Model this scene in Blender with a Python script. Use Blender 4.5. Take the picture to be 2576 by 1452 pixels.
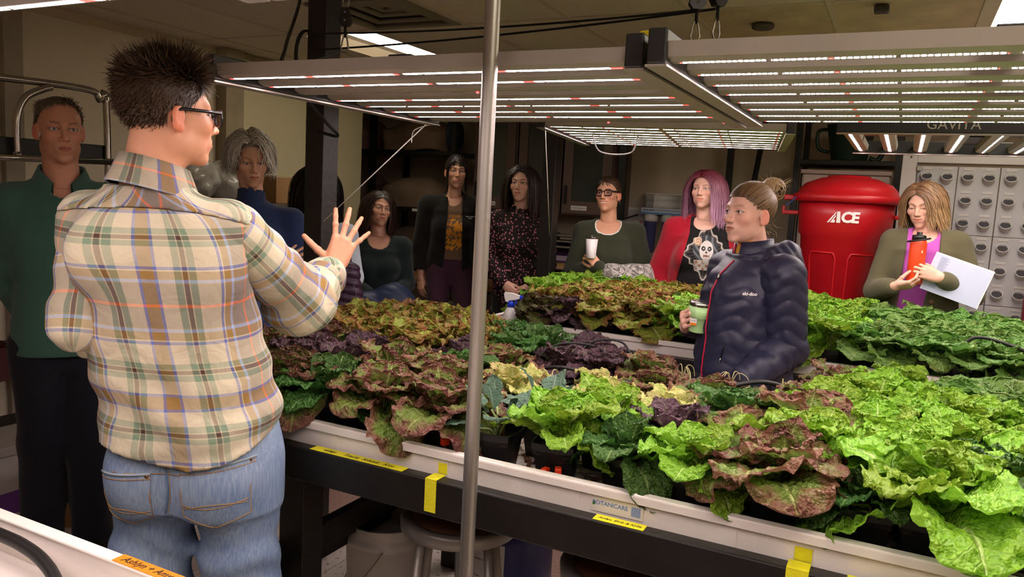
import bpy, bmesh, math, random
import numpy as np
from mathutils import Vector, Matrix, Euler
from mathutils.bvhtree import BVHTree

random.seed(7)
rng = np.random.default_rng(7)
PI = math.pi
scene = bpy.context.scene
COL = scene.collection
for _o in list(bpy.data.objects):
    bpy.data.objects.remove(_o)

# ---------------------------------------------------------------- camera, world, exposure
CAM_H = 1.53
YAW, PITCH, ROLL, FPX = 0.4627, 0.118, 0.0525, 1946.5
camd = bpy.data.cameras.new('camera')
camd.sensor_fit = 'HORIZONTAL'
camd.sensor_width = 36.0
camd.lens = 36.0 * FPX / 2576.0
camd.clip_start = 0.05
cam = bpy.data.objects.new('camera', camd)
COL.objects.link(cam)
_fw = Vector((-math.sin(YAW) * math.cos(PITCH), math.cos(YAW) * math.cos(PITCH), -math.sin(PITCH)))
_r = Vector((math.cos(YAW), math.sin(YAW), 0))
_u = _r.cross(_fw)
_r2 = _r * math.cos(ROLL) + _u * math.sin(ROLL)
_u2 = _u * math.cos(ROLL) - _r * math.sin(ROLL)
cam.matrix_world = Matrix(((_r2.x, _u2.x, -_fw.x, 0), (_r2.y, _u2.y, -_fw.y, 0), (_r2.z, _u2.z, -_fw.z, CAM_H), (0, 0, 0, 1)))
scene.camera = cam

world = bpy.data.worlds.new('world')
scene.world = world
world.use_nodes = True
world.node_tree.nodes['Background'].inputs['Color'].default_value = (0.9, 0.78, 0.62, 1)
world.node_tree.nodes['Background'].inputs['Strength'].default_value = 0.02

scene.view_settings.view_transform = 'Standard'
scene.view_settings.look = 'None'
scene.view_settings.gamma = 1.0
scene.view_settings.use_curve_mapping = False
scene.view_settings.exposure = 0.0
scene.cycles.max_bounces = 7
scene.cycles.diffuse_bounces = 4
scene.cycles.glossy_bounces = 3
scene.cycles.transmission_bounces = 4
scene.cycles.transparent_max_bounces = 6
scene.cycles.adaptive_threshold = 0.02
scene.cycles.caustics_reflective = False
scene.cycles.caustics_refractive = False
scene.cycles.sample_clamp_indirect = 6.0

LED_POWER = 185.0         # radiance of the grow-light diodes
TUBE_POWER = 11.0          # fluorescent troffers in the ceiling

# ---------------------------------------------------------------- materials
MATS = {}

def srgb(r, g=None, b=None):
    if g is None:
        h = r.lstrip('#')
        r, g, b = (int(h[i:i + 2], 16) for i in (0, 2, 4))
    def f(c):
        c /= 255.0
        return c / 12.92 if c <= 0.04045 else ((c + 0.055) / 1.055) ** 2.4
    return (f(r), f(g), f(b))

def newmat(name):
    m = bpy.data.materials.new(name)
    m.use_nodes = True
    nt = m.node_tree
    b = nt.nodes['Principled BSDF']
    return m, nt, b

def mat(name, col, rough=0.6, metal=0.0, vary=0.12, vscale=8.0, bump=0.0, bscale=60.0, spec=0.5, stretch=None, sheen=0.0,
        trans=0.0, ior=1.45, detail=3.0, coat=0.0):
    """Plain procedural surface: base colour with a mottled noise and an optional fine relief."""
    if name in MATS:
        return MATS[name]
    m, nt, b = newmat(name)
    if isinstance(col, str):
        col = srgb(col)
    tc = nt.nodes.new('ShaderNodeTexCoord')
    mp = nt.nodes.new('ShaderNodeMapping')
    nt.links.new(tc.outputs['Object'], mp.inputs['Vector'])
    if stretch:
        mp.inputs['Scale'].default_value = stretch
    b.inputs['Roughness'].default_value = rough
    b.inputs['Metallic'].default_value = metal
    b.inputs['Specular IOR Level'].default_value = spec
    b.inputs['Coat Weight'].default_value = coat
    b.inputs['Sheen Weight'].default_value = sheen
    if trans:
        b.inputs['Transmission Weight'].default_value = trans
        b.inputs['IOR'].default_value = ior
    if vary > 0:
        n = nt.nodes.new('ShaderNodeTexNoise')
        n.inputs['Scale'].default_value = vscale
        n.inputs['Detail'].default_value = detail
        nt.links.new(mp.outputs['Vector'], n.inputs['Vector'])
        cr = nt.nodes.new('ShaderNodeValToRGB')
        lo = [max(0.0, c * (1 - vary)) for c in col]
        hi = [min(1.0, c * (1 + vary)) for c in col]
        cr.color_ramp.elements[0].position = 0.3
        cr.color_ramp.elements[1].position = 0.7
        cr.color_ramp.elements[0].color = (*lo, 1)
        cr.color_ramp.elements[1].color = (*hi, 1)
        nt.links.new(n.outputs['Fac'], cr.inputs['Fac'])
        nt.links.new(cr.outputs['Color'], b.inputs['Base Color'])
    else:
        b.inputs['Base Color'].default_value = (*col, 1)
    if bump > 0:
        n2 = nt.nodes.new('ShaderNodeTexNoise')
        n2.inputs['Scale'].default_value = bscale
        n2.inputs['Detail'].default_value = 2.0
        nt.links.new(mp.outputs['Vector'], n2.inputs['Vector'])
        bp = nt.nodes.new('ShaderNodeBump')
        bp.inputs['Strength'].default_value = bump
        bp.inputs['Distance'].default_value = 0.01
        nt.links.new(n2.outputs['Fac'], bp.inputs['Height'])
        nt.links.new(bp.outputs['Normal'], b.inputs['Normal'])
    MATS[name] = m
    return m

def emat(name, col, strength):
    if name in MATS:
        return MATS[name]
    m = bpy.data.materials.new(name)
    m.use_nodes = True
    nt = m.node_tree
    nt.nodes.clear()
    e = nt.nodes.new('ShaderNodeEmission')
    o = nt.nodes.new('ShaderNodeOutputMaterial')
    e.inputs['Color'].default_value = (*col, 1)
    e.inputs['Strength'].default_value = strength
    nt.links.new(e.outputs[0], o.inputs[0])
    MATS[name] = m
    return m

# ---------------------------------------------------------------- object helpers
def link(name, me, m=None, parent=None, loc=None, rot=None):
    o = bpy.data.objects.new(name, me)
    COL.objects.link(o)
    if m is not None and me is not None and len(me.materials) == 0:
        me.materials.append(m)
    if parent is not None:
        o.parent = parent
    if loc is not None:
        o.location = loc
    if rot is not None:
        o.rotation_euler = rot
    return o

def tag(o, label=None, cat=None, group=None, kind=None):
    if label:
        o['label'] = label
    if cat:
        o['category'] = cat
    if group:
        o['group'] = group
    if kind:
        o['kind'] = kind
    return o

def empty(name, loc=(0, 0, 0), rz=0.0, label=None, cat=None, group=None):
    o = bpy.data.objects.new(name, None)
    COL.objects.link(o)
    o.empty_display_size = 0.05
    o.location = loc
    o.rotation_euler = (0, 0, rz)
    return tag(o, label, cat, group)

def copy_tree(o, parent=None):
    c = o.copy()
    COL.objects.link(c)
    c.parent = parent
    for ch in [k for k in bpy.data.objects if k.parent == o]:
        copy_tree(ch, c)
    return c

def np_mesh(name, V, F, smooth=True):
    """Mesh from a vertex array and an (n,4) or (n,3) face array."""
    me = bpy.data.meshes.new(name)
    V = np.asarray(V, dtype=np.float32)
    F = np.asarray(F, dtype=np.int32)
    k = F.shape[1]
    me.vertices.add(len(V))
    me.vertices.foreach_set('co', V.ravel())
    me.loops.add(F.size)
    me.loops.foreach_set('vertex_index', F.ravel())
    me.polygons.add(len(F))
    me.polygons.foreach_set('loop_start', np.arange(0, F.size, k, dtype=np.int32))
    me.polygons.foreach_set('loop_total', np.full(len(F), k, dtype=np.int32))
    me.polygons.foreach_set('use_smooth', np.full(len(F), smooth, dtype=bool))
    me.update(calc_edges=True)
    me.validate()
    return me

class MB:
    """Collects simple solids and builds them as one mesh object."""
    def __init__(s):
        s.v, s.f, s.sm = [], [], []
    def add(s, V, F, smooth=False, M=None):
        o = len(s.v)
        for p in V:
            p = Vector(p)
            if M is not None:
                p = M @ p
            s.v.append(p)
        for q in F:
            s.f.append([i + o for i in q])
            s.sm.append(smooth)
        return s
    def box(s, x0, x1, y0, y1, z0, z1, M=None, bev=0.0):
        if bev <= 0:
            V = [(x, y, z) for x in (x0, x1) for y in (y0, y1) for z in (z0, z1)]
            F = [(0, 1, 3, 2), (4, 6, 7, 5), (0, 4, 5, 1), (2, 3, 7, 6), (0, 2, 6, 4), (1, 5, 7, 3)]
            return s.add(V, F, False, M)
        bm = bmesh.new()
        bmesh.ops.create_cube(bm, size=1.0)
        for v in bm.verts:
            v.co = Vector(((x0 + x1) / 2 + v.co.x * (x1 - x0), (y0 + y1) / 2 + v.co.y * (y1 - y0), (z0 + z1) / 2 + v.co.z * (z1 - z0)))
        bmesh.ops.bevel(bm, geom=bm.edges[:], offset=bev, segments=2, profile=0.5, affect='EDGES')
        bm.verts.index_update()
        s.add([v.co.copy() for v in bm.verts], [[v.index for v in f.verts] for f in bm.faces], False, M)
        bm.free()
        return s
    def lathe(s, prof, n=24, M=None, smooth=True, cap=True, sx=1.0, sy=1.0):
        """prof: list of (r, z); revolved about z."""
        V, F = [], []
        for r, z in prof:
            for k in range(n):
                a = 2 * PI * k / n
                V.append((r * math.cos(a) * sx, r * math.sin(a) * sy, z))
        m = len(prof)
        for i in range(m - 1):
            for k in range(n):
                k2 = (k + 1) % n
                F.append((i * n + k, i * n + k2, (i + 1) * n + k2, (i + 1) * n + k))
        if cap:
            F.append(tuple(reversed(range(n))))
            F.append(tuple((m - 1) * n + k for k in range(n)))
        return s.add(V, F, smooth, M)
    def tube(s, pts, r, n=8, M=None, smooth=True, closed=False):
        """Sweep of a circle along a polyline; r may be a list."""
        P = [Vector(p) for p in pts]
        R = r if isinstance(r, (list, tuple)) else [r] * len(P)
        V, F = [], []
        up = Vector((0, 0, 1))
        prev = None
        for i, p in enumerate(P):
            if closed:
                t = P[(i + 1) % len(P)] - P[i - 1]
            else:
                t = P[min(i + 1, len(P) - 1)] - P[max(i - 1, 0)]
            if t.length < 1e-9:
                t = up.copy()
            t.normalize()
            if prev is None:
                a = up if abs(t.z) < 0.9 else Vector((1, 0, 0))
                nn = (a - t * a.dot(t)).normalized()
            else:
                nn = (prev - t * prev.dot(t))
                nn = nn.normalized() if nn.length > 1e-6 else prev
            prev = nn
            bb = t.cross(nn)
            for k in range(n):
                a = 2 * PI * k / n
                V.append(p + (nn * math.cos(a) + bb * math.sin(a)) * R[i])
        m = len(P)
        for i in range(m if closed else m - 1):
            j = (i + 1) % m
            for k in range(n):
                k2 = (k + 1) % n
                F.append((i * n + k, i * n + k2, j * n + k2, j * n + k))
        if not closed:
            F.append(tuple(reversed(range(n))))
            F.append(tuple((m - 1) * n + k for k in range(n)))
        return s.add(V, F, smooth, M)
    def prism(s, outline, z0, z1, M=None):
        n = len(outline)
        V = [(x, y, z0) for x, y in outline] + [(x, y, z1) for x, y in outline]
        F = [tuple(reversed(range(n))), tuple(range(n, 2 * n))]
        F += [(i, (i + 1) % n, n + (i + 1) % n, n + i) for i in range(n)]
        return s.add(V, F, False, M)
    def mesh(s, name):
        me = bpy.data.meshes.new(name)
        me.from_pydata([tuple(p) for p in s.v], [], s.f)
        for p, q in zip(me.polygons, s.sm):
            p.use_smooth = q
        me.update()
        return me
    def build(s, name, m=None, parent=None, loc=None, rot=None):
        return link(name, s.mesh(name), m, parent, loc, rot)

def spline(pts, n=8):
    """Catmull-Rom through the given points."""
    P = [Vector(p) for p in pts]
    out = []
    for i in range(len(P) - 1):
        p0, p1, p2, p3 = P[max(i - 1, 0)], P[i], P[i + 1], P[min(i + 2, len(P) - 1)]
        for k in range(n):
            t = k / n
            out.append(0.5 * ((2 * p1) + (p2 - p0) * t + (2 * p0 - 5 * p1 + 4 * p2 - p3) * t * t + (3 * p1 - p0 - 3 * p2 + p3) * t ** 3))
    out.append(P[-1])
    return out

def text(name, body, size, m, parent, M, extrude=0.0006, align='CENTER', shear=0.0, bold=0.0, space=1.0):
    """Flat lettering with the built-in font, turned into a mesh."""
    cu = bpy.data.curves.new(name, 'FONT')
    cu.body = body
    cu.size = size
    cu.extrude = extrude
    cu.align_x = align
    cu.align_y = 'CENTER'
    cu.shear = shear
    cu.offset = bold
    cu.space_character = space
    cu.resolution_u = 3
    tmp = bpy.data.objects.new('tmp_text', cu)
    COL.objects.link(tmp)
    dg = bpy.context.evaluated_depsgraph_get()
    me = bpy.data.meshes.new_from_object(tmp.evaluated_get(dg))
    bpy.data.objects.remove(tmp)
    bpy.data.curves.remove(cu)
    me.name = name
    me.materials.clear()
    me.materials.append(m)
    o = link(name, me, None, parent)
    o.matrix_local = M
    return o

def frame(origin, xdir, zdir):
    """Matrix whose local x runs along xdir, local y along zdir (text up), local z out of the face."""
    x = Vector(xdir).normalized()
    y = Vector(zdir).normalized()
    z = x.cross(y)
    o = Vector(origin)
    return Matrix(((x.x, y.x, z.x, o.x), (x.y, y.y, z.y, o.y), (x.z, y.z, z.z, o.z), (0, 0, 0, 1)))

# shared materials
M_WALL = mat('wall_paint', '#cfc0a6', 0.85, vary=0.05, vscale=3, bump=0.05, bscale=90)
M_CEIL = mat('ceiling_tile', '#e2d7c6', 0.95, vary=0.06, vscale=40, bump=0.35, bscale=160)
M_TBAR = mat('tbar_paint', '#cfc4b2', 0.6, vary=0.03)
M_BLACKWOOD = mat('black_painted_wood', '#17140f', 0.42, vary=0.35, vscale=6, bump=0.12, bscale=40, stretch=(1, 1, 1))
M_BLACKMETAL = mat('black_metal', '#121212', 0.45, vary=0.2)
M_TRAY = mat('white_tray_plastic', '#efe7de', 0.42, vary=0.05, vscale=5, bump=0.06, bscale=120)
M_CHROME = mat('chrome', '#b9b5ae', 0.18, metal=1.0, vary=0.05)
M_GALV = mat('galvanised_steel', '#a5a199', 0.36, metal=0.85, vary=0.18, vscale=14, stretch=(1, 1, 0.12))
M_ALU = mat('anodised_aluminium', '#a8a198', 0.42, metal=0.4, vary=0.06)
M_DARKALU = mat('dark_endrail', '#232325', 0.4, vary=0.15)
M_CABLE = mat('black_cable', '#0c0c0c', 0.5, vary=0.1)
M_TAPE = mat('yellow_tape', '#e3dc1f', 0.55, vary=0.06, vscale=30, bump=0.15, bscale=200)
M_INK = mat('ink', '#15130f', 0.7, vary=0)
M_WHITEPRINT = mat('white_print', '#efece6', 0.6, vary=0)
# ---------------------------------------------------------------- the room
XL, XR, YF, YB, ZC = -4.34, 2.6, -2.2, 6.9, 2.44
def struct(name, mb, m, parent=None):
    o = mb.build(name, m, parent)
    if parent is None:
        o['kind'] = 'structure'
    return o

# floor: vinyl tiles with a darker pinkish band
m, nt, b = newmat('vinyl_floor')
tc = nt.nodes.new('ShaderNodeTexCoord')
n1 = nt.nodes.new('ShaderNodeTexNoise'); n1.inputs['Scale'].default_value = 55; n1.inputs['Detail'].default_value = 4
cr = nt.nodes.new('ShaderNodeValToRGB')
cr.color_ramp.elements[0].position = 0.34; cr.color_ramp.elements[0].color = (*srgb('#8f7d74'), 1)
cr.color_ramp.elements[1].position = 0.44; cr.color_ramp.elements[1].color = (*srgb('#d6cac0'), 1)
nt.links.new(tc.outputs['Object'], n1.inputs['Vector']); nt.links.new(n1.outputs['Fac'], cr.inputs['Fac'])
nt.links.new(cr.outputs['Color'], b.inputs['Base Color'])
b.inputs['Roughness'].default_value = 0.4
M_FLOOR = m
M_FLOORPINK = mat('vinyl_floor_pink', '#b08f83', 0.4, vary=0.14, vscale=50)
fl = struct('floor', MB().box(XL - 1.2, XR, YF, YB + 0.3, -0.1, -0.006), mat('floor_grout', '#8d8078', 0.8), None)
T = 0.914
tile_w, tile_p = None, None
for i in range(-6, 3):
    for j in range(-3, 8):
        x0, y0 = i * T - 0.1, j * T + 0.0
        pink = (j == 3)
        me = tile_p if pink else tile_w
        if me is None:
            me = MB().box(0.0015, T - 0.0015, 0.0015, T - 0.0015, -0.006, 0).mesh('floor_tile')
            me.materials.append(M_FLOORPINK if pink else M_FLOOR)
            if pink: tile_p = me
            else: tile_w = me
        link('floor_tile', me, None, fl, (x0, y0, 0))

# ceiling: suspended grid of tiles
ce = struct('ceiling', MB().box(XL - 1.2, XR, YF, YB + 0.3, ZC + 0.1, ZC + 0.16), mat('plenum', '#3a342e', 0.9))
TW, TL = 0.61, 1.22
tile_me = None
M_STAIN = mat('stained_ceiling_tile', '#cdbc9f', 0.95, vary=0.16, vscale=5, bump=0.35, bscale=160)
CX0, CY0 = -1.61, 3.72
for i in range(-7, 7):
    for j in range(-5, 3):
        if (i, j) in ((-3, 0), (3, 0), (-2, -1), (3, -3), (4, -1)):
            continue
        x0, y0 = CX0 + i * TW, CY0 + j * TL
        if tile_me is None:
            tile_me = MB().box(0.012, TW - 0.012, 0.012, TL - 0.012, 0.004, 0.022).mesh('ceiling_tile')
            tile_me.materials.append(M_CEIL)
        if (i, j) in ((1, 0), (2, 0)):
            me = MB().box(0.012, TW - 0.012, 0.012, TL - 0.012, 0.004, 0.022).mesh('ceiling_tile')
            me.materials.append(M_STAIN)
        else:
            me = tile_me
        link('ceiling_tile', me, None, ce, (x0, y0, ZC))
for i in range(-7, 8):
    MB().box(-0.012, 0.012, YF, YB, 0, 0.03).build('grid_bar', M_TBAR, ce, (CX0 + i * TW, 0, ZC - 0.002))
for j in range(-5, 4):
    MB().box(XL - 0.6, XR, -0.012, 0.012, 0, 0.03).build('grid_bar', M_TBAR, ce, (0, CY0 + j * TL, ZC - 0.001))

# fluorescent troffers (recessed, dim and yellowish) and the air diffuser
M_TROFFER = emat('fluorescent_diffuser', srgb('#fff2dc'), TUBE_POWER)
def troffer(i, j, label, lit_w):
    x0, y0 = CX0 + i * TW, CY0 + j * TL
    t = empty('ceiling_light', (x0, y0, ZC), 0, label, 'light')
    mb = MB()
    mb.box(0.012, 0.05, 0.012, TL - 0.012, 0, 0.07).box(TW - 0.05, TW - 0.012, 0.012, TL - 0.012, 0, 0.07)
    mb.box(0.05, TW - 0.05, 0.012, 0.05, 0, 0.07).box(0.05, TW - 0.05, TL - 0.05, TL - 0.012, 0, 0.07)
    mb.box(0.05, TW - 0.05, 0.05, TL - 0.05, 0.07, 0.08)
    mb.build('housing', M_TBAR, t)
    MB().box(lit_w[0], lit_w[1], 0.06, TL - 0.06, 0.012, 0.02).build('diffuser', M_TROFFER, t)
    return t
troffer(-3, 0, 'fluorescent ceiling light glowing yellow above the black post', (0.33, 0.54))
troffer(3, 0, 'fluorescent ceiling light at the edge of the frame above the right-hand grow lights', (0.06, 0.55))
troffer(3, -3, 'unseen fluorescent ceiling light added behind the viewer far from the pale wall', (0.06, 0.55))  # out of view, added to lift the brightness of the ceiling
troffer(4, -1, 'unseen fluorescent ceiling light added beyond the right-hand frame edge', (0.06, 0.55))  # also unseen, added for more room light from the right
x0, y0 = CX0 - 2 * TW, CY0 - TL
t = empty('air_vent', (x0 + TW / 2, y0 + TL - TW / 2, ZC), 0, 'square stepped air diffuser in the ceiling beside the black post', 'vent')
M_VENT = mat('vent_paint', '#8d8474', 0.6, vary=0.08)
for k, (a, z) in enumerate(((0.29, 0.0), (0.21, 0.014), (0.135, 0.028), (0.07, 0.036))):
    mb = MB()
    c = a - 0.045
    for sx, sy, x1, y1 in ((-a, -a, a, -c), (-a, c, a, a), (-a, -c, -c, c), (c, -c, a, c)):
        mb.box(sx, x1, sy, y1, z - 0.006, z + 0.004)
    mb.build('vane', M_VENT, t)
MB().box(-0.29, 0.29, -0.29, 0.29, 0.05, 0.06).build('plate', mat('vent_dark', '#3c372f', 0.8), t)
MB().box(0.012 - TW / 2, TW / 2 - 0.012, TW / 2 - TL + 0.012, -TW / 2 - 0.01, 0.004, 0.022).build('filler_panel', M_CEIL, t)
t = tag(MB().lathe([(0.055, 0), (0.055, -0.012), (0.048, -0.02), (0.02, -0.022)], 20).build('ceiling_sensor', mat('sensor_grey', '#4d493d', 0.5), None, (-0.72, 4.07, ZC - 0.002)),
        'small round dark sensor on the ceiling above the grow lights', 'sensor')
t = tag(MB().box(-0.03, 0.03, -0.03, 0.03, -0.03, 0, bev=0.006).build('ceiling_clip', mat('sensor_dark', '#3c3b35', 0.5), None, (-0.18, 3.82, ZC - 0.002)),
        'little square dark box on a ceiling grid bar', 'sensor')

# walls
struct('wall_back', MB().box(XL - 1.2, XR, YB, YB + 0.1, 0, ZC + 0.1), M_WALL)
struct('wall_right', MB().box(XR, XR + 0.1, YF, YB, 0, ZC + 0.1), M_WALL)
struct('wall_front', MB().box(XL - 1.2, XR, YF - 0.1, YF, 0, ZC + 0.1), M_WALL)
wl = struct('wall_left', MB().box(XL - 0.1, XL, YF, 5.58, 0, ZC + 0.1), M_WALL)
struct('wall_alcove', MB().box(XL - 1.2, XL - 1.1, 5.48, YB, 0, ZC + 0.1).box(XL - 1.1, XL, 5.48, 5.58, 0, ZC + 0.1), M_WALL)
M_PANEL = mat('wall_panel', '#d6cbb4', 0.7, vary=0.04, vscale=2)
for y0, y1 in ((-2.1, -0.6), (-0.58, 0.95), (0.97, 2.5), (2.62, 3.92)):
    MB().box(XL, XL + 0.012, y0, y1, 0.1, ZC - 0.05, bev=0.003).build('wall_panel', M_PANEL, wl)
MB().box(XL, XL + 0.05, 2.5, 2.6, 0, ZC).build('trim_strip', mat('trim_grey', '#9d9384', 0.6), wl)
MB().box(XL, XL + 0.10, 3.95, 4.11, 0, ZC).build('pilaster', mat('trim_grey2', '#a4977f', 0.7), wl)
MB().box(XL, XL + 0.05, 4.13, 5.52, 0.05, ZC - 0.04, bev=0.004).build('wall_panel', mat('sliding_panel', '#d6cdaa', 0.6, vary=0.04, vscale=2), wl)
MB().box(XL + 0.05, XL + 0.056, 4.42, 4.5, 1.35, 1.55).build('paper_notice', M_WHITEPRINT, wl)
MB().box(XL, XL + 0.02, YF, 5.5, 0, 0.1).build('baseboard', mat('baseboard_dark', '#2a2521', 0.6), wl)
# ---------------------------------------------------------------- grow tables and trays
RIM_Z = 0.90
BED_Z = 0.832
def tray(name, x0, x1, y0, y1, label, bed=True):
    t = empty(name, ((x0 + x1) / 2, (y0 + y1) / 2, 0.76), 0, label, 'tray')
    a, b = (x1 - x0) / 2, (y1 - y0) / 2
    w = 0.008
    mb = MB()
    zt = RIM_Z - 0.76
    mb.box(-a, a, -b, b, 0.0, 0.02)
    mb.box(-a, a, -b, -b + w, 0.02, zt - 0.006).box(-a, a, b - w, b, 0.02, zt - 0.006)
    mb.box(-a, -a + w, -b + w, b - w, 0.02, zt - 0.006).box(a - w, a, -b + w, b - w, 0.02, zt - 0.006)
    for k in range(1, 7):      # shallow ribs pressed into the long walls
        x = -a + k * 2 * a / 7
        mb.box(x - 0.012, x + 0.012, -b - 0.002, -b, 0.03, zt - 0.02)
    mb.build('basin', M_TRAY, t)
    lp = MB()
    for s in (-1, 1):
        lp.box(-a - 0.014, a + 0.014, s * b - 0.013, s * b + 0.013, zt - 0.006, zt, bev=0.0025)
        lp.box(-a - 0.014, a + 0.014, s * (b + 0.012) - 0.002, s * (b + 0.012) + 0.002, zt - 0.02, zt - 0.004)
        lp.box(s * a - 0.013, s * a + 0.013, -b, b, zt - 0.006, zt, bev=0.0025)
    lp.build('rim', M_TRAY, t)
    MB().box(-a + w, a - w, -b + w, b - w, 0.02, BED_Z - 0.76).build('liner', M_LINER if bed else M_TRAY, t)
    return t

m, nt, b = newmat('tray_liner')
tc = nt.nodes.new('ShaderNodeTexCoord')
vz = nt.nodes.new('ShaderNodeTexNoise'); vz.inputs['Scale'].default_value = 22; vz.inputs['Detail'].default_value = 6; vz.inputs['Distortion'].default_value = 1.5
cr = nt.nodes.new('ShaderNodeValToRGB')
for p, c in ((0.42, '#4a2c1c'), (0.47, '#9a7a5e'), (0.52, '#d8cbb8')):
    if p == 0.42: e = cr.color_ramp.elements[0]
    elif p == 0.52: e = cr.color_ramp.elements[1]
    else: e = cr.color_ramp.elements.new(p)
    e.position = p; e.color = (*srgb(c), 1)
nt.links.new(tc.outputs['Object'], vz.inputs['Vector']); nt.links.new(vz.outputs['Fac'], cr.inputs['Fac']); nt.links.new(cr.outputs['Color'], b.inputs['Base Color'])
bp = nt.nodes.new('ShaderNodeBump'); bp.inputs['Strength'].default_value = 0.6; bp.inputs['Distance'].default_value = 0.01
nt.links.new(vz.outputs['Fac'], bp.inputs['Height']); nt.links.new(bp.outputs['Normal'], b.inputs['Normal'])
M_LINER = m

def table(x0, x1, y0, y1, label, legs_x):
    t = empty('grow_table', ((x0 + x1) / 2, (y0 + y1) / 2, 0), 0, label, 'table')
    a, b = (x1 - x0) / 2, (y1 - y0) / 2
    MB().box(-a - 0.03, a + 0.03, -b - 0.05, -b - 0.012, 0.745, 0.838, bev=0.004).build('front_beam', M_BLACKWOOD, t)
    MB().box(-a - 0.03, a + 0.03, b + 0.012, b + 0.05, 0.745, 0.838, bev=0.004).build('rear_beam', M_BLACKWOOD, t)
    for s in (-1, 1):
        MB().box(s * (a + 0.03) - 0.02, s * (a + 0.03) + 0.02, -b - 0.012, b + 0.012, 0.745, 0.838, bev=0.004).build('end_beam', M_BLACKWOOD, t)
    MB().box(-a, a, -b, b, 0.742, 0.76).build('deck', M_BLACKWOOD, t)
    for lx in legs_x:
        lx -= (x0 + x1) / 2
        for y in (-b + 0.13, b - 0.13):
            MB().box(lx - 0.045, lx + 0.045, y - 0.045, y + 0.045, 0, 0.742, bev=0.003).build('leg', M_BLACKWOOD, t)
        MB().box(lx - 0.085, lx - 0.045, -b - 0.02, b + 0.02, 0.36, 0.45, bev=0.003).build('cross_beam', M_BLACKWOOD, t)
        MB().box(lx - 0.045, lx - 0.007, -b + 0.18, b - 0.18, 0.40, 0.48, bev=0.003).build('cross_beam', M_BLACKWOOD, t)
        MB().box(lx - 0.13, lx - 0.09, -b - 0.02, b + 0.02, 0.30, 0.39, bev=0.003).build('cross_beam', M_BLACKWOOD, t)
        MB().box(lx - 0.085, lx - 0.045, -b - 0.022, -b - 0.0201, 0.362, 0.448).build('raw_end', mat('raw_wood', '#a08468', 0.7), t)
    return t

T1 = (-2.0, 0.44, 1.593, 2.793)
T2 = (-1.9, 0.54, 3.513, 4.713)
T3 = (-2.0, 0.44, -0.40, 0.812)
tb1 = table(*T1, 'black wooden table under the nearest lettuce tray with yellow tape on its beam', (-1.525, 0.28))
tr1 = tray('grow_tray', *T1, 'long white plastic tray full of lettuces nearest the camera')
tb2 = table(*T2, 'black wooden table under the far lettuce tray behind the navy jacket', (-1.5, 0.1))
tr2 = tray('grow_tray', *T2, 'white plastic tray of lettuces beyond the person in the navy jacket')
tb3 = table(*T3, 'black wooden table under the empty white tray behind the plaid shirt', (-1.7, -0.1))
tr3 = tray('grow_tray', *T3, 'nearly empty white tray in the bottom corner with a black hose', False)

# pieces of bark on the nearest tray's liner (uncountable litter)
mb = MB()
for k in range(160):
    x = rng.uniform(-1.9, 0.3); y = rng.uniform(1.62, 2.7); a = rng.uniform(0, PI)
    l, w, h = rng.uniform(.008, .03), rng.uniform(.004, .012), rng.uniform(.002, .006)
    M = Matrix.Translation((x, y, BED_Z + h * .5 + .001)) @ Matrix.Rotation(a, 4, 'Z') @ Matrix.Rotation(rng.uniform(-.3, .3), 4, 'X')
    mb.box(-l, l, -w, w, -h / 2, h / 2, M)
o = mb.build('bark_litter', mat('bark', '#7a4f33', 0.9, vary=0.5, vscale=30))
tag(o, 'brown bark chips strewn over the liner of the nearest tray', 'bark', kind='stuff')

# yellow tape with handwriting on the front beam, sticker on the tray wall
bx, by = (T1[0] + T1[1]) / 2, (T1[2] + T1[3]) / 2
fy = T1[2] - by
def tape_flat(xa, xb, words, size=0.02):
    o = MB().box(xa - bx, xb - bx, fy - 0.047, fy - 0.016, 0.8385, 0.8393).build('tape_strip', M_TAPE, tb1)
    if words:
        text('handwriting', words, size, M_INK, o, frame(((xa + xb) / 2 - bx, fy - 0.032, 0.8396), (1, 0, 0), (0, 1, 0)), 0.0002, shear=0.35)
tape_flat(-1.345, -1.05, 'wiley     Tracie  Schmit   Kim', 0.019)
tape_flat(-0.545, -0.43, 'Aolan, Eirik & Kylie', 0.0125)
tape_flat(-0.03, 0.16, 'L')
for xa, w in ((-0.962, 0.032), (-0.118, 0.042)):
    xx = xa - bx
    mb = MB().box(xx - w / 2, xx + w / 2, fy - 0.0512, fy - 0.0502, 0.756, 0.839)
    mb.box(xx - w / 2, xx + w / 2, fy - 0.0512, fy - 0.008, 0.8386, 0.8394)
    mb.box(xx - w * .3, xx + w / 2, fy - 0.0026, fy - 0.0016, 0.838, 0.866)
    mb.build('tape_strip', M_TAPE, tb1)
stk = MB().box(-0.06, 0.06, -0.0006, 0, -0.018, 0.018).build('sticker', mat('clear_sticker', '#e9e2d6', 0.3, vary=0), tr1, (-0.505 - bx, T1[2] - by - 0.003, 0.858 - 0.76))
M_STBLUE = mat('sticker_blue', '#5f86c8', 0.5, vary=0)
text('lettering', 'BOTANICARE', 0.0135, M_STBLUE, stk, frame((-0.016, -0.0008, 0.002), (1, 0, 0), (0, 0, 1)), 0.0002, bold=0.0002)
mb = MB()
for k in range(14):
    mb.box(0.033 + k * 0.0016, 0.0337 + k * 0.0016 + (k % 3) * .0003, -0.001, -0.0007, -0.012, 0.010)
mb.build('barcode', M_STBLUE, stk)
mb = MB().prism([(-0.058, -0.004), (-0.054, 0.006), (-0.050, -0.004)], 0.0007, 0.001, Matrix.Rotation(PI / 2, 4, 'X'))
mb.build('emblem', mat('sticker_green', '#58b04a', 0.5, vary=0), stk)
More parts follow.
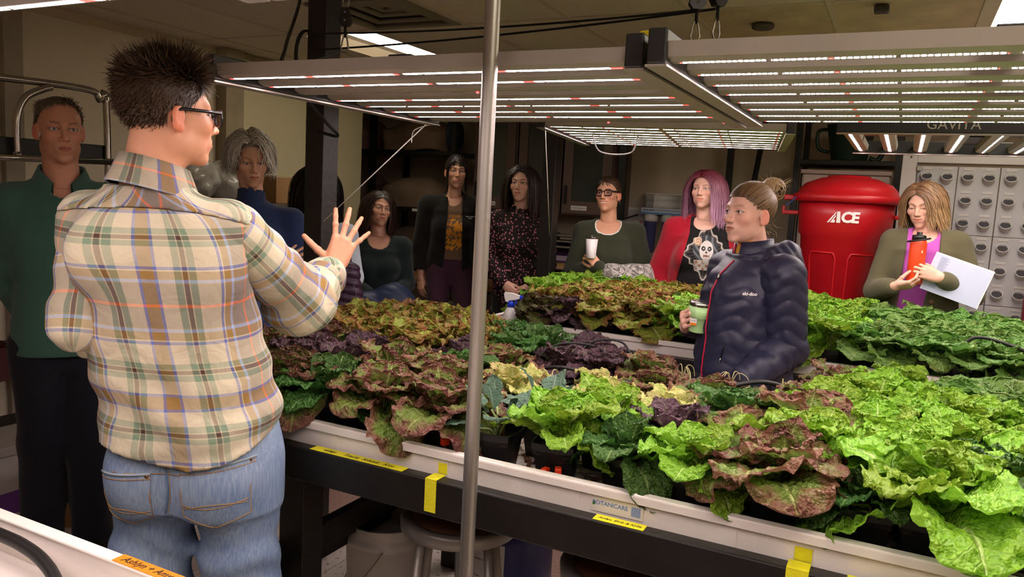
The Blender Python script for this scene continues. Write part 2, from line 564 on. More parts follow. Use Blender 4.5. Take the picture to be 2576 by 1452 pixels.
o = MB().box(-0.09, 0.09, -0.012, 0.012, 0, 0.0012).build('tape_strip', mat('orange_tape', '#ee8a12', 0.5, vary=0.05), tr3, (-1.02 - (T3[0] + T3[1]) / 2, T3[3] - (T3[2] + T3[3]) / 2, RIM_Z - 0.76 + 0.0002))
text('handwriting', 'Ashlyn + Amy', 0.02, M_INK, o, frame((-0.02, 0, 0.0015), (1, 0, 0), (0, 1, 0)), 0.0002, shear=0.3)

# ---------------------------------------------------------------- LED grow lights
def led_material(name, pitch, duty, strength, cont, red_every):
    m = bpy.data.materials.new(name)
    m.use_nodes = True
    nt = m.node_tree
    nt.nodes.clear()
    def N(t, **k):
        n = nt.nodes.new(t)
        for a, v in k.items():
            setattr(n, a, v)
        return n
    def math_(op, a, b_=None, c_=None):
        n = N('ShaderNodeMath', operation=op)
        for i, v in enumerate((a, b_, c_)):
            if v is None:
                continue
            if isinstance(v, (int, float)):
                n.inputs[i].default_value = v
            else:
                nt.links.new(v, n.inputs[i])
        return n.outputs[0]
    uv = N('ShaderNodeUVMap'); uv.uv_map = 'UVMap'
    sp = N('ShaderNodeSeparateXYZ')
    nt.links.new(uv.outputs['UV'], sp.inputs[0])
    q = math_('DIVIDE', sp.outputs['X'], pitch)
    fr = math_('FRACT', q)
    idx = math_('FLOOR', q)
    dx = math_('MULTIPLY', math_('ABSOLUTE', math_('SUBTRACT', fr, 0.5)), pitch)
    dy = math_('ABSOLUTE', sp.outputs['Y'])
    rr = math_('SQRT', math_('ADD', math_('MULTIPLY', dx, dx), math_('MULTIPLY', dy, dy)))
    dot = math_('LESS_THAN', rr, pitch * duty * 0.5)
    on = math_('MAXIMUM', dot, cont)
    red = math_('COMPARE', math_('MODULO', idx, red_every), 4.0, 1.1 if cont else 0.5)
    mix = N('ShaderNodeMix', data_type='RGBA')
    nt.links.new(red, mix.inputs['Factor'])
    mix.inputs[6].default_value = (1.0, 0.83, 0.83, 1)
    mix.inputs[7].default_value = (1.0, 0.03, 0.03, 1)
    st = math_('MULTIPLY', math_('MULTIPLY', on, strength), math_('SUBTRACT', 1.0, math_('MULTIPLY', red, 0.92)))
    e = N('ShaderNodeEmission')
    nt.links.new(mix.outputs[2], e.inputs['Color'])
    nt.links.new(st, e.inputs['Strength'])
    d = N('ShaderNodeBsdfDiffuse')
    d.inputs['Color'].default_value = (0.6, 0.57, 0.53, 1)
    ad = N('ShaderNodeAddShader')
    nt.links.new(e.outputs[0], ad.inputs[0]); nt.links.new(d.outputs[0], ad.inputs[1])
    o = N('ShaderNodeOutputMaterial')
    nt.links.new(ad.outputs[0], o.inputs[0])
    return m
M_LED_LINE = led_material('led_row_blended', 0.0098, 0.8, LED_POWER * 0.55, 0.8, 26)
M_LED_SOFT = led_material('led_row_dimmer', 0.0098, 0.8, LED_POWER * 0.26, 0.8, 26)
M_LED_DOT = led_material('led_row_dots', 0.0098, 0.82, LED_POWER, 0.0, 26)
M_LED_OFF = led_material('led_row_nearly_off', 0.0098, 0.8, 0.0, 0.0, 60)
M_LED_RED = emat('red_diode', (1.0, 0.03, 0.03), 14.0)

def strip_mesh(name, x0, x1, w, m):
    V = [(x0, -w / 2, 0), (x1, -w / 2, 0), (x1, w / 2, 0), (x0, w / 2, 0)]
    me = bpy.data.meshes.new(name)
    me.from_pydata(V, [], [(0, 3, 2, 1)])          # faces down
    uvl = me.uv_layers.new(name='UVMap')
    for lp in me.loops:
        v = V[lp.vertex_index]
        uvl.data[lp.index].uv = (v[0], v[1])
    me.materials.append(m)
    return me

FL, FW, NB = 1.12, 1.02, 8
def bar_mesh():
    mb = MB()
    prof = [(-0.012, 0.004), (-0.03, 0.010), (-0.034, 0.037), (0.034, 0.037), (0.03, 0.010), (0.012, 0.004)]
    V = [(x, y, z) for x in (0.03, FL - 0.03) for y, z in prof]
    n = len(prof)
    F = [(i, (i + 1) % n, n + (i + 1) % n, n + i) for i in range(n)] + [tuple(reversed(range(n))), tuple(range(n, 2 * n))]
    mb.add(V, F)
    for x in (0.2, 0.4, 0.62, 0.85):
        mb.box(x - 0.004, x + 0.004, -0.004, 0.004, 0.0022, 0.0045)
    me = mb.mesh('light_bar')
    me.materials.append(M_ALU)
    return me
BAR = bar_mesh()
RAIL = MB().box(-0.018, 0.018, -0.012, FW + 0.012, -0.004, 0.060, bev=0.004).mesh('end_rail')
RAIL.materials.append(M_DARKALU)
LIP = MB().box(-0.02, 0.02, -0.012, FW + 0.012, -0.008, -0.004).mesh('rail_lip')
LIP.materials.append(M_ALU)
M_GAV = mat('pale_lettering', '#b9b4aa', 0.5, vary=0)
def grow_light(loc, rz, label, led, off=(), thin=(4,), tilt=(0, 0), letter=None):
    t = empty('grow_light', loc, rz, label, 'grow light', 'LED grow lights over the trays')
    t.rotation_euler = (tilt[0], tilt[1], rz)
    hw = 0.012 if led is M_LED_LINE else 0.013
    s_on = strip_mesh('led_row', 0.045, FL / 2 - 0.008, hw, led)
    s_on2 = strip_mesh('led_row', FL / 2 + 0.008, FL - 0.045, hw, led)
    t_on = strip_mesh('led_row', 0.045, FL / 2 - 0.008, 0.0045, led)
    t_on2 = strip_mesh('led_row', FL / 2 + 0.008, FL - 0.045, 0.0045, led)
    s_off = strip_mesh('led_row', 0.045, FL - 0.045, 0.009, M_LED_OFF)
    for k in range(NB):
        y = 0.03 + k * (FW - 0.06) / (NB - 1)
        bo = link('light_bar', BAR, None, t, (0, y, 0))
        if k in off:
            link('led_row', s_off, None, bo, (0, 0, 0.0035))
            for x in ((0.60,) if k < 4 else (0.70, 1.07)):
                MB().lathe([(0.004, 0), (0.003, -0.003)], 8).build('red_diode', M_LED_RED, bo, (x, 0, 0.0035))
        else:
            a, b_ = (t_on, t_on2) if k in thin else (s_on, s_on2)
            link('led_row', a, None, bo, (0, 0, 0.0035))
            link('led_row', b_, None, bo, (0, 0, 0.0035))
    for x in (0.012, FL - 0.012):
        link('end_rail', RAIL, None, t, (x, 0, 0))
        link('rail_lip', LIP, None, t, (x, 0, 0))
    MB().box(FL / 2 - 0.03, FL / 2 + 0.03, 0.02, FW - 0.02, 0.0375, 0.046, bev=0.002).build('driver_box', M_DARKALU, t)
    MB().box(0.1, FL - 0.1, FW / 2 - 0.05, FW / 2 + 0.05, 0.0375, 0.056, bev=0.003).build('power_supply', M_DARKALU, t)
    if letter == 'end':
        text('lettering', 'GAVITA', 0.050, M_GAV, t, frame((FL - 0.012 + 0.0185, 0.45, 0.028), (0, 1, 0), (0, 0, 1)), 0.0004)
    if letter == 'start':
        text('lettering', 'GAVITA', 0.052, M_GAV, t, frame((0.012 - 0.0185, 0.62, 0.028), (0, -1, 0), (0, 0, 1)), 0.0004)
    return t
LZ = 1.782
grow_light((-1.585, 1.42, LZ), 0, 'LED grow light left of the steel pipe with solid glowing rows', M_LED_LINE, off=(2, 7), letter='end')
grow_light((-0.435, 1.385, LZ), 0, 'LED grow light with dotted rows right of the steel pipe over the nearest tray', M_LED_DOT)
grow_light((-1.56, 3.32, 1.86), 0.17, 'small-looking far LED grow light above the glasses wearer and the pink hair', M_LED_DOT)
grow_light((0.75, 3.43, 1.86), PI / 2, 'LED grow light turned crosswise above the red bin and white planter wall', M_LED_LINE, thin=(3,), letter='start')
grow_light((-1.92, -0.22, LZ), 0, 'LED grow light over the empty tray at the top corner of the frame', M_LED_SOFT, thin=())
grow_light((-0.775, -0.22, LZ), 0, 'LED grow light overhead beside the one at the top corner of the frame', M_LED_SOFT, thin=())

# ---------------------------------------------------------------- posts, pipe, hangers, ropes, cords
def post(x, y, label):
    t = MB().box(-0.0445, 0.0445, -0.0445, 0.0445, 0, ZC - 0.002, bev=0.003).build('wooden_post', M_BLACKWOOD, None, (x, y, 0))
    return tag(t, label, 'post')
post(-2.06, 2.40, 'thick black-painted wooden post rising past the raised hand')
post(-2.02, 4.52, 'black wooden post beside the person in the floral blouse')
t = tag(MB().lathe([(0.0156, 0), (0.0156, ZC)], 20, cap=False).build('steel_pipe', M_GALV, None, (-0.760, 1.375, 0)),
        'galvanised steel pipe standing upright in front of the nearest tray', 'pipe')
M_ROPE = mat('black_rope', '#0d0c0c', 0.8, vary=0.2)
def rope(pts, r, label, n=6, m=M_ROPE, cat='rope', name='rope'):
    return tag(MB().tube(pts, r, n).build(name, m), label, cat)
def sag(a, b_, s, n=12):
    a, b_ = Vector(a), Vector(b_)
    return [a.lerp(b_, k / n) - Vector((0, 0, s * 4 * (k / n) * (1 - k / n))) for k in range(n + 1)]
rope(sag((-0.545, 2.1, 2.045), (-2.06, 2.35, 2.105), 0.015), 0.0035, 'upper black rope running from the ceiling hangers to the black post')
rope(sag((-0.50, 2.12, 2.05), (-2.06, 2.352, 2.045), 0.012), 0.0035, 'lower black rope running from the ceiling hangers to the black post')
M_CARAB = mat('carabiner_steel', '#9a958c', 0.3, metal=1.0, vary=0.05)
M_HOIST = mat('hoist_plastic', '#121314', 0.4, vary=0.1)
def carabiner(t, z0, z1, w, x=0):
    c, a, rr = (z0 + z1) / 2, (z1 - z0) / 2, w / 2
    pts = []
    for k in range(20):
        th = 2 * PI * k / 20
        wd = rr * (1.0 if math.sin(th) < 0 else 0.72)
        pts.append((x + wd * math.cos(th), 0, c + a * math.sin(th)))
    MB().tube(pts, 0.0028, 6, closed=True).build('carabiner', M_CARAB, t)
def hanger(x, y, rz, zc, label, upper=True):
    """Ratchet light hanger: rope from the ceiling, wedge body, webbing, carabiner and the wire to the lamp."""
    t = empty('light_hanger', (x, y, zc), rz, label, 'hanger')
    if upper:
        carabiner(t, 0.045, 0.10, 0.022)
        MB().tube([(0, 0, 0.095), (0, 0, ZC - zc - 0.003)], 0.003, 6).build('drop_rope', M_ROPE, t)
    else:
        MB().tube([(0, 0, 0.04), (0, 0, ZC - zc - 0.003)], 0.003, 6).build('drop_rope', M_ROPE, t)
    bd = MB().prism([(-0.012, 0.045), (0.012, 0.045), (0.022, 0.0), (0.012, -0.014), (-0.012, -0.014), (-0.022, 0.0)], -0.012, 0.012, Matrix.Rotation(PI / 2, 4, 'X'))
    bo = bd.build('ratchet_body', M_HOIST, t)
    for zz in (0.03, 0.004):
        MB().lathe([(0.004, 0), (0.004, 0.002)], 8, Matrix.Translation((0, -0.0125, zz)) @ Matrix.Rotation(PI / 2, 4, 'X')).build('rivet', M_CARAB, bo)
    MB().tube([(0, 0, -0.012), (0.001, 0, -0.05)], 0.0045, 6).build('webbing', M_ROPE, t)
    carabiner(t, -0.10, -0.045, 0.026)
    return t
hanger(-1.715, 2.1, YAW, 2.075, 'ratchet light hanger with carabiners beside the black post')
hanger(-0.545, 2.1, YAW, 2.06, 'left of the two ratchet hangers above the end-to-end grow lights', False)
hanger(-0.49, 2.1, YAW + .5, 2.065, 'right of the two ratchet hangers above the end-to-end grow lights', False)
wire = mat('steel_wire', '#6e6a64', 0.4, metal=0.8, vary=0)
for hx, hz, fx, lb in ((-1.715, 1.98, -1.573, 'thin steel wire from the single hanger to the left grow light'), (-0.545, 1.965, -0.477, 'thin steel wire under the paired hangers to the left grow light'), (-0.49, 1.968, -0.423, 'thin steel wire under the paired hangers to the dotted grow light')):
    pts = [(fx, 1.65, LZ + 0.060), (hx, 2.1, hz), (fx, 2.33, LZ + 0.060)]
    tag(MB().tube(pts, 0.0012, 5).build('hanging_wire', wire), lb, 'wire')
wh = mat('white_cord', '#f1ece6', 0.6, vary=0)
rope([(-1.57, 2.40, LZ + 0.0), (-2.004, 2.353, 1.396)], 0.0022, 'taut white cord from the grow light down to the black post', m=wh, cat='cord', name='white_cord')
rope(spline([(-1.57, 2.41, LZ - 0.008), (-1.63, 2.40, LZ - 0.03), (-1.64, 2.40, LZ - 0.075)], 6), 0.0018, 'short loose tail of white cord under the left grow light', m=wh, cat='cord', name='white_cord')
rope([(-1.545, 3.36, 1.85), (-1.70, 3.52, 0.93)][:1] + [(-1.985, 4.47, 1.30)], 0.0022, 'taut white cord slanting beside the far black post', m=wh, cat='cord', name='white_cord')
rope(spline([(-2.12, 2.345, 2.40), (-2.05, 2.25, 2.2), (-1.88, 2.0, 1.98), (-1.86, 1.98, 1.90), (-1.80, 2.1, 1.76), (-1.90, 2.3, 1.72), (-2.04, 2.35, 1.74)], 8), 0.006, 'thick black power cord looping past the end of the left grow light', m=M_CABLE, cat='cord', name='power_cord', n=8)
rope(spline([(-0.30, 1.95, LZ + 0.1), (-0.36, 2.05, LZ + 0.16), (-0.27, 2.15, LZ + 0.17), (-0.18, 2.1, LZ + 0.1)], 8), 0.005, 'black cord arching over the dotted grow light', m=M_CABLE, cat='cord', name='power_cord', n=8)
rope(spline([(-1.40, 3.6, 1.85), (-1.36, 3.62, 1.77), (-1.22, 3.65, 1.77), (-1.19, 3.66, 1.85)], 8), 0.004, 'grey cord sagging under the far grow light', m=mat('grey_cable', '#6f6c66', 0.5), cat='cord', name='power_cord', n=8)
mb = MB()
for k in range(3):
    mb.tube([(0.052 + .004 * k, 0.06 * math.cos(a), 0.10 * math.sin(a)) for a in [2 * PI * i / 20 for i in range(20)]], 0.005, 6, closed=True)
tag(mb.build('cord_coil', M_CABLE, None, (-2.165, 2.36, 2.02)), 'coil of black cord hung on the black post near the ceiling', 'cord')
tag(MB().box(-0.012, 0.012, -0.006, 0.006, 0, 0.022, bev=0.003).build('yellow_clip', mat('clip_yellow', '#d8c51c', 0.5), None, (-0.485, 1.50, LZ + 0.0605)), 'tiny yellow clip on top of the grow light end', 'clip')

# ---------------------------------------------------------------- things under the nearest table
def stool(x, y, zs, r, label):
    t = empty('stool', (x, y, 0), 0.4, label, 'stool')
    grey = mat('stool_grey', '#8d867c', 0.35, metal=0.3, vary=0.12)
    MB().lathe([(r - 0.012, zs - 0.045), (r, zs - 0.04), (r + 0.002, zs - 0.012), (r - 0.004, zs - 0.002), (r - 0.014, zs), (r - 0.03, zs - 0.004), (r - 0.032, zs - 0.008), (0.01, zs - 0.008)], 40).build('seat_rim', grey, t)
    MB().lathe([(r - 0.033, zs - 0.010), (r - 0.033, zs - 0.005), (0.005, zs - 0.005)], 40).build('seat', mat('hardboard', '#6b4425', 0.55, vary=0.2, vscale=12), t)
    for k in range(4):
        a = PI / 4 + k * PI / 2
        MB().tube([(math.cos(a) * (r - 0.04), math.sin(a) * (r - 0.04), zs - 0.03), (math.cos(a) * (r + 0.03), math.sin(a) * (r + 0.03), 0.0)], 0.0135, 10).build('leg', grey, t)
    q = r - 0.005
    MB().tube([(q * math.cos(2 * PI * k / 28), q * math.sin(2 * PI * k / 28), 0.24) for k in range(28)], 0.008, 6, closed=True).build('foot_ring', grey, t)
    return t
stool(-1.08, 1.90, 0.60, 0.172, 'round grey metal stool with brown seat in front of the blue drum')
stool(-0.55, 1.87, 0.60, 0.178, 'round grey metal stool cut by the bottom frame edge below the sticker')
t = empty('bucket', (-1.55, 2.20, 0), 0, 'white plastic bucket with wire handle beside the stool', 'bucket')
wp = mat('white_bucket', '#d8d0c4', 0.4, vary=0.05)
MB().lathe([(0.13, 0.0), (0.132, 0.01), (0.142, 0.29), (0.153, 0.295), (0.153, 0.32), (0.146, 0.325), (0.147, 0.362), (0.152, 0.365), (0.152, 0.372), (0.144, 0.372), (0.138, 0.30), (0.127, 0.012), (0.01, 0.01)], 40).build('shell', wp, t)
hp = []
for k in range(17):
    a = PI * k / 16
    hp.append((0.157 * math.cos(a), -0.02 - 0.135 * math.sin(a) * .96, 0.305 - 0.20 * math.sin(a)))
MB().tube([Matrix.Rotation(-0.9, 3, 'Z') @ Vector(p) for p in hp], 0.0022, 6).build('handle', M_CARAB, t)
t = empty('caulk_tube', (-1.64, 2.18, 0.014), 0, 'orange caulk tube standing inside the white bucket', 'tube')
M_ = Matrix.Rotation(-0.06, 4, 'Y') @ Matrix.Rotation(0.0, 4, 'X')
MB().lathe([(0.021, 0.0), (0.0235, 0.004), (0.0235, 0.335), (0.02, 0.345), (0.004, 0.345)], 16, M_).build('cartridge', mat('caulk_orange', '#d96a1c', 0.45), t)
MB().lathe([(0.0238, 0.28), (0.0238, 0.285)], 16, M_, cap=False).build('band', M_INK, t)
MB().lathe([(0.0239, 0.19), (0.0239, 0.26)], 16, M_, cap=False).build('label_wrap', M_WHITEPRINT, t)
t = empty('blue_drum', (-1.13, 2.31, 0), 0, 'dark blue plastic drum with a white printed label behind the stool', 'drum')
MB().lathe([(0.15, 0), (0.168, 0.012), (0.17, 0.40), (0.16, 0.435), (0.12, 0.455), (0.05, 0.46)], 40).build('shell', mat('blue_plastic', '#17206a', 0.35, vary=0.08), t)
mb = MB()
V, F = [], []
NS = 16
for k in range(NS + 1):
    a = -2.35 + k / NS * 1.25
    for z in (0.06, 0.14, 0.40):
        V.append((0.1712 * math.cos(a), 0.1712 * math.sin(a), z))
for k in range(NS):
    for j in range(2):
        F.append((k * 3 + j, k * 3 + 3 + j, k * 3 + 4 + j, k * 3 + 1 + j))
lab = MB().add(V, [F[i] for i in range(len(F)) if i % 2 == 1], True).build('paper_label', mat('label_white', '#d9d6d2', 0.6, vary=0.02), t)
MB().add(V, [F[i] for i in range(len(F)) if i % 2 == 0], True).build('label_band', mat('label_blue', '#2a6fd0', 0.5, vary=0), t)
a0 = -1.72
for tx, sz, z, da in (('for use on', 0.014, 0.365, -.25), ('Porcelain, tile and', 0.011, 0.345, .15), ('Building surfaces', 0.011, 0.33, -.2), ('Glass', 0.014, 0.305, -.1), ('Bottles and jars', 0.011, 0.288, -.05), ('please clean carefully before use', 0.010, 0.255, .0), ('ENVIRONMENTAL CHOICE', 0.010, 0.20, .05)):
    a = a0 + da
    text('lettering', tx, sz, M_INK, lab, frame((0.1722 * math.cos(a), 0.1722 * math.sin(a), z), (-math.sin(a), math.cos(a), 0), (0, 0, 1)), 0.0002)
# ---------------------------------------------------------------- lettuces
def leaf_material(name, base, light, edge, edge_lo, blotch, rib, red_noise=0.0, gloss=0.42, transl=0.28):
    """Leaf surface: base green, lighter blisters, tinted margin, pale midrib and side veins, in the leaf's own coordinates."""
    m, nt, b = newmat(name)
    N = nt.nodes.new
    L = nt.links.new
    def math_(op, a, b_=None, clamp=False):
        n = N('ShaderNodeMath'); n.operation = op; n.use_clamp = clamp
        for i, v in enumerate((a, b_)):
            if v is None: continue
            if isinstance(v, (int, float)): n.inputs[i].default_value = v
            else: L(v, n.inputs[i])
        return n.outputs[0]
    def mix(f, a, c):
        n = N('ShaderNodeMix'); n.data_type = 'RGBA'
        for k, v in ((0, f), (6, a), (7, c)):
            if isinstance(v, (int, float)): n.inputs[k].default_value = v
            elif isinstance(v, tuple): n.inputs[k].default_value = (*v, 1)
            else: L(v, n.inputs[k])
        return n.outputs[2]
    def ramp(v, lo, hi):
        n = N('ShaderNodeMapRange'); n.interpolation_type = 'SMOOTHSTEP'
        L(v, n.inputs['Value']); n.inputs['From Min'].default_value = lo; n.inputs['From Max'].default_value = hi
        return n.outputs['Result']
    uv = N('ShaderNodeUVMap'); uv.uv_map = 'UVMap'
    sp = N('ShaderNodeSeparateXYZ'); L(uv.outputs['UV'], sp.inputs[0])
    t, s = math_('ABSOLUTE', sp.outputs['X']), sp.outputs['Y']
    oi = N('ShaderNodeObjectInfo')
    tc = N('ShaderNodeTexCoord')
    ad = N('ShaderNodeVectorMath'); ad.operation = 'ADD'
    L(tc.outputs['Object'], ad.inputs[0])
    cmb = N('ShaderNodeCombineXYZ'); L(math_('MULTIPLY', oi.outputs['Random'], 37.0), cmb.inputs[0]); L(cmb.outputs[0], ad.inputs[1])
    n1 = N('ShaderNodeTexNoise'); n1.inputs['Scale'].default_value = 4.0; n1.inputs['Detail'].default_value = 3; L(ad.outputs[0], n1.inputs['Vector'])
    n2 = N('ShaderNodeTexNoise'); n2.inputs['Scale'].default_value = 15.0; n2.inputs['Detail'].default_value = 2; L(ad.outputs[0], n2.inputs['Vector'])
    col = mix(math_('MULTIPLY', ramp(n2.outputs['Fac'], 0.3, 0.75), 0.6), base, light)
    col = mix(math_('MULTIPLY', ramp(n1.outputs['Fac'], 0.5, 0.72), blotch), col, edge)
    em = math_('ADD', math_('MAXIMUM', t, math_('MULTIPLY', math_('SUBTRACT', s, 0.25), 1.25)), math_('MULTIPLY', math_('SUBTRACT', n1.outputs['Fac'], 0.5), 1.1))
    col = mix(math_('MULTIPLY', ramp(em, edge_lo, edge_lo + 0.4), 0.92), col, edge)
    # veins
    q = math_('SUBTRACT', math_('MULTIPLY', s, 9.0), math_('MULTIPLY', t, 2.2))
    fr = math_('ABSOLUTE', math_('SUBTRACT', math_('FRACT', q), 0.5))
    vein = math_('MULTIPLY', math_('SUBTRACT', 1.0, ramp(fr, 0.0, 0.10)), math_('SUBTRACT', 0.62, math_('MULTIPLY', t, 0.55)))
    wdt = math_('SUBTRACT', 0.15, math_('MULTIPLY', s, 0.12))
    ribm = math_('SUBTRACT', 1.0, ramp(math_('DIVIDE', t, wdt), 0.35, 1.0))
    vm = math_('MAXIMUM', math_('MULTIPLY', vein, 0.55), math_('MULTIPLY', ribm, 0.85))
    col = mix(vm, col, rib)
    hs = N('ShaderNodeHueSaturation')
    L(col, hs.inputs['Color'])
    L(math_('ADD', 0.485, math_('MULTIPLY', oi.outputs['Random'], 0.03)), hs.inputs['Hue'])
    L(math_('ADD', 0.82, math_('MULTIPLY', oi.outputs['Random'], 0.36)), hs.inputs['Value'])
    L(hs.outputs['Color'], b.inputs['Base Color'])
    b.inputs['Roughness'].default_value = gloss
    b.inputs['Specular IOR Level'].default_value = 0.45
    bp = N('ShaderNodeBump'); bp.inputs['Strength'].default_value = 0.6; bp.inputs['Distance'].default_value = 0.05
    L(math_('SUBTRACT', n2.outputs['Fac'], math_('MULTIPLY', vm, 0.5)), bp.inputs['Height']); L(bp.outputs['Normal'], b.inputs['Normal'])
    tr = N('ShaderNodeBsdfTranslucent'); L(hs.outputs['Color'], tr.inputs['Color'])
    mx = N('ShaderNodeMixShader'); mx.inputs[0].default_value = transl
    out = nt.nodes['Material Output']
    L(b.outputs[0], mx.inputs[1]); L(tr.outputs[0], mx.inputs[2]); L(mx.outputs[0], out.inputs[0])
    return m

def leaf_mesh(name, seed, wr, bend, cup, ruf, rfreq, blis, teeth, tfreq, petiole, m, nu=38, nv=19):
    r = np.random.default_rng(seed)
    s1 = 1 - (1 - np.linspace(0, 1, nu)) ** 1.45
    s = s1[:, None] * np.ones((1, nv))
    t = np.linspace(-1, 1, nv)[None, :] * np.ones((nu, 1))
    side = np.sign(t)
    pw = r.uniform(0.75, 1.15)
    w = wr * 0.5 * (petiole + (1 - petiole) * np.clip((s - 0.06) / 0.5, 0, 1) ** pw) * np.clip(1 - np.clip((s - 0.5) / 0.5, 0, 1) ** r.uniform(2.2, 3.0), 0.0, 1) ** 0.5
    w *= 1 + teeth * np.abs(t) ** 3 * np.sin(s * tfreq * 2 * PI + side * 1.3)
    w = np.maximum(w, 0.012)
    # midrib curve in the y-z plane, bending back towards -z
    th = -bend * (s[:, 0] ** 1.6) + r.uniform(-.12, .12) * np.sin(s[:, 0] * 3.5)
    ds = np.diff(s1)
    my = np.concatenate([[0], np.cumsum(np.cos(th[:-1]) * ds)])[:, None]
    mz = np.concatenate([[0], np.cumsum(np.sin(th[:-1]) * ds)])[:, None]
    ny, nz = -np.sin(th)[:, None], np.cos(th)[:, None]
    ph = r.uniform(0, 6.28, 8)
    sL = np.where(side < 0, 1.0, 0.0)
    at = np.abs(t)
    # edge ruffles
    rf = ruf * at ** 2.2 * np.clip(s * 3.0, 0, 1) * (np.sin(2 * PI * rfreq * s + ph[0] + sL * ph[1]) + 0.4 * np.sin(2 * PI * rfreq * 1.7 * s + ph[2] + sL * ph[3]))
    # blisters between the side veins
    q = s * 9.0 - at * 2.2
    bl = blis * (np.abs(np.sin(PI * q)) ** 0.8 - 0.5) * np.clip(1 - at ** 5, 0, 1) * np.clip(at * 5, 0, 1) * np.clip(s * 4, 0, 1)
    bl += blis * 0.55 * np.sin(17 * s + ph[4] + 5 * t) * np.sin(13 * t + ph[5] + 6 * s) * np.clip(s * 3, 0, 1)
    rib = -0.018 * np.exp(-(t / 0.10) ** 2) * (1 - s)
    h = cup * wr * (t ** 2) * (0.35 + 0.65 * (1 - s)) + rf + bl + rib
    h += r.uniform(-.05, .05) * t * s                       # twist
    h -= 0.10 * np.clip(s - 0.8, 0, 1) / 0.2 * r.uniform(0, 1) * (1 - at)
    x = t * w * (1 - 0.12 * cup)
    x += 0.25 * ruf * at ** 2 * side * np.cos(2 * PI * rfreq * s + ph[0])
    x += r.uniform(-.12, .12) * s ** 2                      # sideways lean
    y = my + ny * h - 0.16 * at ** 2 * wr * s
    z = mz + nz * h
    V = np.stack([x, y, z], -1).reshape(-1, 3)
    idx = np.arange(nu * nv).reshape(nu, nv)
    F = np.stack([idx[:-1, :-1], idx[:-1, 1:], idx[1:, 1:], idx[1:, :-1]], -1).reshape(-1, 4)
    me = np_mesh(name, V, F)
    uvl = me.uv_layers.new(name='UVMap')
    li = np.empty(len(me.loops), dtype=np.int32)
    me.loops.foreach_get('vertex_index', li)
    uvs = np.stack([t.ravel()[li], s.ravel()[li]], -1).astype(np.float32)
    uvl.data.foreach_set('uv', uvs.ravel())
    me.materials.append(m)
    return me

S_ = srgb
#        base       light      edge       edge_lo blotch rib
LM = {
 'R': leaf_material('romaine_leaf', S_('#76a524'), S_('#a2cb3e'), S_('#8fbc38'), 0.95, 0.15, S_('#c3dc84')),
 'G': leaf_material('dark_green_leaf', S_('#3a6422'), S_('#5c8a3c'), S_('#345a22'), 0.9, 0.2, S_('#93b468')),
 'C': leaf_material('bronze_red_leaf', S_('#66802c'), S_('#8a9a4a'), S_('#7d4a42'), 0.50, 0.65, S_('#aab068'), gloss=0.36),
 'P': leaf_material('purple_leaf', S_('#543a45'), S_('#7d6068'), S_('#3d2630'), 0.75, 0.5, S_('#7d7a5e'), gloss=0.34),
 'L': leaf_material('gold_frilled_leaf', S_('#87952f'), S_('#a9ae4b'), S_('#8f5230'), 0.66, 0.35, S_('#bcc077')),
 'Y': leaf_material('yellowed_leaf', S_('#a3ad4d'), S_('#cfcb80'), S_('#dccb86'), 0.6, 0.5, S_('#e3dfab')),
 'K': leaf_material('grey_green_leaf', S_('#5d7f68'), S_('#7d9a86'), S_('#5d7f68'), 1.2, 0.1, S_('#a4b99c'), gloss=0.5),
 'H': leaf_material('frilled_green_leaf', S_('#5d8c34'), S_('#82ab56'), S_('#b2c872'), 0.92, 0.12, S_('#a9c67c')),
 'D': leaf_material('dark_frilled_leaf', S_('#5a6029'), S_('#71703a'), S_('#462c22'), 0.55, 0.5, S_('#8c8a4e')),
}
#       wr   bend cup  ruf  rfreq blis  teeth tfreq petiole   n  len_in len_out el_in el_out
LT = {
 'R': (0.80, 1.05, 0.36, 0.050, 4.0, 0.055, 0.03, 12, 0.28, 20, 0.105, 0.210, 88, 12),
 'G': (0.76, 1.25, 0.30, 0.035, 3.0, 0.060, 0.01, 8, 0.22, 17, 0.095, 0.190, 86, 8),
 'C': (0.90, 1.20, 0.26, 0.055, 4.0, 0.050, 0.03, 9, 0.24, 19, 0.105, 0.205, 88, 10),
 'P': (0.84, 1.30, 0.28, 0.050, 3.5, 0.060, 0.02, 9, 0.24, 16, 0.095, 0.190, 84, 2),
 'L': (0.98, 1.10, 0.24, 0.090, 5.0, 0.034, 0.07, 13, 0.26, 23, 0.120, 0.225, 88, 10),
 'Y': (0.72, 1.60, 0.32, 0.060, 3.5, 0.045, 0.03, 9, 0.24, 13, 0.080, 0.155, 80, 5),
 'K': (0.72, 0.80, 0.15, 0.025, 2.5, 0.008, 0.02, 6, 0.06, 7, 0.075, 0.130, 75, 30),
 'H': (0.96, 1.10, 0.24, 0.055, 4.5, 0.026, 0.06, 15, 0.22, 17, 0.105, 0.215, 88, 4),
 'D': (0.95, 1.25, 0.24, 0.085, 5.0, 0.040, 0.06, 13, 0.26, 21, 0.08, 0.155, 88, 4),
}
LEAVES = {}
for ti, (k, p) in enumerate(LT.items()):
    LEAVES[k] = [leaf_mesh('leaf', 100 * ti + v, p[0] * (0.9 + 0.06 * (v % 4)), p[1] * (0.30 + 0.17 * v), p[2], p[3], p[4], p[5], p[6], p[7], p[8], LM[k]) for v in range(7)]

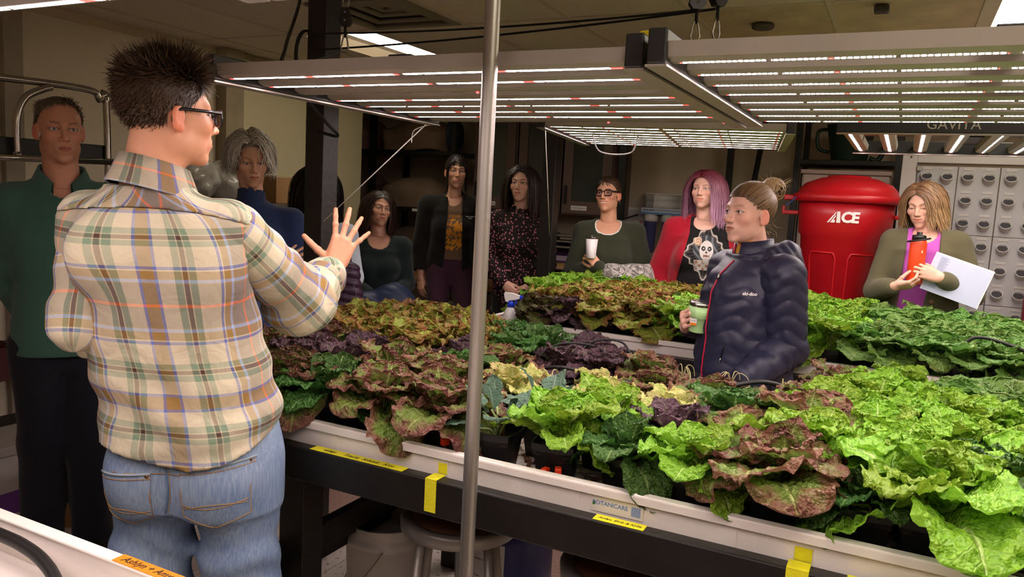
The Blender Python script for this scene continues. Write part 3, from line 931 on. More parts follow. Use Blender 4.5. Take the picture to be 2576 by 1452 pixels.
M_POT = mat('black_pot', '#141315', 0.38, vary=0.15)
M_SOIL = mat('potting_mix', '#1c1410', 0.95, vary=0.5, vscale=60, bump=0.8, bscale=80)
PH = 0.112
def pot_mesh():
    mb = MB()
    rings = [(0.040, 0.0), (0.0535, PH - 0.018), (0.0575, PH - 0.018), (0.0585, PH), (0.0555, PH), (0.0525, PH - 0.02)]
    V, F, K = [], [], 12
    for r, z in rings:
        for k in range(K):
            a = 2 * PI * (k + .5) / K
            c, s = math.cos(a), math.sin(a)
            q = r / max(abs(c), abs(s)) ** 0.72
            V.append((q * c, q * s, z))
    for i in range(len(rings) - 1):
        for k in range(K):
            F.append((i * K + k, i * K + (k + 1) % K, (i + 1) * K + (k + 1) % K, (i + 1) * K + k))
    F.append(tuple(reversed(range(K))))
    me = mb.add(V, F).mesh('pot')
    me.materials.append(M_POT)
    so = MB().box(-0.050, 0.050, -0.050, 0.050, PH - 0.03, PH - 0.02).mesh('soil')
    so.materials.append(M_SOIL)
    return me, so
POT, SOIL = pot_mesh()
M_WISP = mat('dry_stem', '#b7ad78', 0.8, vary=0.2)
M_STEM = mat('pale_stem', '#9fb074', 0.6, vary=0.1)

ORD = ['first from left', 'second from left', 'third from left', 'fourth from left', 'fifth from left', 'sixth from left', 'seventh from left', 'eighth from left', 'ninth from left', 'tenth from left', 'eleventh from left', 'twelfth from left', 'thirteenth from left', 'fourteenth from left']
ROW = ['front', 'second', 'third', 'fourth', 'fifth', 'back']
DESC = {'R': ('bright green blistered lettuce', 'lettuce'), 'G': ('dark green savoyed lettuce', 'lettuce'), 'C': ('bronze and red leaf lettuce', 'lettuce'),
        'P': ('dusky purple leaf lettuce', 'lettuce'), 'L': ('golden bronze-tipped frilled lettuce', 'lettuce'), 'Y': ('wilted yellowing lettuce', 'lettuce'),
        'K': ('young grey-green brassica seedling', 'seedling'), 'H': ('frilly-edged green lettuce', 'lettuce'), 'D': ('dark brown frilled lettuce', 'lettuce'),
        'E': ('bare pot with dry stems', 'pot')}

def plant(kind, x, y, scale, seed, label, group):
    r = np.random.default_rng(seed)
    nm = {'K': 'seedling', 'E': 'bare_pot'}.get(kind, 'lettuce_plant')
    t = empty(nm, (x, y, BED_Z), 0, label, DESC[kind][1], group)
    a0 = r.uniform(0, 6.28)
    po = link('pot', POT, None, t, None, (0, 0, r.uniform(-.2, .2)))
    link('soil', SOIL, None, po)
    if kind == 'E':
        mb = MB()
        for k in range(5):
            a, l = r.uniform(0, 6.28), r.uniform(.04, .075)
            c, s = math.cos(a), math.sin(a)
            mb.tube(spline([(0, 0, PH - .02), (c * l * .3, s * l * .3, PH + .03), (c * l * .8, s * l * .8, PH + .02), (c * l, s * l, PH - .018)], 4), [0.0016] * 13, 5)
        mb.build('dry_stem', M_WISP, t)
        return t
    p = LT[kind]
    n = p[9]
    for k in range(n):
        q = (k / (n - 1)) ** 0.85
        L = (p[10] + (p[11] - p[10]) * q) * scale * r.uniform(0.85, 1.15)
        el = math.radians(p[12] + (p[13] - p[12]) * q ** 1.7 + r.uniform(-9, 9))
        az = a0 + k * 2.39996 + r.uniform(-.3, .3)
        me = LEAVES[kind][int(np.clip(round(q * 6 + r.uniform(-1.4, 1.4)), 0, 6))]
        z0 = PH - 0.012 + 0.012 * (1 - q)
        rad = 0.012 + 0.006 * q
        if kind == 'K':
            st = (0.03 + 0.05 * (1 - q)) * scale
            z0 += st * math.sin(el) * 0.9
            rad += st * math.cos(el) * 0.9
            MB().tube([(0, 0, PH - .025), (math.cos(az) * rad * .5, math.sin(az) * rad * .5, PH + (z0 - PH) * .6), (math.cos(az) * (rad + .01), math.sin(az) * (rad + .01), z0 + .004)], 0.0028, 5).build('leaf_stalk', M_STEM, t)
        o = link('leaf', me, None, t, (math.cos(az) * rad, math.sin(az) * rad, z0))
        M3 = Matrix.Rotation(az - PI / 2, 3, 'Z') @ Matrix.Rotation(el, 3, 'X') @ Matrix.Rotation(r.uniform(-.25, .25), 3, 'Y')
        o.rotation_euler = M3.to_euler()
        f = r.uniform(0.88, 1.14)
        o.scale = (L * f, L, L)
    return t

ROWS1 = ["CCCGCCKRGRCGRG", "CPPCCEKRPCRRGR", "CCPYGYEYYGCRRR", "LLLPCEYCCERRRR", "LLLLGPPCEECRRH", "LLLGGPEEEECRHH"]
ROWS2 = [".DPLLRRRGRHHHH", "DLLLLRRRRRHHHH", "RRLLGRRRRRGHHH", "RGLLGGRRRRHHHH", "RRGLLGRRRRHHHH", "RGRLGRRRRRGHHH"]
for rows, x0, y0, which, sb in ((ROWS1, -1.89, 1.70, 'near', 1000), (ROWS2, -1.79, 3.62, 'far', 3000)):
    for ri, row in enumerate(rows):
        cnt = 0
        for ci, k in enumerate(row):
            if k == '.':
                continue
            cnt += 1
            r = np.random.default_rng(sb + ri * 20 + ci)
            x = min(x0 + ci * 0.171 + (ri % 2) * 0.05, (0.36 if which == 'near' else 0.46)) + r.uniform(-.012, .012)
            y = y0 + ri * 0.19 + r.uniform(-.015, .015)
            sc = r.uniform(0.92, 1.1)
            if which == 'near' and ri < 2 and 6 < ci < 10: sc *= 0.86
            elif which == 'near' and ri == 0 and ci == 12:
                sc *= 1.28
                x -= 0.06
            elif which == 'near' and ri == 0 and ci == 11: sc *= 0.72
            elif which == 'near' and ri == 0 and k == 'R': sc *= 1.12
            if which == 'far' and k in 'HR': sc *= 1.08
            if which == 'near' and ri > 2 and k in 'CPY': sc *= 0.85
            lb = '%s, %s in the %s row of the %s tray' % (DESC[k][0], ORD[cnt - 1], ROW[ri], which)
            plant(k, x, y, sc, sb + ri * 20 + ci, lb, 'plants in the %s tray' % which)

# irrigation: black tubing, coloured clips, a blue valve
def hose(pts, r, label):
    return tag(MB().tube(spline(pts, 8), r, 8).build('irrigation_hose', M_CABLE), label, 'hose')
hose([(-1.05, 2.33, 0.955), (-0.95, 2.30, 0.985), (-0.80, 2.30, 0.975), (-0.62, 2.28, 0.97), (-0.50, 2.12, 0.96)], 0.006, 'thick black hose winding between bare pots in the near tray')
hose([(-1.12, 2.42, 0.95), (-1.05, 2.48, 1.02), (-0.92, 2.50, 1.03), (-0.84, 2.44, 1.0), (-0.86, 2.36, 0.96)], 0.004, 'thin black tube looped beside the dark green lettuces')
hose([(-1.02, 2.52, 0.95), (-0.95, 2.58, 1.03), (-0.84, 2.58, 1.04), (-0.78, 2.52, 0.98)], 0.004, 'second thin black tube arching behind the bare pots')
hose([(-0.48, 2.42, 0.96), (-0.36, 2.5, 0.99), (-0.25, 2.60, 0.96), (-0.08, 2.66, 0.945)], 0.008, 'thick black hose lying along the near tray below the navy jacket')
hose([(-0.14, 3.55, 0.94), (-0.09, 3.56, 0.985), (0.02, 3.60, 0.98), (0.05, 3.66, 0.93)], 0.004, 'black hoop of tube in the far tray beside the navy jacket')
hose([(0.24, 3.60, 0.96), (0.30, 3.62, 1.06), (0.45, 3.60, 1.04), (0.54, 3.58, 1.0)], 0.007, 'black hose arching over the frilled lettuces at the frame edge')
hose([(-1.55, 1.70, 0.90), (-1.47, 1.655, 0.93), (-1.38, 1.66, 0.965), (-1.30, 1.72, 0.95)], 0.004, 'thin black tube between the front pots near the plaid shirt')
hose([(-1.60, 0.775, 0.885), (-1.381, 0.778, 0.885), (-1.30, 0.775, 0.883), (-1.235, 0.765, 0.878), (-1.17, 0.745, 0.868), (-1.08, 0.70, 0.850)], 0.011, 'dark hose lying in the nearly empty white tray')
M_CLIP = mat('orange_clip', '#f0401a', 0.4, vary=0.05)
for k, (x, y, z, lb) in enumerate(((-1.51, 1.655, 0.915, 'orange valve clip nearest the plaid shirt on the front pots'), (-1.405, 1.645, 0.925, 'orange valve clip on the thin tube by a front pot'), (-0.985, 1.64, 0.90, 'orange valve clip beside a stake between the bronze lettuces'),
                                   (-0.70, 1.63, 0.885, 'orange valve clip low under the grey-green seedling'), (-0.675, 1.65, 0.885, 'second orange clip under the grey-green seedling'),
                                   (-0.30, 1.63, 0.875, 'orange valve clip under the bright lettuce above the yellow tape'), (-1.62, 3.55, 0.93, 'orange clip in the far tray under dark lettuce'), (-0.55, 2.46, 0.955, 'orange clip among the wilted plants by the navy jacket'))):
    t = empty('valve_clip', (x, y, z), 0.5 * k, lb, 'clip')
    MB().box(-0.011, 0.011, -0.008, 0.008, -0.006, 0.012, bev=0.003).build('cap', M_CLIP, t)
    MB().lathe([(0.005, -0.022), (0.006, -0.006)], 8).build('barb', M_CABLE, t)
    MB().tube([(0, 0, -0.02), (0.01, 0.01, BED_Z - z + 0.002)], 0.003, 5).build('stake', M_CABLE, t)
t = empty('tube_valve', (-0.86, 1.80, 0.955), 0.4, 'small blue valve beside the steel pipe', 'valve')
mv = mat('blue_valve', '#1d55c8', 0.4)
MB().lathe([(0.012, 0), (0.012, 0.004), (0.004, 0.006), (0.004, 0.02)], 12, Matrix.Rotation(1.2, 4, 'X')).build('wheel', mv, t)
MB().tube([(0, 0, 0), (0.0, 0.03, -0.02)], 0.004, 6).build('spindle', mv, t)
t = empty('plant_tag', (-0.085, 3.59, 0.94), 0.2, 'bright green plastic plant tag in the far tray beside the navy jacket', 'tag')
tg = MB().box(-0.008, 0.008, -0.0006, 0.0006, 0, 0.045).build('blade', mat('tag_green', '#3fd04a', 0.5, vary=0), t)
text('lettering', '25%', 0.012, M_INK, tg, frame((0, -0.0008, 0.026), (0, 0, 1), (-1, 0, 0)), 0.0001)
t = empty('plant_tag', (-0.79, 2.02, 0.94), 0.5, 'white plant tag lying on a pot right of the steel pipe', 'tag')
MB().box(-0.03, 0.03, -0.012, 0.012, 0, 0.0012, Matrix.Rotation(-.3, 4, 'Y')).build('blade', M_WHITEPRINT, t)
# spray bottle at the corner of the far tray
t = empty('spray_bottle', (-1.80, 3.60, BED_Z), 0.4, 'white spray bottle with blue trigger at the corner of the far tray', 'bottle')
blue = mat('trigger_blue', '#1f3fd6', 0.35)
white = mat('bottle_white', '#e9e6e3', 0.4, vary=0.03)
MB().lathe([(0.034, 0), (0.037, 0.006), (0.037, 0.075), (0.03, 0.10), (0.014, 0.125), (0.012, 0.132)], 24).build('reservoir', white, t)
MB().lathe([(0.0175, 0.122), (0.0175, 0.148), (0.013, 0.155)], 20).build('collar', blue, t)
MB().prism([(-0.026, 0.152), (-0.012, 0.15), (-0.01, 0.158), (0.018, 0.162), (0.046, 0.170), (0.048, 0.186), (0.01, 0.196), (-0.032, 0.20), (-0.036, 0.19)], -0.012, 0.012, Matrix.Rotation(PI / 2, 4, 'X')).build('spray_head', white, t)
MB().box(0.046, 0.062, -0.009, 0.009, 0.168, 0.186, bev=0.003).build('nozzle', blue, t)
MB().prism([(0.026, 0.166), (0.036, 0.168), (0.034, 0.15), (0.026, 0.132), (0.018, 0.126), (0.02, 0.14)], -0.006, 0.006, Matrix.Rotation(PI / 2, 4, 'X')).build('trigger', blue, t)
# ---------------------------------------------------------------- implicit-surface modelling for people and clothes
def surface_nets(F, lo, h):
    """Quad mesh of the zero level of a sampled field (negative inside)."""
    s = F < 0
    c = s[:-1, :-1, :-1].astype(np.int8)
    for dx, dy, dz in ((1, 0, 0), (0, 1, 0), (0, 0, 1), (1, 1, 0), (1, 0, 1), (0, 1, 1), (1, 1, 1)):
        c = c + s[dx:F.shape[0] - 1 + dx, dy:F.shape[1] - 1 + dy, dz:F.shape[2] - 1 + dz]
    I, J, K = np.nonzero((c > 0) & (c < 8))
    idx = np.full(c.shape, -1, dtype=np.int32)
    idx[I, J, K] = np.arange(len(I))
    acc = np.zeros((len(I), 3), dtype=np.float32)
    cnt = np.zeros(len(I), dtype=np.float32)
    cr = [(0, 0, 0), (1, 0, 0), (0, 1, 0), (1, 1, 0), (0, 0, 1), (1, 0, 1), (0, 1, 1), (1, 1, 1)]
    val = [F[I + a, J + b, K + d] for a, b, d in cr]
    for e0, e1 in ((0, 1), (2, 3), (4, 5), (6, 7), (0, 2), (1, 3), (4, 6), (5, 7), (0, 4), (1, 5), (2, 6), (3, 7)):
        a, b = val[e0], val[e1]
        m = (a < 0) != (b < 0)
        t = np.where(m, a / np.where(m, a - b, 1), 0)
        p0 = np.array(cr[e0], dtype=np.float32)
        d = np.array(cr[e1], dtype=np.float32) - p0
        acc += np.where(m[:, None], p0[None] + t[:, None] * d[None], 0)
        cnt += m
    V = (acc / cnt[:, None] + np.stack([I, J, K], 1)) * h + np.asarray(lo, dtype=np.float32)
    Q = []
    for ax in range(3):
        a0 = [slice(None)] * 3
        a1 = [slice(None)] * 3
        a0[ax], a1[ax] = slice(0, -1), slice(1, None)
        sa, sb = s[tuple(a0)], s[tuple(a1)]
        o1, o2 = [k for k in range(3) if k != ax]
        ed = np.nonzero(sa != sb)
        inside = (ed[o1] > 0) & (ed[o2] > 0) & (ed[o1] < F.shape[o1] - 1) & (ed[o2] < F.shape[o2] - 1)
        ed = [q[inside] for q in ed]
        flip = sa[tuple(ed)]
        def cell(d1, d2):
            q = [None] * 3
            q[ax] = ed[ax]
            q[o1] = ed[o1] + d1
            q[o2] = ed[o2] + d2
            return idx[tuple(q)]
        q = np.stack([cell(-1, -1), cell(0, -1), cell(0, 0), cell(-1, 0)], 1)
        if ax == 1:
            flip = ~flip
        q = np.where(flip[:, None], q, q[:, ::-1])
        Q.append(q)
    Q = np.concatenate(Q)
    return V, Q[(Q >= 0).all(1)]

class Field:
    def __init__(s, lo, hi, h):
        s.lo = np.array(lo, dtype=np.float32)
        s.h = h
        n = np.ceil((np.array(hi) - np.array(lo)) / h).astype(int) + 1
        s.x, s.y, s.z = [s.lo[i] + h * np.arange(n[i], dtype=np.float32) for i in range(3)]
        s.F = np.full(n, 0.5, dtype=np.float32)
    def blk(s, lo, hi, pad):
        out = []
        for i, ax in enumerate((s.x, s.y, s.z)):
            a = np.searchsorted(ax, lo[i] - pad)
            b = np.searchsorted(ax, hi[i] + pad)
            out.append(slice(max(0, a), min(len(ax), b)))
        if any(q.stop <= q.start for q in out):
            return None
        return tuple(out)
    def _ev(s, pr, b):
        return pr[0](s.x[b[0]][:, None, None], s.y[b[1]][None, :, None], s.z[b[2]][None, None, :])
    def add(s, pr, k=0.01):
        b = s.blk(pr[1], pr[2], k + 4 * s.h)
        if b is None:
            return s
        d, a = s._ev(pr, b), s.F[b]
        t = np.clip(0.5 + 0.5 * (a - d) / k, 0, 1)
        s.F[b] = a + (d - a) * t - k * t * (1 - t)
        return s
    def cut(s, pr, k=0.004):
        b = s.blk(pr[1], pr[2], k + 4 * s.h)
        if b is None:
            return s
        d, a = -s._ev(pr, b), s.F[b]
        t = np.clip(0.5 - 0.5 * (a - d) / k, 0, 1)
        s.F[b] = a + (d - a) * t + k * t * (1 - t)
        return s
    def keep(s, fn):
        """Intersect with the half space fn < 0."""
        s.F = np.maximum(s.F, fn(s.x[:, None, None], s.y[None, :, None], s.z[None, None, :]).astype(np.float32))
        return s
    def push(s, fn):
        s.F = s.F - fn(s.x[:, None, None], s.y[None, :, None], s.z[None, None, :]).astype(np.float32)
        return s
    def mesh(s):
        return surface_nets(s.F, s.lo, s.h)

BIG = (-9, -9, -9), (9, 9, 9)
def p_ell(c, r, R=None):
    c, r = np.array(c, float), np.array(r, float)
    def f(X, Y, Z):
        x, y, z = X - c[0], Y - c[1], Z - c[2]
        if R is not None:
            x, y, z = R[0][0] * x + R[1][0] * y + R[2][0] * z, R[0][1] * x + R[1][1] * y + R[2][1] * z, R[0][2] * x + R[1][2] * y + R[2][2] * z
        k0 = np.sqrt((x / r[0]) ** 2 + (y / r[1]) ** 2 + (z / r[2]) ** 2) + 1e-9
        k1 = np.sqrt((x / r[0] ** 2) ** 2 + (y / r[1] ** 2) ** 2 + (z / r[2] ** 2) ** 2) + 1e-9
        return k0 * (k0 - 1) / k1
    m = r.max() if R is not None else r
    return f, c - m, c + m
def p_cone(a, b, ra, rb=None):
    a, b = np.array(a, float), np.array(b, float)
    rb = ra if rb is None else rb
    d = b - a
    L = max(d @ d, 1e-9)
    def f(X, Y, Z):
        x, y, z = X - a[0], Y - a[1], Z - a[2]
        t = np.clip((x * d[0] + y * d[1] + z * d[2]) / L, 0, 1)
        return np.sqrt((x - t * d[0]) ** 2 + (y - t * d[1]) ** 2 + (z - t * d[2]) ** 2) - (ra + (rb - ra) * t)
    m = max(ra, rb)
    return f, np.minimum(a, b) - m, np.maximum(a, b) + m
def p_prof(keys, yaw=0.0, pw=2.3, off=0.0):
    """Torso-like solid: keys (z, cx, cy, half width, half depth), ellipse axes turned by yaw."""
    K = np.array(sorted(keys), float)
    cs, sn = math.cos(yaw), math.sin(yaw)
    def f(X, Y, Z):
        z = Z
        g = lambda i: np.interp(z, K[:, 0], K[:, i])
        a, b = g(3) + off, g(4) + off
        x, y = X - g(1), Y - g(2)
        u, v = cs * x + sn * y, -sn * x + cs * y
        q = (np.abs(u / a) ** pw + np.abs(v / b) ** pw) ** (1 / pw)
        d = (q - 1) * np.minimum(a, b) * 0.95
        return np.maximum(d, np.maximum(K[0, 0] - off - z, z - K[-1, 0] - off))
    m = K[:, 3:5].max() + off
    return f, (K[:, 1].min() - m, K[:, 2].min() - m, K[0, 0] - off), (K[:, 1].max() + m, K[:, 2].max() + m, K[-1, 0] + off)

def folds(amp, freq=1.0, seed=0, dirz=0.6):
    r = np.random.default_rng(seed)
    W = [(r.normal(0, 1, 3) * np.array([1, 1, dirz]), r.uniform(0, 6.28), f) for f in (26, 38, 55)]
    def f(X, Y, Z):
        o = 0
        wx = 0.02 * np.sin(21 * freq * Z + 9 * X + seed) + 0.015 * np.sin(31 * freq * X - 14 * Z)
        for (v, ph, fr) in W:
            v = v / np.linalg.norm(v)
            o = o + np.sin(fr * freq * (v[0] * (X + wx) + v[1] * (Y + wx) + v[2] * (Z + 1.4 * wx)) + ph) * (26 / fr)
        return amp * 0.5 * o
    return f
def ringfold(a, b, amp, freq, t0=0.5, w=0.35):
    """Creases across a limb from a to b, strongest at t0."""
    a, b = np.array(a, float), np.array(b, float)
    d = b - a
    L = math.sqrt(d @ d)
    def f(X, Y, Z):
        x, y, z = X - a[0], Y - a[1], Z - a[2]
        t = (x * d[0] + y * d[1] + z * d[2]) / (L * L)
        rr = np.sqrt(np.maximum((x - t * d[0]) ** 2 + (y - t * d[1]) ** 2 + (z - t * d[2]) ** 2, 0))
        ang = 0.9 * np.sin(40 * x) + 0.7 * np.sin(33 * y + 1)
        return amp * np.sin(freq * t * L + ang) * np.exp(-((t - t0) / w) ** 2) * np.exp(-(rr / 0.11) ** 4)
    return f

# ---------------------------------------------------------------- materials driven by a painted attribute
def vcol_mat(name, rough=0.6, noise=0.12, nscale=60.0, bump=0.15, bscale=140.0, sss=0.0, spec=0.4, sheen=0.0, stretch=None, coat=0.0):
    if name in MATS:
        return MATS[name]
    m, nt, b = newmat(name)
    at = nt.nodes.new('ShaderNodeAttribute'); at.attribute_name = 'Col'
    tc = nt.nodes.new('ShaderNodeTexCoord')
    mp = nt.nodes.new('ShaderNodeMapping')
    if stretch: mp.inputs['Scale'].default_value = stretch
    nt.links.new(tc.outputs['Object'], mp.inputs['Vector'])
    n = nt.nodes.new('ShaderNodeTexNoise'); n.inputs['Scale'].default_value = nscale; n.inputs['Detail'].default_value = 3
    nt.links.new(mp.outputs['Vector'], n.inputs['Vector'])
    mr = nt.nodes.new('ShaderNodeMapRange'); mr.inputs['To Min'].default_value = 1 - noise; mr.inputs['To Max'].default_value = 1 + noise
    nt.links.new(n.outputs['Fac'], mr.inputs['Value'])
    vm = nt.nodes.new('ShaderNodeVectorMath'); vm.operation = 'SCALE'
    nt.links.new(at.outputs['Color'], vm.inputs[0]); nt.links.new(mr.outputs['Result'], vm.inputs['Scale'])
    nt.links.new(vm.outputs[0], b.inputs['Base Color'])
    b.inputs['Roughness'].default_value = rough
    b.inputs['Specular IOR Level'].default_value = spec
    b.inputs['Sheen Weight'].default_value = sheen
    b.inputs['Coat Weight'].default_value = coat
    if sss:
        b.inputs['Subsurface Weight'].default_value = sss
        b.inputs['Subsurface Radius'].default_value = (1.0, 0.35, 0.2)
        b.inputs['Subsurface Scale'].default_value = 0.008
    if bump:
        n2 = nt.nodes.new('ShaderNodeTexNoise'); n2.inputs['Scale'].default_value = bscale
        nt.links.new(mp.outputs['Vector'], n2.inputs['Vector'])
        bp = nt.nodes.new('ShaderNodeBump'); bp.inputs['Strength'].default_value = bump; bp.inputs['Distance'].default_value = 0.004
        nt.links.new(n2.outputs['Fac'], bp.inputs['Height']); nt.links.new(bp.outputs['Normal'], b.inputs['Normal'])
    MATS[name] = m
    return m
M_SKIN = vcol_mat('skin', 0.48, 0.05, 90, 0.12, 350, sss=0.12, spec=0.35)
M_HAIR = vcol_mat('hair', 0.42, 0.16, 30, 0.0, spec=0.45)
M_KNIT = vcol_mat('knit_fabric', 0.92, 0.14, 260, 0.55, 420, spec=0.15, sheen=0.15)
M_CLOTH = vcol_mat('woven_fabric', 0.85, 0.08, 120, 0.18, 500, spec=0.2, sheen=0.08)
M_NYLON = vcol_mat('quilted_nylon', 0.48, 0.06, 40, 0.10, 90, spec=0.4)
M_EYE = vcol_mat('eye', 0.12, 0.0, 10, 0.0, spec=0.6)

def set_col(me, C):
    C = np.asarray(C, dtype=np.float32)
    if C.ndim == 1:
        C = np.tile(C[None, :3], (len(me.vertices), 1))
    a = me.color_attributes.new('Col', 'FLOAT_COLOR', 'POINT')
    a.data.foreach_set('color', np.concatenate([C[:, :3], np.ones((len(C), 1), np.float32)], 1).astype(np.float32).ravel())

def sstep(x, a, b):
    t = np.clip((x - a) / (b - a), 0, 1)
    return t * t * (3 - 2 * t)

# ---------------------------------------------------------------- head, hand
def head_prims(F, o):
    """o: dict of face options. Head frame: x to the person's right, y forward, z up, origin between the eyes' level and ears."""
    w, jw, L = o.get('w', 1.0), o.get('jaw', 1.0), o.get('len', 1.0)
    sm = o.get('smile', 0.0)
    F.add(p_ell((0, -0.014, 0.034), (0.0745 * w, 0.0955, 0.083)), 0.01)
    F.add(p_ell((0, 0.026, -0.022), (0.0615 * w, 0.064, 0.088 * L)), 0.02)
    F.add(p_ell((0, 0.022, -0.072 * L), (0.050 * w * jw, 0.054, 0.044 * L)), 0.025)
    F.add(p_ell((0, 0.069, -0.103 * L), (0.021 * jw, 0.017, 0.017)), 0.02)
    for sx in (-1, 1):
        F.add(p_ell((sx * 0.041 * w, 0.060, -0.027 + 0.004 * sm), (0.021, 0.021, 0.020)), 0.018)
        F.add(p_ell((sx * 0.047 * w * jw, -0.002, -0.068 * L), (0.014, 0.024, 0.022)), 0.02)
        F.add(p_cone((sx * 0.010, 0.083, 0.017), (sx * 0.043 * w, 0.066, 0.022), 0.0095, 0.009), 0.014)
        # eye socket, then lids with an almond opening
        F.cut(p_ell((sx * 0.0315 * w, 0.096, 0.000), (0.0205, 0.020, 0.0135)), 0.014)
    ez = o.get('lid', 0.0052)
    for sx in (-1, 1):
        c = (sx * 0.0315 * w, 0.0700, 0.0)
        sph = p_ell(c, (0.0165, 0.0150, 0.0150))
        def lid(X, Y, Z, c=c, sph=sph, sx=sx):
            d = sph[0](X, Y, Z)
            zz = Z - c[2] - o.get('lid_dz', -0.0012) - 0.06 * sx * (X - c[0])
            op = np.sqrt(((X - c[0]) / 0.0146) ** 2 + (zz / ez) ** 2) - 1
            return np.maximum(d, np.where(Y > c[1], -op * ez, -1))
        F.add((lid, sph[1], sph[2]), 0.0045)
    # nose
    F.add(p_cone((0, 0.081, 0.012), (0, 0.0985, -0.020), 0.0068, 0.0085), 0.010)
    F.add(p_ell((0, 0.1035 + o.get('nose', 0.0), -0.0345), (0.0105, 0.0105, 0.0095)), 0.009)
    for sx in (-1, 1):
        F.add(p_ell((sx * 0.0115, 0.0935, -0.038), (0.0075, 0.009, 0.0075)), 0.006)
        F.cut(p_ell((sx * 0.0065, 0.0975, -0.0445), (0.0032, 0.0045, 0.0028)), 0.002)
    # mouth
    F.add(p_ell((0, 0.078, -0.066 * L), (0.030, 0.015, 0.022)), 0.014)
    mw, mz = 0.0215 + 0.006 * sm, -0.0655 * L
    up = 0.007 * sm
    for k in range(6):
        x0, x1 = -mw + k * mw / 3, -mw + (k + 1) * mw / 3
        g = lambda x: 0.0925 - 0.012 * (x / mw) ** 2 - 0.003 * sm
        zc = lambda x: mz + up * (x / mw) ** 2 
        ft = lambda x: 1 - 0.55 * (x / mw) ** 2
        F.add(p_cone((x0, g(x0), zc(x0) + 0.0042), (x1, g(x1), zc(x1) + 0.0042), 0.0042 * ft(x0), 0.0042 * ft(x1)), 0.004)
        F.add(p_cone((x0, g(x0) - .001, zc(x0) - 0.0052), (x1, g(x1) - .001, zc(x1) - 0.0052), 0.0052 * ft(x0), 0.0052 * ft(x1)), 0.004)
    for k in range(6):
        x0, x1 = -mw + k * mw / 3, -mw + (k + 1) * mw / 3
        F.cut(p_cone((x0, g(x0) + 0.0045, zc(x0)), (x1, g(x1) + 0.0045, zc(x1)), 0.0016 + 0.0016 * (sm > .7), 0.0016 + 0.0016 * (sm > .7)), 0.002)
    # ears
    if o.get('ears', True):
        for sx in (-1, 1):
            R = np.array(Matrix.Rotation(sx * 0.42, 3, 'Z') @ Matrix.Rotation(-0.18, 3, 'X'))
            c = np.array((sx * 0.0775 * w, -0.010, -0.012))
            F.add(p_ell(c, (0.0075, 0.0185, 0.031), R), 0.005)
            F.add(p_ell(c + (sx * -0.002, 0.006, -0.024), (0.0055, 0.0095, 0.011), R), 0.005)
            F.cut(p_ell(c + (sx * 0.0075, 0.004, 0.003), (0.0055, 0.0095, 0.0175), R), 0.003)
            F.add(p_ell(c + (sx * 0.003, 0.001, 0.0), (0.003, 0.004, 0.012), R), 0.003)

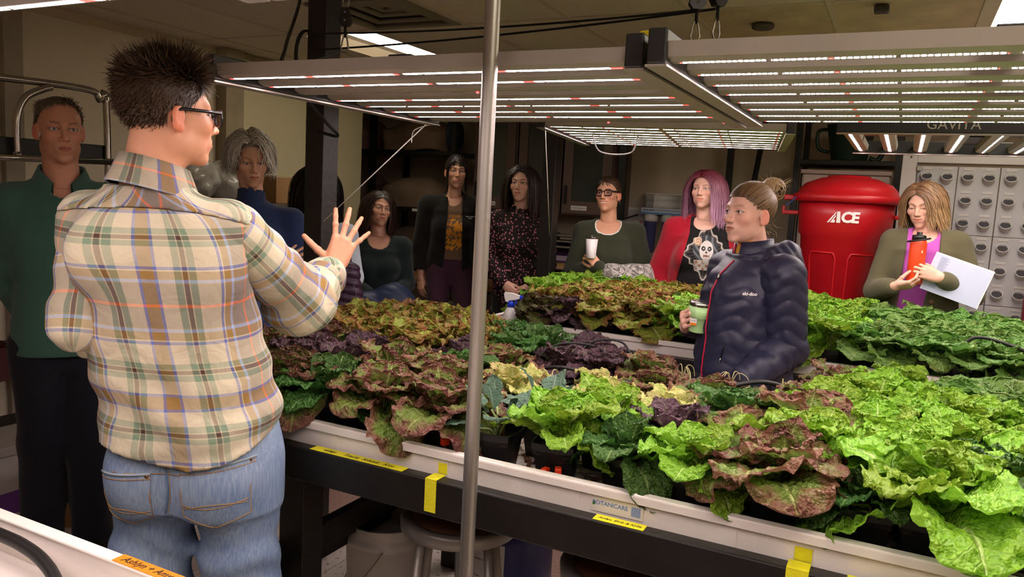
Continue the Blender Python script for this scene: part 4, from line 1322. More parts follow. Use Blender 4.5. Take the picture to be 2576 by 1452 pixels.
def paint_face(V, o):
    skin = np.array(o['skin'])
    C = np.tile(skin, (len(V), 1))
    x, y, z = V[:, 0], V[:, 1], V[:, 2]
    L, w, sm = o.get('len', 1.0), o.get('w', 1.0), o.get('smile', 0.0)
    def mixc(m, c):
        C[:] = C * (1 - m[:, None]) + np.array(c) * m[:, None]
    red = skin * np.array([1.08, 0.66, 0.60])
    for sx in (-1, 1):
        mixc(0.45 * np.exp(-((x - sx * 0.043) ** 2 + (y - 0.065) ** 2 + (z + 0.032) ** 2) / 0.020 ** 2) * o.get('blush', 1.0), red)
        mixc(0.55 * sstep(np.abs(x), 0.072 * w, 0.080 * w) * (z < 0.03) * (z > -0.06) * (y < 0.02), red)
    mixc(0.4 * np.exp(-(x ** 2 + (y - 0.104) ** 2 + (z + 0.035) ** 2) / 0.013 ** 2), red)
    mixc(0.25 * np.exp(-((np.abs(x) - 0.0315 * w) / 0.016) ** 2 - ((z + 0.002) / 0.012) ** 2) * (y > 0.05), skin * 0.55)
    if o.get('stubble'):
        mixc(o['stubble'] * sstep(-z, 0.035, 0.06) * sstep(y, -0.02, 0.03) * (z > -0.15), skin * np.array([0.55, 0.5, 0.5]))
    # lips
    mw, mz = (0.0225 + 0.006 * sm), -0.0655 * L
    zc = mz + 0.007 * sm * (x / mw) ** 2
    lip = sstep(1 - (x / mw) ** 2 - ((z - zc + 0.0007) / 0.0098) ** 2, 0.0, 0.35) * (y > 0.07)
    mixc(lip * 0.85, o.get('lips', skin * np.array([0.92, 0.5, 0.5])))
    gap = np.exp(-((z - zc) / 0.0022) ** 2) * (np.abs(x) < mw * 0.92) * (y > 0.07)
    mixc(gap * (0.75 if sm < 0.7 else 0.0), skin * 0.22)
    if sm >= 0.7:
        te = sstep(1 - (x / (mw * 0.82)) ** 2 - ((z - zc) / 0.0042) ** 2, 0.0, 0.4) * (y > 0.07)
        mixc(te, (0.82, 0.78, 0.72))
    # brows
    bw = o.get('brow', 0.0035)
    ax = np.abs(x) / w
    bz = 0.0205 + 0.005 * np.sin(np.clip((ax - 0.012) / 0.036, 0, 1) * 2.2) - 0.002
    br = np.exp(-((z - bz) / bw) ** 2) * sstep(ax, 0.010, 0.016) * (1 - sstep(ax, 0.042, 0.050)) * (y > 0.03)
    mixc(br * o.get('brow_a', 0.8), o.get('brow_c', (0.05, 0.03, 0.02)))
    # lash line round the lid opening
    ez = o.get('lid', 0.0052)
    zz = z - o.get('lid_dz', -0.0012)
    q = np.sqrt(((ax - 0.0315) / 0.0150) ** 2 + (zz / (ez + 0.0008)) ** 2)
    mixc(np.exp(-((q - 1.05) / 0.22) ** 2) * (y > 0.065) * (0.9 * (zz > 0) + 0.35), (0.03, 0.02, 0.018))
    # scalp under the hair
    if 'scalp' in o:
        hl = o.get('hairline', 0.062)
        e = (z - hl) + 0.9 * (0.055 - y) * (y < 0.075) - 0.15 * np.abs(x)
        if o.get('hairmask') is not None:
            m = o['hairmask'](x, y, z)
        else:
            m = sstep(z + np.clip((0.070 - y), 0, 0.13) * 1.05, hl, hl + 0.012) * (1 - ((np.abs(x) > 0.062 * w) & (z < 0.022) & (y > -0.028) & (y < 0.03)))
            m *= sstep(z, -0.10, -0.07)
        mixc(m, o['scalp'])
    return C

def head_mesh(o, neck_pts, h=0.0027, extra=None):
    """Head and neck in the head frame; neck_pts: (base point, radius) already in that frame."""
    lo = np.array((-0.10, -0.135, -0.145))
    hi = np.array((0.10, 0.125, 0.125))
    nb, nr = neck_pts
    lo = np.minimum(lo, np.array(nb) - (nr + 0.02, nr + 0.02, 0.01))
    hi = np.maximum(hi, np.array(nb) + (nr + 0.02, nr + 0.02, 0.0))
    if extra:
        for pr, k in extra:
            lo = np.minimum(lo, np.array(pr[1]) - 0.012)
            hi = np.maximum(hi, np.array(pr[2]) + 0.012)
    F = Field(lo, hi, h)
    head_prims(F, o)
    nr0 = o.get('neck_r', 0.052)
    F.add(p_cone((0, -0.030, -0.062), nb, nr0, nr), 0.022)
    for sx in (-1, 1):
        F.add(p_cone((sx * 0.052, -0.018, -0.04), (sx * 0.016 + nb[0], nb[1] + 0.045, nb[2] + 0.012), 0.009, 0.008), 0.02)
    if extra:
        for pr, k in extra:
            F.add(pr, k)
    return F.mesh()

def hand_mesh(curl, spread=1.0, thumb=(0.5, 0.3, 0.2), h=0.0026, s=1.0, fingers=None, arm=None, fa=0.029):
    """Right hand: wrist at the origin, fingers along +y, thumb on -x, back of the hand +z."""
    segs = []
    kn = [(-0.0285, 0.090, 0.0), (-0.0095, 0.096, 0.002), (0.0095, 0.092, 0.001), (0.0275, 0.083, -0.003)]
    ln = [(0.043, 0.026, 0.021), (0.047, 0.030, 0.022), (0.043, 0.028, 0.021), (0.033, 0.021, 0.019)]
    sp = [0.17, 0.05, -0.08, -0.24]
    rd = [(0.0092, 0.0083, 0.0078, 0.0066), (0.0096, 0.0086, 0.008, 0.0068), (0.0092, 0.0082, 0.0077, 0.0065), (0.0082, 0.0073, 0.0068, 0.0058)]
    chains = []
    for i in range(4):
        p = np.array(kn[i])
        ang = sp[i] * spread
        pts = [p]
        c = curl[i]
        if not isinstance(c, (tuple, list)):
            c = (c * 0.9, c * 1.15, c * 0.7)
        a = 0.0
        for j in range(3):
            a += c[j]
            d = np.array((-math.sin(ang) * math.cos(a), math.cos(ang) * math.cos(a), -math.sin(a)))
            p = p + d * ln[i][j]
            pts.append(p)
        chains.append((pts, rd[i]))
    # thumb: opposition, then bends
    p = np.array((-0.020, 0.022, -0.006))
    ab, op, be = thumb
    d = np.array((-math.sin(ab) , math.cos(ab), -math.sin(op) * 0.9))
    d /= np.linalg.norm(d)
    pts = [p, p + d * 0.046]
    inw = np.array((math.cos(ab) * .8, 0.35, -0.55)); inw /= np.linalg.norm(inw)
    d2 = d * math.cos(be) + inw * math.sin(be); d2 /= np.linalg.norm(d2)
    pts.append(pts[-1] + d2 * 0.033)
    d3 = d2 * math.cos(be * .9) + inw * math.sin(be * .9); d3 /= np.linalg.norm(d3)
    pts.append(pts[-1] + d3 * 0.026)
    chains.append((pts, (0.0145, 0.0108, 0.0098, 0.0080)))
    allp = np.array([q for c in chains for q in c[0]] + [(0, -0.03, 0)])
    if arm is not None:
        allp = np.concatenate([allp, [arm]])
    F = Field(allp.min(0) - 0.04, allp.max(0) + 0.04, h)
    for i in range(4):
        F.add(p_cone((kn[i][0] * 0.62, 0.012, 0.0), kn[i], 0.0155, 0.0118), 0.012)
    F.add(p_ell((0.0, 0.052, -0.006), (0.034, 0.038, 0.011)), 0.012)
    F.add(p_ell((-0.022, 0.036, -0.010), (0.015, 0.024, 0.012)), 0.010)
    F.add(p_ell((0.024, 0.036, -0.009), (0.012, 0.028, 0.011)), 0.010)
    F.add(p_ell((0, 0.0, 0), (0.029, 0.024, 0.020)), 0.012)
    if arm is not None:
        F.add(p_cone((0, 0, 0), arm, 0.0255, fa), 0.014)
    G = None
    for pts, r in chains:
        g = Field(F.lo, F.lo + F.h * (np.array(F.F.shape) - 1), F.h)
        for j in range(3):
            g.add(p_cone(pts[j], pts[j + 1], r[j], r[j + 1]), 0.003)
        g.add(p_ell(pts[1], (r[1] * 1.06,) * 3), 0.004)
        n = [min(a, b) for a, b in zip(F.F.shape, g.F.shape)]
        sl = tuple(slice(0, q) for q in n)
        a, d, k = F.F[sl], g.F[sl], 0.005
        t = np.clip(0.5 + 0.5 * (a - d) / k, 0, 1)
        if G is None:
            G = np.full(F.F.shape, 0.5, np.float32)
        # fingers stay separate from one another (plain minimum), blend softly into the palm
        F.F[sl] = np.where(True, F.F[sl], 0)
        G[sl] = np.minimum(G[sl], d)
    k = 0.006
    t = np.clip(0.5 + 0.5 * (F.F - G) / k, 0, 1)
    F.F = F.F + (G - F.F) * t - k * t * (1 - t)
    V, Q = F.mesh()
    tips = [c[0][-1] for c in chains]
    return V * s, Q, [t_ * s for t_ in tips], [(c[0][-2] * s, c[0][-1] * s, c[1][-1] * s) for c in chains]

# ---------------------------------------------------------------- hair strands
def strands_mesh(P, width, col0, col1, seed=0, out=None, jit=0.25, taper=True):
    """P: (strands, points, 3). A slightly domed ribbon per strand, coloured from root to tip."""
    r = np.random.default_rng(seed)
    n, k, _ = P.shape
    T = np.gradient(P, axis=1)
    T /= np.linalg.norm(T, axis=2, keepdims=True) + 1e-9
    if out is None:
        out = np.zeros(3)
    O = P - np.asarray(out)
    S = np.cross(T, O)
    S /= np.linalg.norm(S, axis=2, keepdims=True) + 1e-9
    N = np.cross(S, T)
    u = np.linspace(0, 1, k)
    wt = (np.clip(1.15 - u ** 2.2, 0.12, 1) if taper else np.ones(k))
    w = width * r.uniform(0.7, 1.3, (n, 1)) * wt[None, :]
    A = P - S * w[..., None]
    B = P + N * (w * 0.45)[..., None]
    C = P + S * w[..., None]
    V = np.stack([A, B, C], 2).reshape(-1, 3)
    base = (np.arange(n)[:, None] * k + np.arange(k - 1)[None, :]).reshape(-1) * 3
    F = np.concatenate([np.stack([base, base + 1, base + 4, base + 3], 1), np.stack([base + 1, base + 2, base + 5, base + 4], 1)])
    c0, c1 = np.array(col0), np.array(col1)
    j = r.uniform(1 - jit, 1 + jit, (n, 1, 1))
    g = u[None, :, None] ** 1.2
    Cc = (c0 * (1 - g) + c1 * g) * j
    Cc = np.repeat(np.broadcast_to(Cc, (n, k, 3))[:, :, None, :], 3, 2).reshape(-1, 3)
    return V, F, Cc

SC, SR_ = np.array((0, -0.014, 0.034)), np.array((0.0745, 0.0955, 0.083))
def scalp_points(n, seed, mask, w=1.0, lift=1.03):
    r = np.random.default_rng(seed)
    d = r.normal(0, 1, (n * 4, 3))
    d /= np.linalg.norm(d, axis=1, keepdims=True)
    p = SC + d * SR_ * np.array([w, 1, 1]) * lift
    m = mask(p[:, 0], p[:, 1], p[:, 2])
    return p[m][:n], d[m][:n]
def hang(p0, dirs, length, steps, grav, seed, wave=0.0, spread=0.0, w=1.0, shell=1.06, wfreq=30.0, shoulders=True, back=0.0):
    """Comb strands from scalp points: they follow the skull, then fall."""
    r = np.random.default_rng(seed)
    n = len(p0)
    L = np.asarray(length) * r.uniform(0.88, 1.08, n)
    P = [p0]
    p, d = p0.copy(), dirs / (np.linalg.norm(dirs, axis=1, keepdims=True) + 1e-9)
    ph = r.uniform(0, 6.28, n)
    off = shell + r.uniform(0, 0.16, n) * (1 if spread == 0 else 1 + spread)
    rad = SR_ * np.array([w, 1, 1])
    for k in range(steps):
        st = (L / steps)[:, None]
        d = d + np.array([0, back, -grav]) * (1.0 + k * 0.25)
        d /= np.linalg.norm(d, axis=1, keepdims=True) + 1e-9
        p = p + d * st
        q = (p - SC) / rad
        qn = np.linalg.norm(q, axis=1)
        ins = (qn < off) & (p[:, 2] > -0.06)
        q2 = q / qn[:, None] * off[:, None]
        p = np.where(ins[:, None], SC + q2 * rad, p)
        # keep clear of jaw and neck
        if shoulders:
            rr = np.sqrt(p[:, 0] ** 2 + (p[:, 1] + 0.02) ** 2)
            mn = 0.062 + 0.02 * sstep(-p[:, 2], 0.05, 0.2)
            f = np.where((rr < mn) & (p[:, 2] < -0.03), mn / (rr + 1e-6), 1.0)
            p[:, 0] *= f
            p[:, 1] = (p[:, 1] + 0.02) * f - 0.02
        if wave:
            p[:, 0] += wave * np.sin(wfreq * p[:, 2] + ph) * (k / steps)
            p[:, 1] += wave * np.cos(wfreq * p[:, 2] + ph) * (k / steps)
        P.append(p.copy())
    return np.stack(P, 1)

# ---------------------------------------------------------------- the person builder
def front_vec(phi):
    return Vector((-math.sin(phi), -math.cos(phi), 0))

class Person:
    """Built in a frame standing on the floor: x to the picture's right, y away from the viewer, z up."""
    def __init__(s, base, label, rz=None):
        a = Vector((base[0], base[1], 0)).normalized()
        rt = Vector((a.y, -a.x, 0))
        s.rz = math.atan2(rt.y, rt.x) if rz is None else rz
        s.root = empty('person', (base[0], base[1], 0), s.rz, label, 'person')
        s.V, s.Q, s.C = [], [], []
        s.n = 0
        s.W = Matrix.Translation((base[0], base[1], 0)) @ Matrix.Rotation(s.rz, 4, 'Z')
    def put(s, V, Q, C):
        s.V.append(np.asarray(V, np.float32)); s.Q.append(np.asarray(Q) + s.n)
        C = np.asarray(C, np.float32)
        s.C.append(np.tile(C[None], (len(V), 1)) if C.ndim == 1 else C)
        s.n += len(V)
    def head(s, c, phi, pitch, roll, o, neck, neck_r=0.058, chest=None, hres=0.0027):
        """c: head centre, phi: turn (0 faces the viewer), pitch down positive, neck: base point."""
        f = front_vec(phi)
        up = Vector((0, 0, 1))
        rt = f.cross(up)
        R = Matrix((rt, f, up)).transposed()
        R = R @ Matrix.Rotation(-pitch, 3, 'X') @ Matrix.Rotation(roll, 3, 'Y')
        sc = o.get('scale', 1.0)
        s.HM = Matrix.Translation(c) @ R.to_4x4() @ Matrix.Scale(sc, 4)
        s.HR = np.array(R) * sc
        s.Hc = np.array(c)
        inv = s.HM.inverted()
        nb = np.array(inv @ Vector(neck))
        ex = []
        if chest:
            Mi = np.array(inv)
            for pr, k in chest:
                Rm = s.HR
                cc = s.Hc
                def f2(X, Y, Z, pr=pr):
                    x = Rm[0, 0] * X + Rm[0, 1] * Y + Rm[0, 2] * Z + cc[0]
                    y = Rm[1, 0] * X + Rm[1, 1] * Y + Rm[1, 2] * Z + cc[1]
                    z = Rm[2, 0] * X + Rm[2, 1] * Y + Rm[2, 2] * Z + cc[2]
                    return pr[0](x, y, z) / sc
                cor = np.array([[a, b, d] for a in (pr[1][0], pr[2][0]) for b in (pr[1][1], pr[2][1]) for d in (pr[1][2], pr[2][2])])
                cor = (cor - cc) @ np.linalg.inv(Rm).T
                ex.append(((f2, cor.min(0), cor.max(0)), k))
        V, Q = head_mesh(o, (nb, neck_r), hres, ex)
        C = paint_face(V, o)
        s.put(s.h2l(V), Q, C)
        s.o = o
        # eyes
        w = o.get('w', 1.0)
        gz = o.get('gaze', (0, 0))
        ir = np.array(o.get('iris', (0.10, 0.06, 0.03)))
        for sx in (-1, 1):
            u, v = np.meshgrid(np.linspace(0, 2 * PI, 25), np.linspace(0, PI, 19))
            D = np.stack([np.sin(v) * np.cos(u), np.cos(v), np.sin(v) * np.sin(u)], -1).reshape(-1, 3)
            g = np.array((math.sin(gz[0]), 1.0, math.sin(gz[1]))); g /= np.linalg.norm(g)
            ang = np.degrees(np.arccos(np.clip(D @ g, -1, 1)))
            Cc = np.tile(np.array((0.62, 0.57, 0.53)), (len(D), 1))
            Cc[ang < 27] = ir
            Cc[ang < 12] = (0.008, 0.008, 0.008)
            idx = np.arange(19 * 25).reshape(19, 25)
            Fq = np.stack([idx[:-1, :-1], idx[:-1, 1:], idx[1:, 1:], idx[1:, :-1]], -1).reshape(-1, 4)
            me = np_mesh('eye', s.h2l(D * 0.0134 + np.array((sx * 0.0315 * w, 0.0705, 0.0))), Fq)
            set_col(me, Cc)
            link('eye', me, M_EYE, s.root)
    def h2l(s, V):
        return np.asarray(V) @ s.HR.T + s.Hc
    def hand(s, wrist, fdir, back, side, skin, elbow=None, curl=(0.3,) * 4, spread=1.0, thumb=(0.6, 0.4, 0.2), scale=1.0, h=0.0028, fa=0.033):
        f = Vector(fdir).normalized()
        b = Vector(back)
        b = (b - f * b.dot(f)).normalized()
        x = f.cross(b)
        R = np.array(Matrix((x, f, b)).transposed())
        mir = np.array([1, 1, 1]) if side == 'R' else np.array([-1, 1, 1])
        arm = None
        if elbow is not None:
            arm = (np.array(elbow) - np.array(wrist)) @ R / scale * mir * 0.75
        V, Q, tips, nails = hand_mesh(curl, spread, thumb, h, scale, arm=arm, fa=fa)
        V = V * mir
        if side != 'R':
            Q = Q[:, ::-1]
        Vl = V @ R.T + np.array(wrist)
        C = np.tile(np.array(skin), (len(V), 1))
        red = np.array(skin) * np.array([1.02, 0.72, 0.66])
        for a, t_, r in nails:
            t2 = np.array(t_) * mir
            d = np.linalg.norm(V - t2, axis=1)
            m = np.exp(-(d / 0.012) ** 2)[:, None] * 0.55
            C = C * (1 - m) + red * m
            dd = t2 - np.array(a) * mir
            dd /= np.linalg.norm(dd)
            nl = (np.linalg.norm(V - (t2 + np.array([0, 0, 1]) * r * 0.7 * 1), axis=1) < r * 0.8)[:, None]
            C = np.where(nl, np.array(skin) * np.array([1.05, .9, .85]), C)
        s.put(Vl, Q, C)
        s.hR, s.hw = R, np.array(wrist)
    def inner(s, prims, skin, h=0.014):
        lo = np.min([p[0][1] for p in prims], 0) - 0.04
        hi = np.max([p[0][2] for p in prims], 0) + 0.04
        F = Field(lo, hi, h)
        for pr, k in prims:
            F.add(pr, k)
        V, Q = F.mesh()
        s.put(V, Q, skin)
    def body(s):
        me = np_mesh('body', np.concatenate(s.V), np.concatenate(s.Q))
        set_col(me, np.concatenate(s.C))
        return link('body', me, M_SKIN, s.root)
    def garment(s, name, prims, m, col, h=0.007, cuts=(), keeps=(), push=(), paint=None, pad=0.02, label=None, parent=None, uv=None):
        lo = np.min([p[0][1] for p in prims], 0) - pad
        hi = np.max([p[0][2] for p in prims], 0) + pad
        F = Field(lo, hi, h)
        for pr, k in prims:
            F.add(pr, k)
        for f in push:
            F.push(f)
        for pr, k in cuts:
            F.cut(pr, k)
        for f in keeps:
            F.keep(f)
        V, Q = F.mesh()
        if len(V) == 0:
            return None
        me = np_mesh(name, V, Q)
        C = np.tile(np.array(col, dtype=np.float32), (len(V), 1))
        if paint:
            C = paint(V, C)
        set_col(me, C)
        if uv is not None:
            a = me.attributes.new('plaid_uv', 'FLOAT_VECTOR', 'POINT')
            U = uv(V)
            a.data.foreach_set('vector', np.concatenate([U, np.zeros((len(U), 1))], 1).astype(np.float32).ravel())
        o = link(name, me, m, parent or s.root)
        if label:
            o['label'] = label
        return o
    def hair(s, parts, name='hair', label=None):
        """parts: list of (V, F, C) in the head frame."""
        V, F, C, n = [], [], [], 0
        for v, f, c in parts:
            V.append(v); F.append(np.asarray(f) + n); C.append(c); n += len(v)
        me = np_mesh(name, s.h2l(np.concatenate(V)), np.concatenate(F))
        set_col(me, np.concatenate(C))
        o = link(name, me, M_HAIR, s.root)
        if label:
            o['label'] = label
        return o

def hair_cap(col, mask, lift=1.04, w=1.0, n=40, m=28, zlow=-0.09):
    """Thin shell over the skull so that no scalp shows between strands."""
    u, v = np.meshgrid(np.linspace(0, 2 * PI, n), np.linspace(0.0, PI * 0.80, m))
    D = np.stack([np.sin(v) * np.sin(u), np.sin(v) * np.cos(u), np.cos(v)], -1).reshape(-1, 3)
    V = SC + D * SR_ * np.array([w, 1, 1]) * lift
    idx = np.arange(n * m).reshape(m, n)
    F = np.stack([idx[:-1, :-1], idx[:-1, 1:], idx[1:, 1:], idx[1:, :-1]], -1).reshape(-1, 4)
    k = mask(V[:, 0], V[:, 1], V[:, 2])
    F = F[k[F].all(1)]
    return V, F, np.tile(np.array(col), (len(V), 1))

def torso_keys(hip, sh, hw, ww, cw, hd=0.115, wd=0.105, cd=0.118, hem=-0.22):
    """Keys for p_prof: hip centre, mid-shoulder point, half widths at hip, waist, chest; half depths."""
    hip, sh = np.array(hip, float), np.array(sh, float)
    H = sh[2] - hip[2]
    K = []
    for f, a, b in ((hem / H, hw * 0.97, hd * 0.98), (0.0, hw, hd), (0.36, ww, wd), (0.70, cw, cd), (0.90, cw * 0.97, cd * 0.9), (1.02, cw * 0.62, cd * 0.62), (1.10, cw * 0.36, cd * 0.48)):
        c = hip + (sh - hip) * f
        K.append((c[2], c[0], c[1], a, b))
    return K
def arm_prims(sh, el, wr, r=(0.062, 0.050, 0.045, 0.036), k=0.03):
    sh, el, wr = (np.array(q, float) for q in (sh, el, wr))
    return [(p_cone(sh, el, r[0], r[1]), k), (p_cone(el, wr, r[2] * 1.03, r[3]), 0.02)]
def leg_prims(hip, knee, ank, r=(0.095, 0.066, 0.06, 0.05), k=0.04):
    return [(p_cone(hip, knee, r[0], r[1]), k), (p_cone(knee, ank, r[2] * 1.05, r[3]), 0.03)]
def shoe(P, ank, phi, m_col, name='shoe'):
    f = front_vec(phi)
    a = Vector((ank[0], ank[1], 0))
    toe = a + f * 0.155
    heel = a - f * 0.055
    pr = [(p_cone((heel.x, heel.y, 0.04), (a.x, a.y, 0.055), 0.038, 0.042), 0.02), (p_cone((a.x, a.y, 0.052), (toe.x, toe.y, 0.034), 0.044, 0.034), 0.03), (p_cone((a.x, a.y, 0.06), (ank[0], ank[1], ank[2]), 0.046, 0.046), 0.02)]
    P.garment(name, pr, M_CLOTH, m_col, 0.009, keeps=[lambda X, Y, Z: -Z + 0 * X * Y])
# ---------------------------------------------------------------- shared helpers for the cast
def lin(h):
    return np.array(srgb(h))
SK_FAIR, SK_WARM, SK_RUDDY = lin('#dcae98'), lin('#cf9a80'), lin('#c4866c')
def mask_hair(hl=0.062, w=1.0, ear=True, low=-0.09):
    def f(x, y, z):
        m = (z + np.clip(0.070 - y, 0, 0.08) * 1.05 > hl + 0.35 * np.clip(np.abs(x) - 0.03, 0, 1) * 0) & (z > low)
        if ear:
            m &= ~((np.abs(x) > 0.055 * w) & (z < 0.012) & (y > -0.02))
        return m
    return f
def smooth_strands(S, it=2):
    for _ in range(it):
        S[:, 1:-1] = 0.25 * S[:, :-2] + 0.5 * S[:, 1:-1] + 0.25 * S[:, 2:]
    return S
def hair_long(P, n, length, c0, c1, part=0.0, grav=0.30, wave=0.0015, w=1.0, hl=0.062, seed=3, width=0.0026, fwd=-0.35, shell=1.05, wfreq=30, lenfn=None, spread=0.0, name_label=None, fringe=0.0):
    mk = mask_hair(hl, w, ear=True, low=-0.03)
    p, d = scalp_points(n, seed, mk, w, shell)
    sd = np.where(p[:, 0] > part, 1.0, -1.0)
    top = sstep(p[:, 2], 0.02, 0.10)
    dr = np.stack([sd * (0.35 + 0.9 * top), fwd - 0.5 * (p[:, 1] < -0.03) + fringe * (p[:, 1] > 0.05), 0.25 * top - 0.6 * (1 - top)], 1)
    L = np.full(len(p), length) if lenfn is None else lenfn(p)
    S = smooth_strands(hang(p, dr, L, 18, grav, seed + 1, wave, spread, w, shell, wfreq), 2)
    parts = [strands_mesh(S, width, c0, c1, seed, SC), hair_cap(np.array(c0) * 0.55, mk, shell - 0.012, w)]
    return P.hair(parts, label=name_label)
def hair_back(P, n, tgt, c0, c1, w=1.0, hl=0.062, seed=5, width=0.0024, tail=None, extra=None, lift=1.045, label=None):
    """Hair combed over the skull to a tie point (head frame), with an optional tail polyline."""
    mk = mask_hair(hl, w, True, -0.075)
    p, d = scalp_points(n, seed, mk, w, lift)
    r = np.random.default_rng(seed)
    tgt = np.array(tgt, float)
    K = 14
    t = np.linspace(0, 1, K)[None, :, None]
    Q = p[:, None, :] * (1 - t) + tgt * t
    rad = SR_ * np.array([w, 1, 1])
    q = (Q - SC) / rad
    qn = np.linalg.norm(q, axis=2, keepdims=True)
    lf = lift + r.uniform(0, 0.035, (len(p), 1, 1)) + 0.03 * np.sin(t * PI)
    Q = np.where(t < 0.97, SC + q / qn * np.maximum(lf, np.where(t > 0.8, qn, lf)) * rad, Q)
    parts = [strands_mesh(smooth_strands(Q, 1), width, c0, c1, seed, SC, taper=False), hair_cap(np.array(c0) * 0.6, mk, lift - 0.012, w)]
    if tail is not None:
        tp = np.array([list(v) for v in spline(tail, 4)])
        m = 130
        off = r.normal(0, 1, (m, 1, 3)) * 0.010 * (0.6 + 0.9 * np.sin(np.linspace(0, PI, len(tp))))[None, :, None]
        parts.append(strands_mesh(tp[None] + off, width, c0, c1, seed + 2, tp.mean(0)))
    if extra is not None:
        parts += extra
    return P.hair(parts, label=label)
def hair_short(P, n, c0, c1, mask, lenf, dirf, width=0.0016, w=1.0, seed=9, shell=1.02, label=None):
    p, d = scalp_points(n, seed, mask, w, shell)
    r = np.random.default_rng(seed)
    L = lenf(p) * r.uniform(0.7, 1.25, len(p))
    v = dirf(p, d) + r.normal(0, 0.09, p.shape)
    cell = np.floor(p / 0.012).astype(int) @ np.array([73, 179, 283])
    v = v + np.stack([np.sin(cell * 12.9898 + k * 4.1) for k in range(3)], 1) * 0.30
    v /= np.linalg.norm(v, axis=1, keepdims=True)
    t = np.linspace(0, 1, 5)
    curve = r.normal(0, 0.18, p.shape)
    S = p[:, None, :] + v[:, None, :] * (L[:, None] * t[None])[..., None] + curve[:, None, :] * (L[:, None] * t[None] ** 2)[..., None]
    return P.hair([strands_mesh(S, width, c0, c1, seed, SC), hair_cap(np.array(c0) * 0.8, mask, shell + 0.004, w)], label=label)

M_FRAME = mat('spectacle_frame', '#0d0b0b', 0.25, vary=0)
M_LENS, _nt, _b = newmat('spectacle_lens')
_tr, _gl, _mx = _nt.nodes.new('ShaderNodeBsdfTransparent'), _nt.nodes.new('ShaderNodeBsdfGlossy'), _nt.nodes.new('ShaderNodeMixShader')
_tr.inputs['Color'].default_value = (0.86, 0.80, 0.84, 1); _gl.inputs['Roughness'].default_value = 0.05; _mx.inputs[0].default_value = 0.10
_nt.links.new(_tr.outputs[0], _mx.inputs[1]); _nt.links.new(_gl.outputs[0], _mx.inputs[2]); _nt.links.new(_mx.outputs[0], _nt.nodes['Material Output'].inputs[0])
def spectacles(P, w=1.0, lw=0.052, lh=0.040, thick=0.0026, z0=-0.003, y0=0.094, label='black-framed spectacles'):
    root = None
    mb = MB()
    le = MB()
    def rr(sx):
        pts = []
        cx = sx * 0.0325 * w
        for k in range(24):
            a = 2 * PI * k / 24
            c, s = math.cos(a), math.sin(a)
            x = cx + (abs(c) ** 0.55) * math.copysign(1, c) * lw / 2
            z = z0 + (abs(s) ** 0.55) * math.copysign(1, s) * lh / 2
            y = y0 - 0.22 * abs(x) ** 1.25
            pts.append((x, y, z))
        return pts
    for sx in (-1, 1):
        pts = rr(sx)
        mb.tube(pts, thick, 6, closed=True)
        le.add([(q[0], q[1] - .0002, q[2]) for q in pts], [tuple(range(24))])
        x = sx * (0.0325 * w + lw / 2)
        mb.tube([(x, y0 - 0.22 * abs(x) ** 1.25, z0 + lh * 0.3), (sx * 0.074 * w, 0.055, z0 + lh * 0.32), (sx * 0.081 * w, 0.0, z0 + lh * 0.36), (sx * 0.079 * w, -0.02, z0 + lh * 0.2)], thick * 1.35, 6)
    mb.tube([(-0.0325 * w + lw / 2, y0 - .001, z0 + 0.006), (0, y0 + 0.001, z0 + 0.009), (0.0325 * w - lw / 2, y0 - .001, z0 + 0.006)], thick, 6)
    o = mb.build('spectacles', M_FRAME, P.root)
    o.matrix_local = P.HM
    l = le.build('lens', M_LENS, o)
    o['label'] = label
    return o
def earring(P, sx, w=1.0):
    o = MB().lathe([(0.001, 0.006), (0.0045, 0.0), (0.001, -0.012)], 8).build('earring', M_CHROME, P.root)
    o.matrix_local = P.HM @ Matrix.Translation((sx * 0.083 * w, -0.004, -0.052))

def bvh_of(o):
    me = o.data
    V = np.empty(len(me.vertices) * 3, np.float32)
    me.vertices.foreach_get('co', V)
    V = V.reshape(-1, 3)
    return BVHTree.FromPolygons([Vector(v) for v in V.tolist()], [tuple(p.vertices) for p in me.polygons])
def decal(P, o, name, c, udir, vdir, w, h, nu, nv, colfn, m, off=0.0015, label=None):
    """Grid patch laid onto a garment; colfn(u, v) -> (rgb, keep) with u, v in -1..1."""
    bv = bvh_of(o)
    u, v = Vector(udir).normalized(), Vector(vdir).normalized()
    n = u.cross(v)
    U, V = np.meshgrid(np.linspace(-1, 1, nu), np.linspace(-1, 1, nv))
    C, K = colfn(U.ravel(), V.ravel())
    pts, ok = [], []
    for a, b in zip(U.ravel(), V.ravel()):
        q = Vector(c) + u * (a * w / 2) + v * (b * h / 2)
        loc, nn, i, d = bv.ray_cast(q + n * 0.3, -n, 0.6)
        ok.append(loc is not None)
        pts.append(tuple(loc + n * off) if loc is not None else tuple(q))
    K = K & np.array(ok)
    idx = np.arange(nu * nv).reshape(nv, nu)
    F = np.stack([idx[:-1, :-1], idx[:-1, 1:], idx[1:, 1:], idx[1:, :-1]], -1).reshape(-1, 4)
    F = F[K[F].all(1)]
    if len(F) == 0:
        return None
    me = np_mesh(name, np.array(pts), F)
    set_col(me, C)
    q = link(name, me, m, o)
    if label:
        q['label'] = label
    return q
def text_on(P, o, body, size, m, c, udir, vdir, off=0.002, bold=0.0, shear=0.0, name='lettering'):
    bv = bvh_of(o)
    u, v = Vector(udir).normalized(), Vector(vdir).normalized()
    v = (v - u * v.dot(u)).normalized()
    n = u.cross(v)
    t = text(name, body, size, m, o, Matrix.Identity(4), 0.0, bold=bold, shear=shear)
    for vt in t.data.vertices:
        q = Vector(c) + u * vt.co.x + v * vt.co.y
        loc, nn, i, d = bv.ray_cast(q + n * 0.3, -n, 0.6)
        vt.co = (loc if loc is not None else q) + n * off
    return t

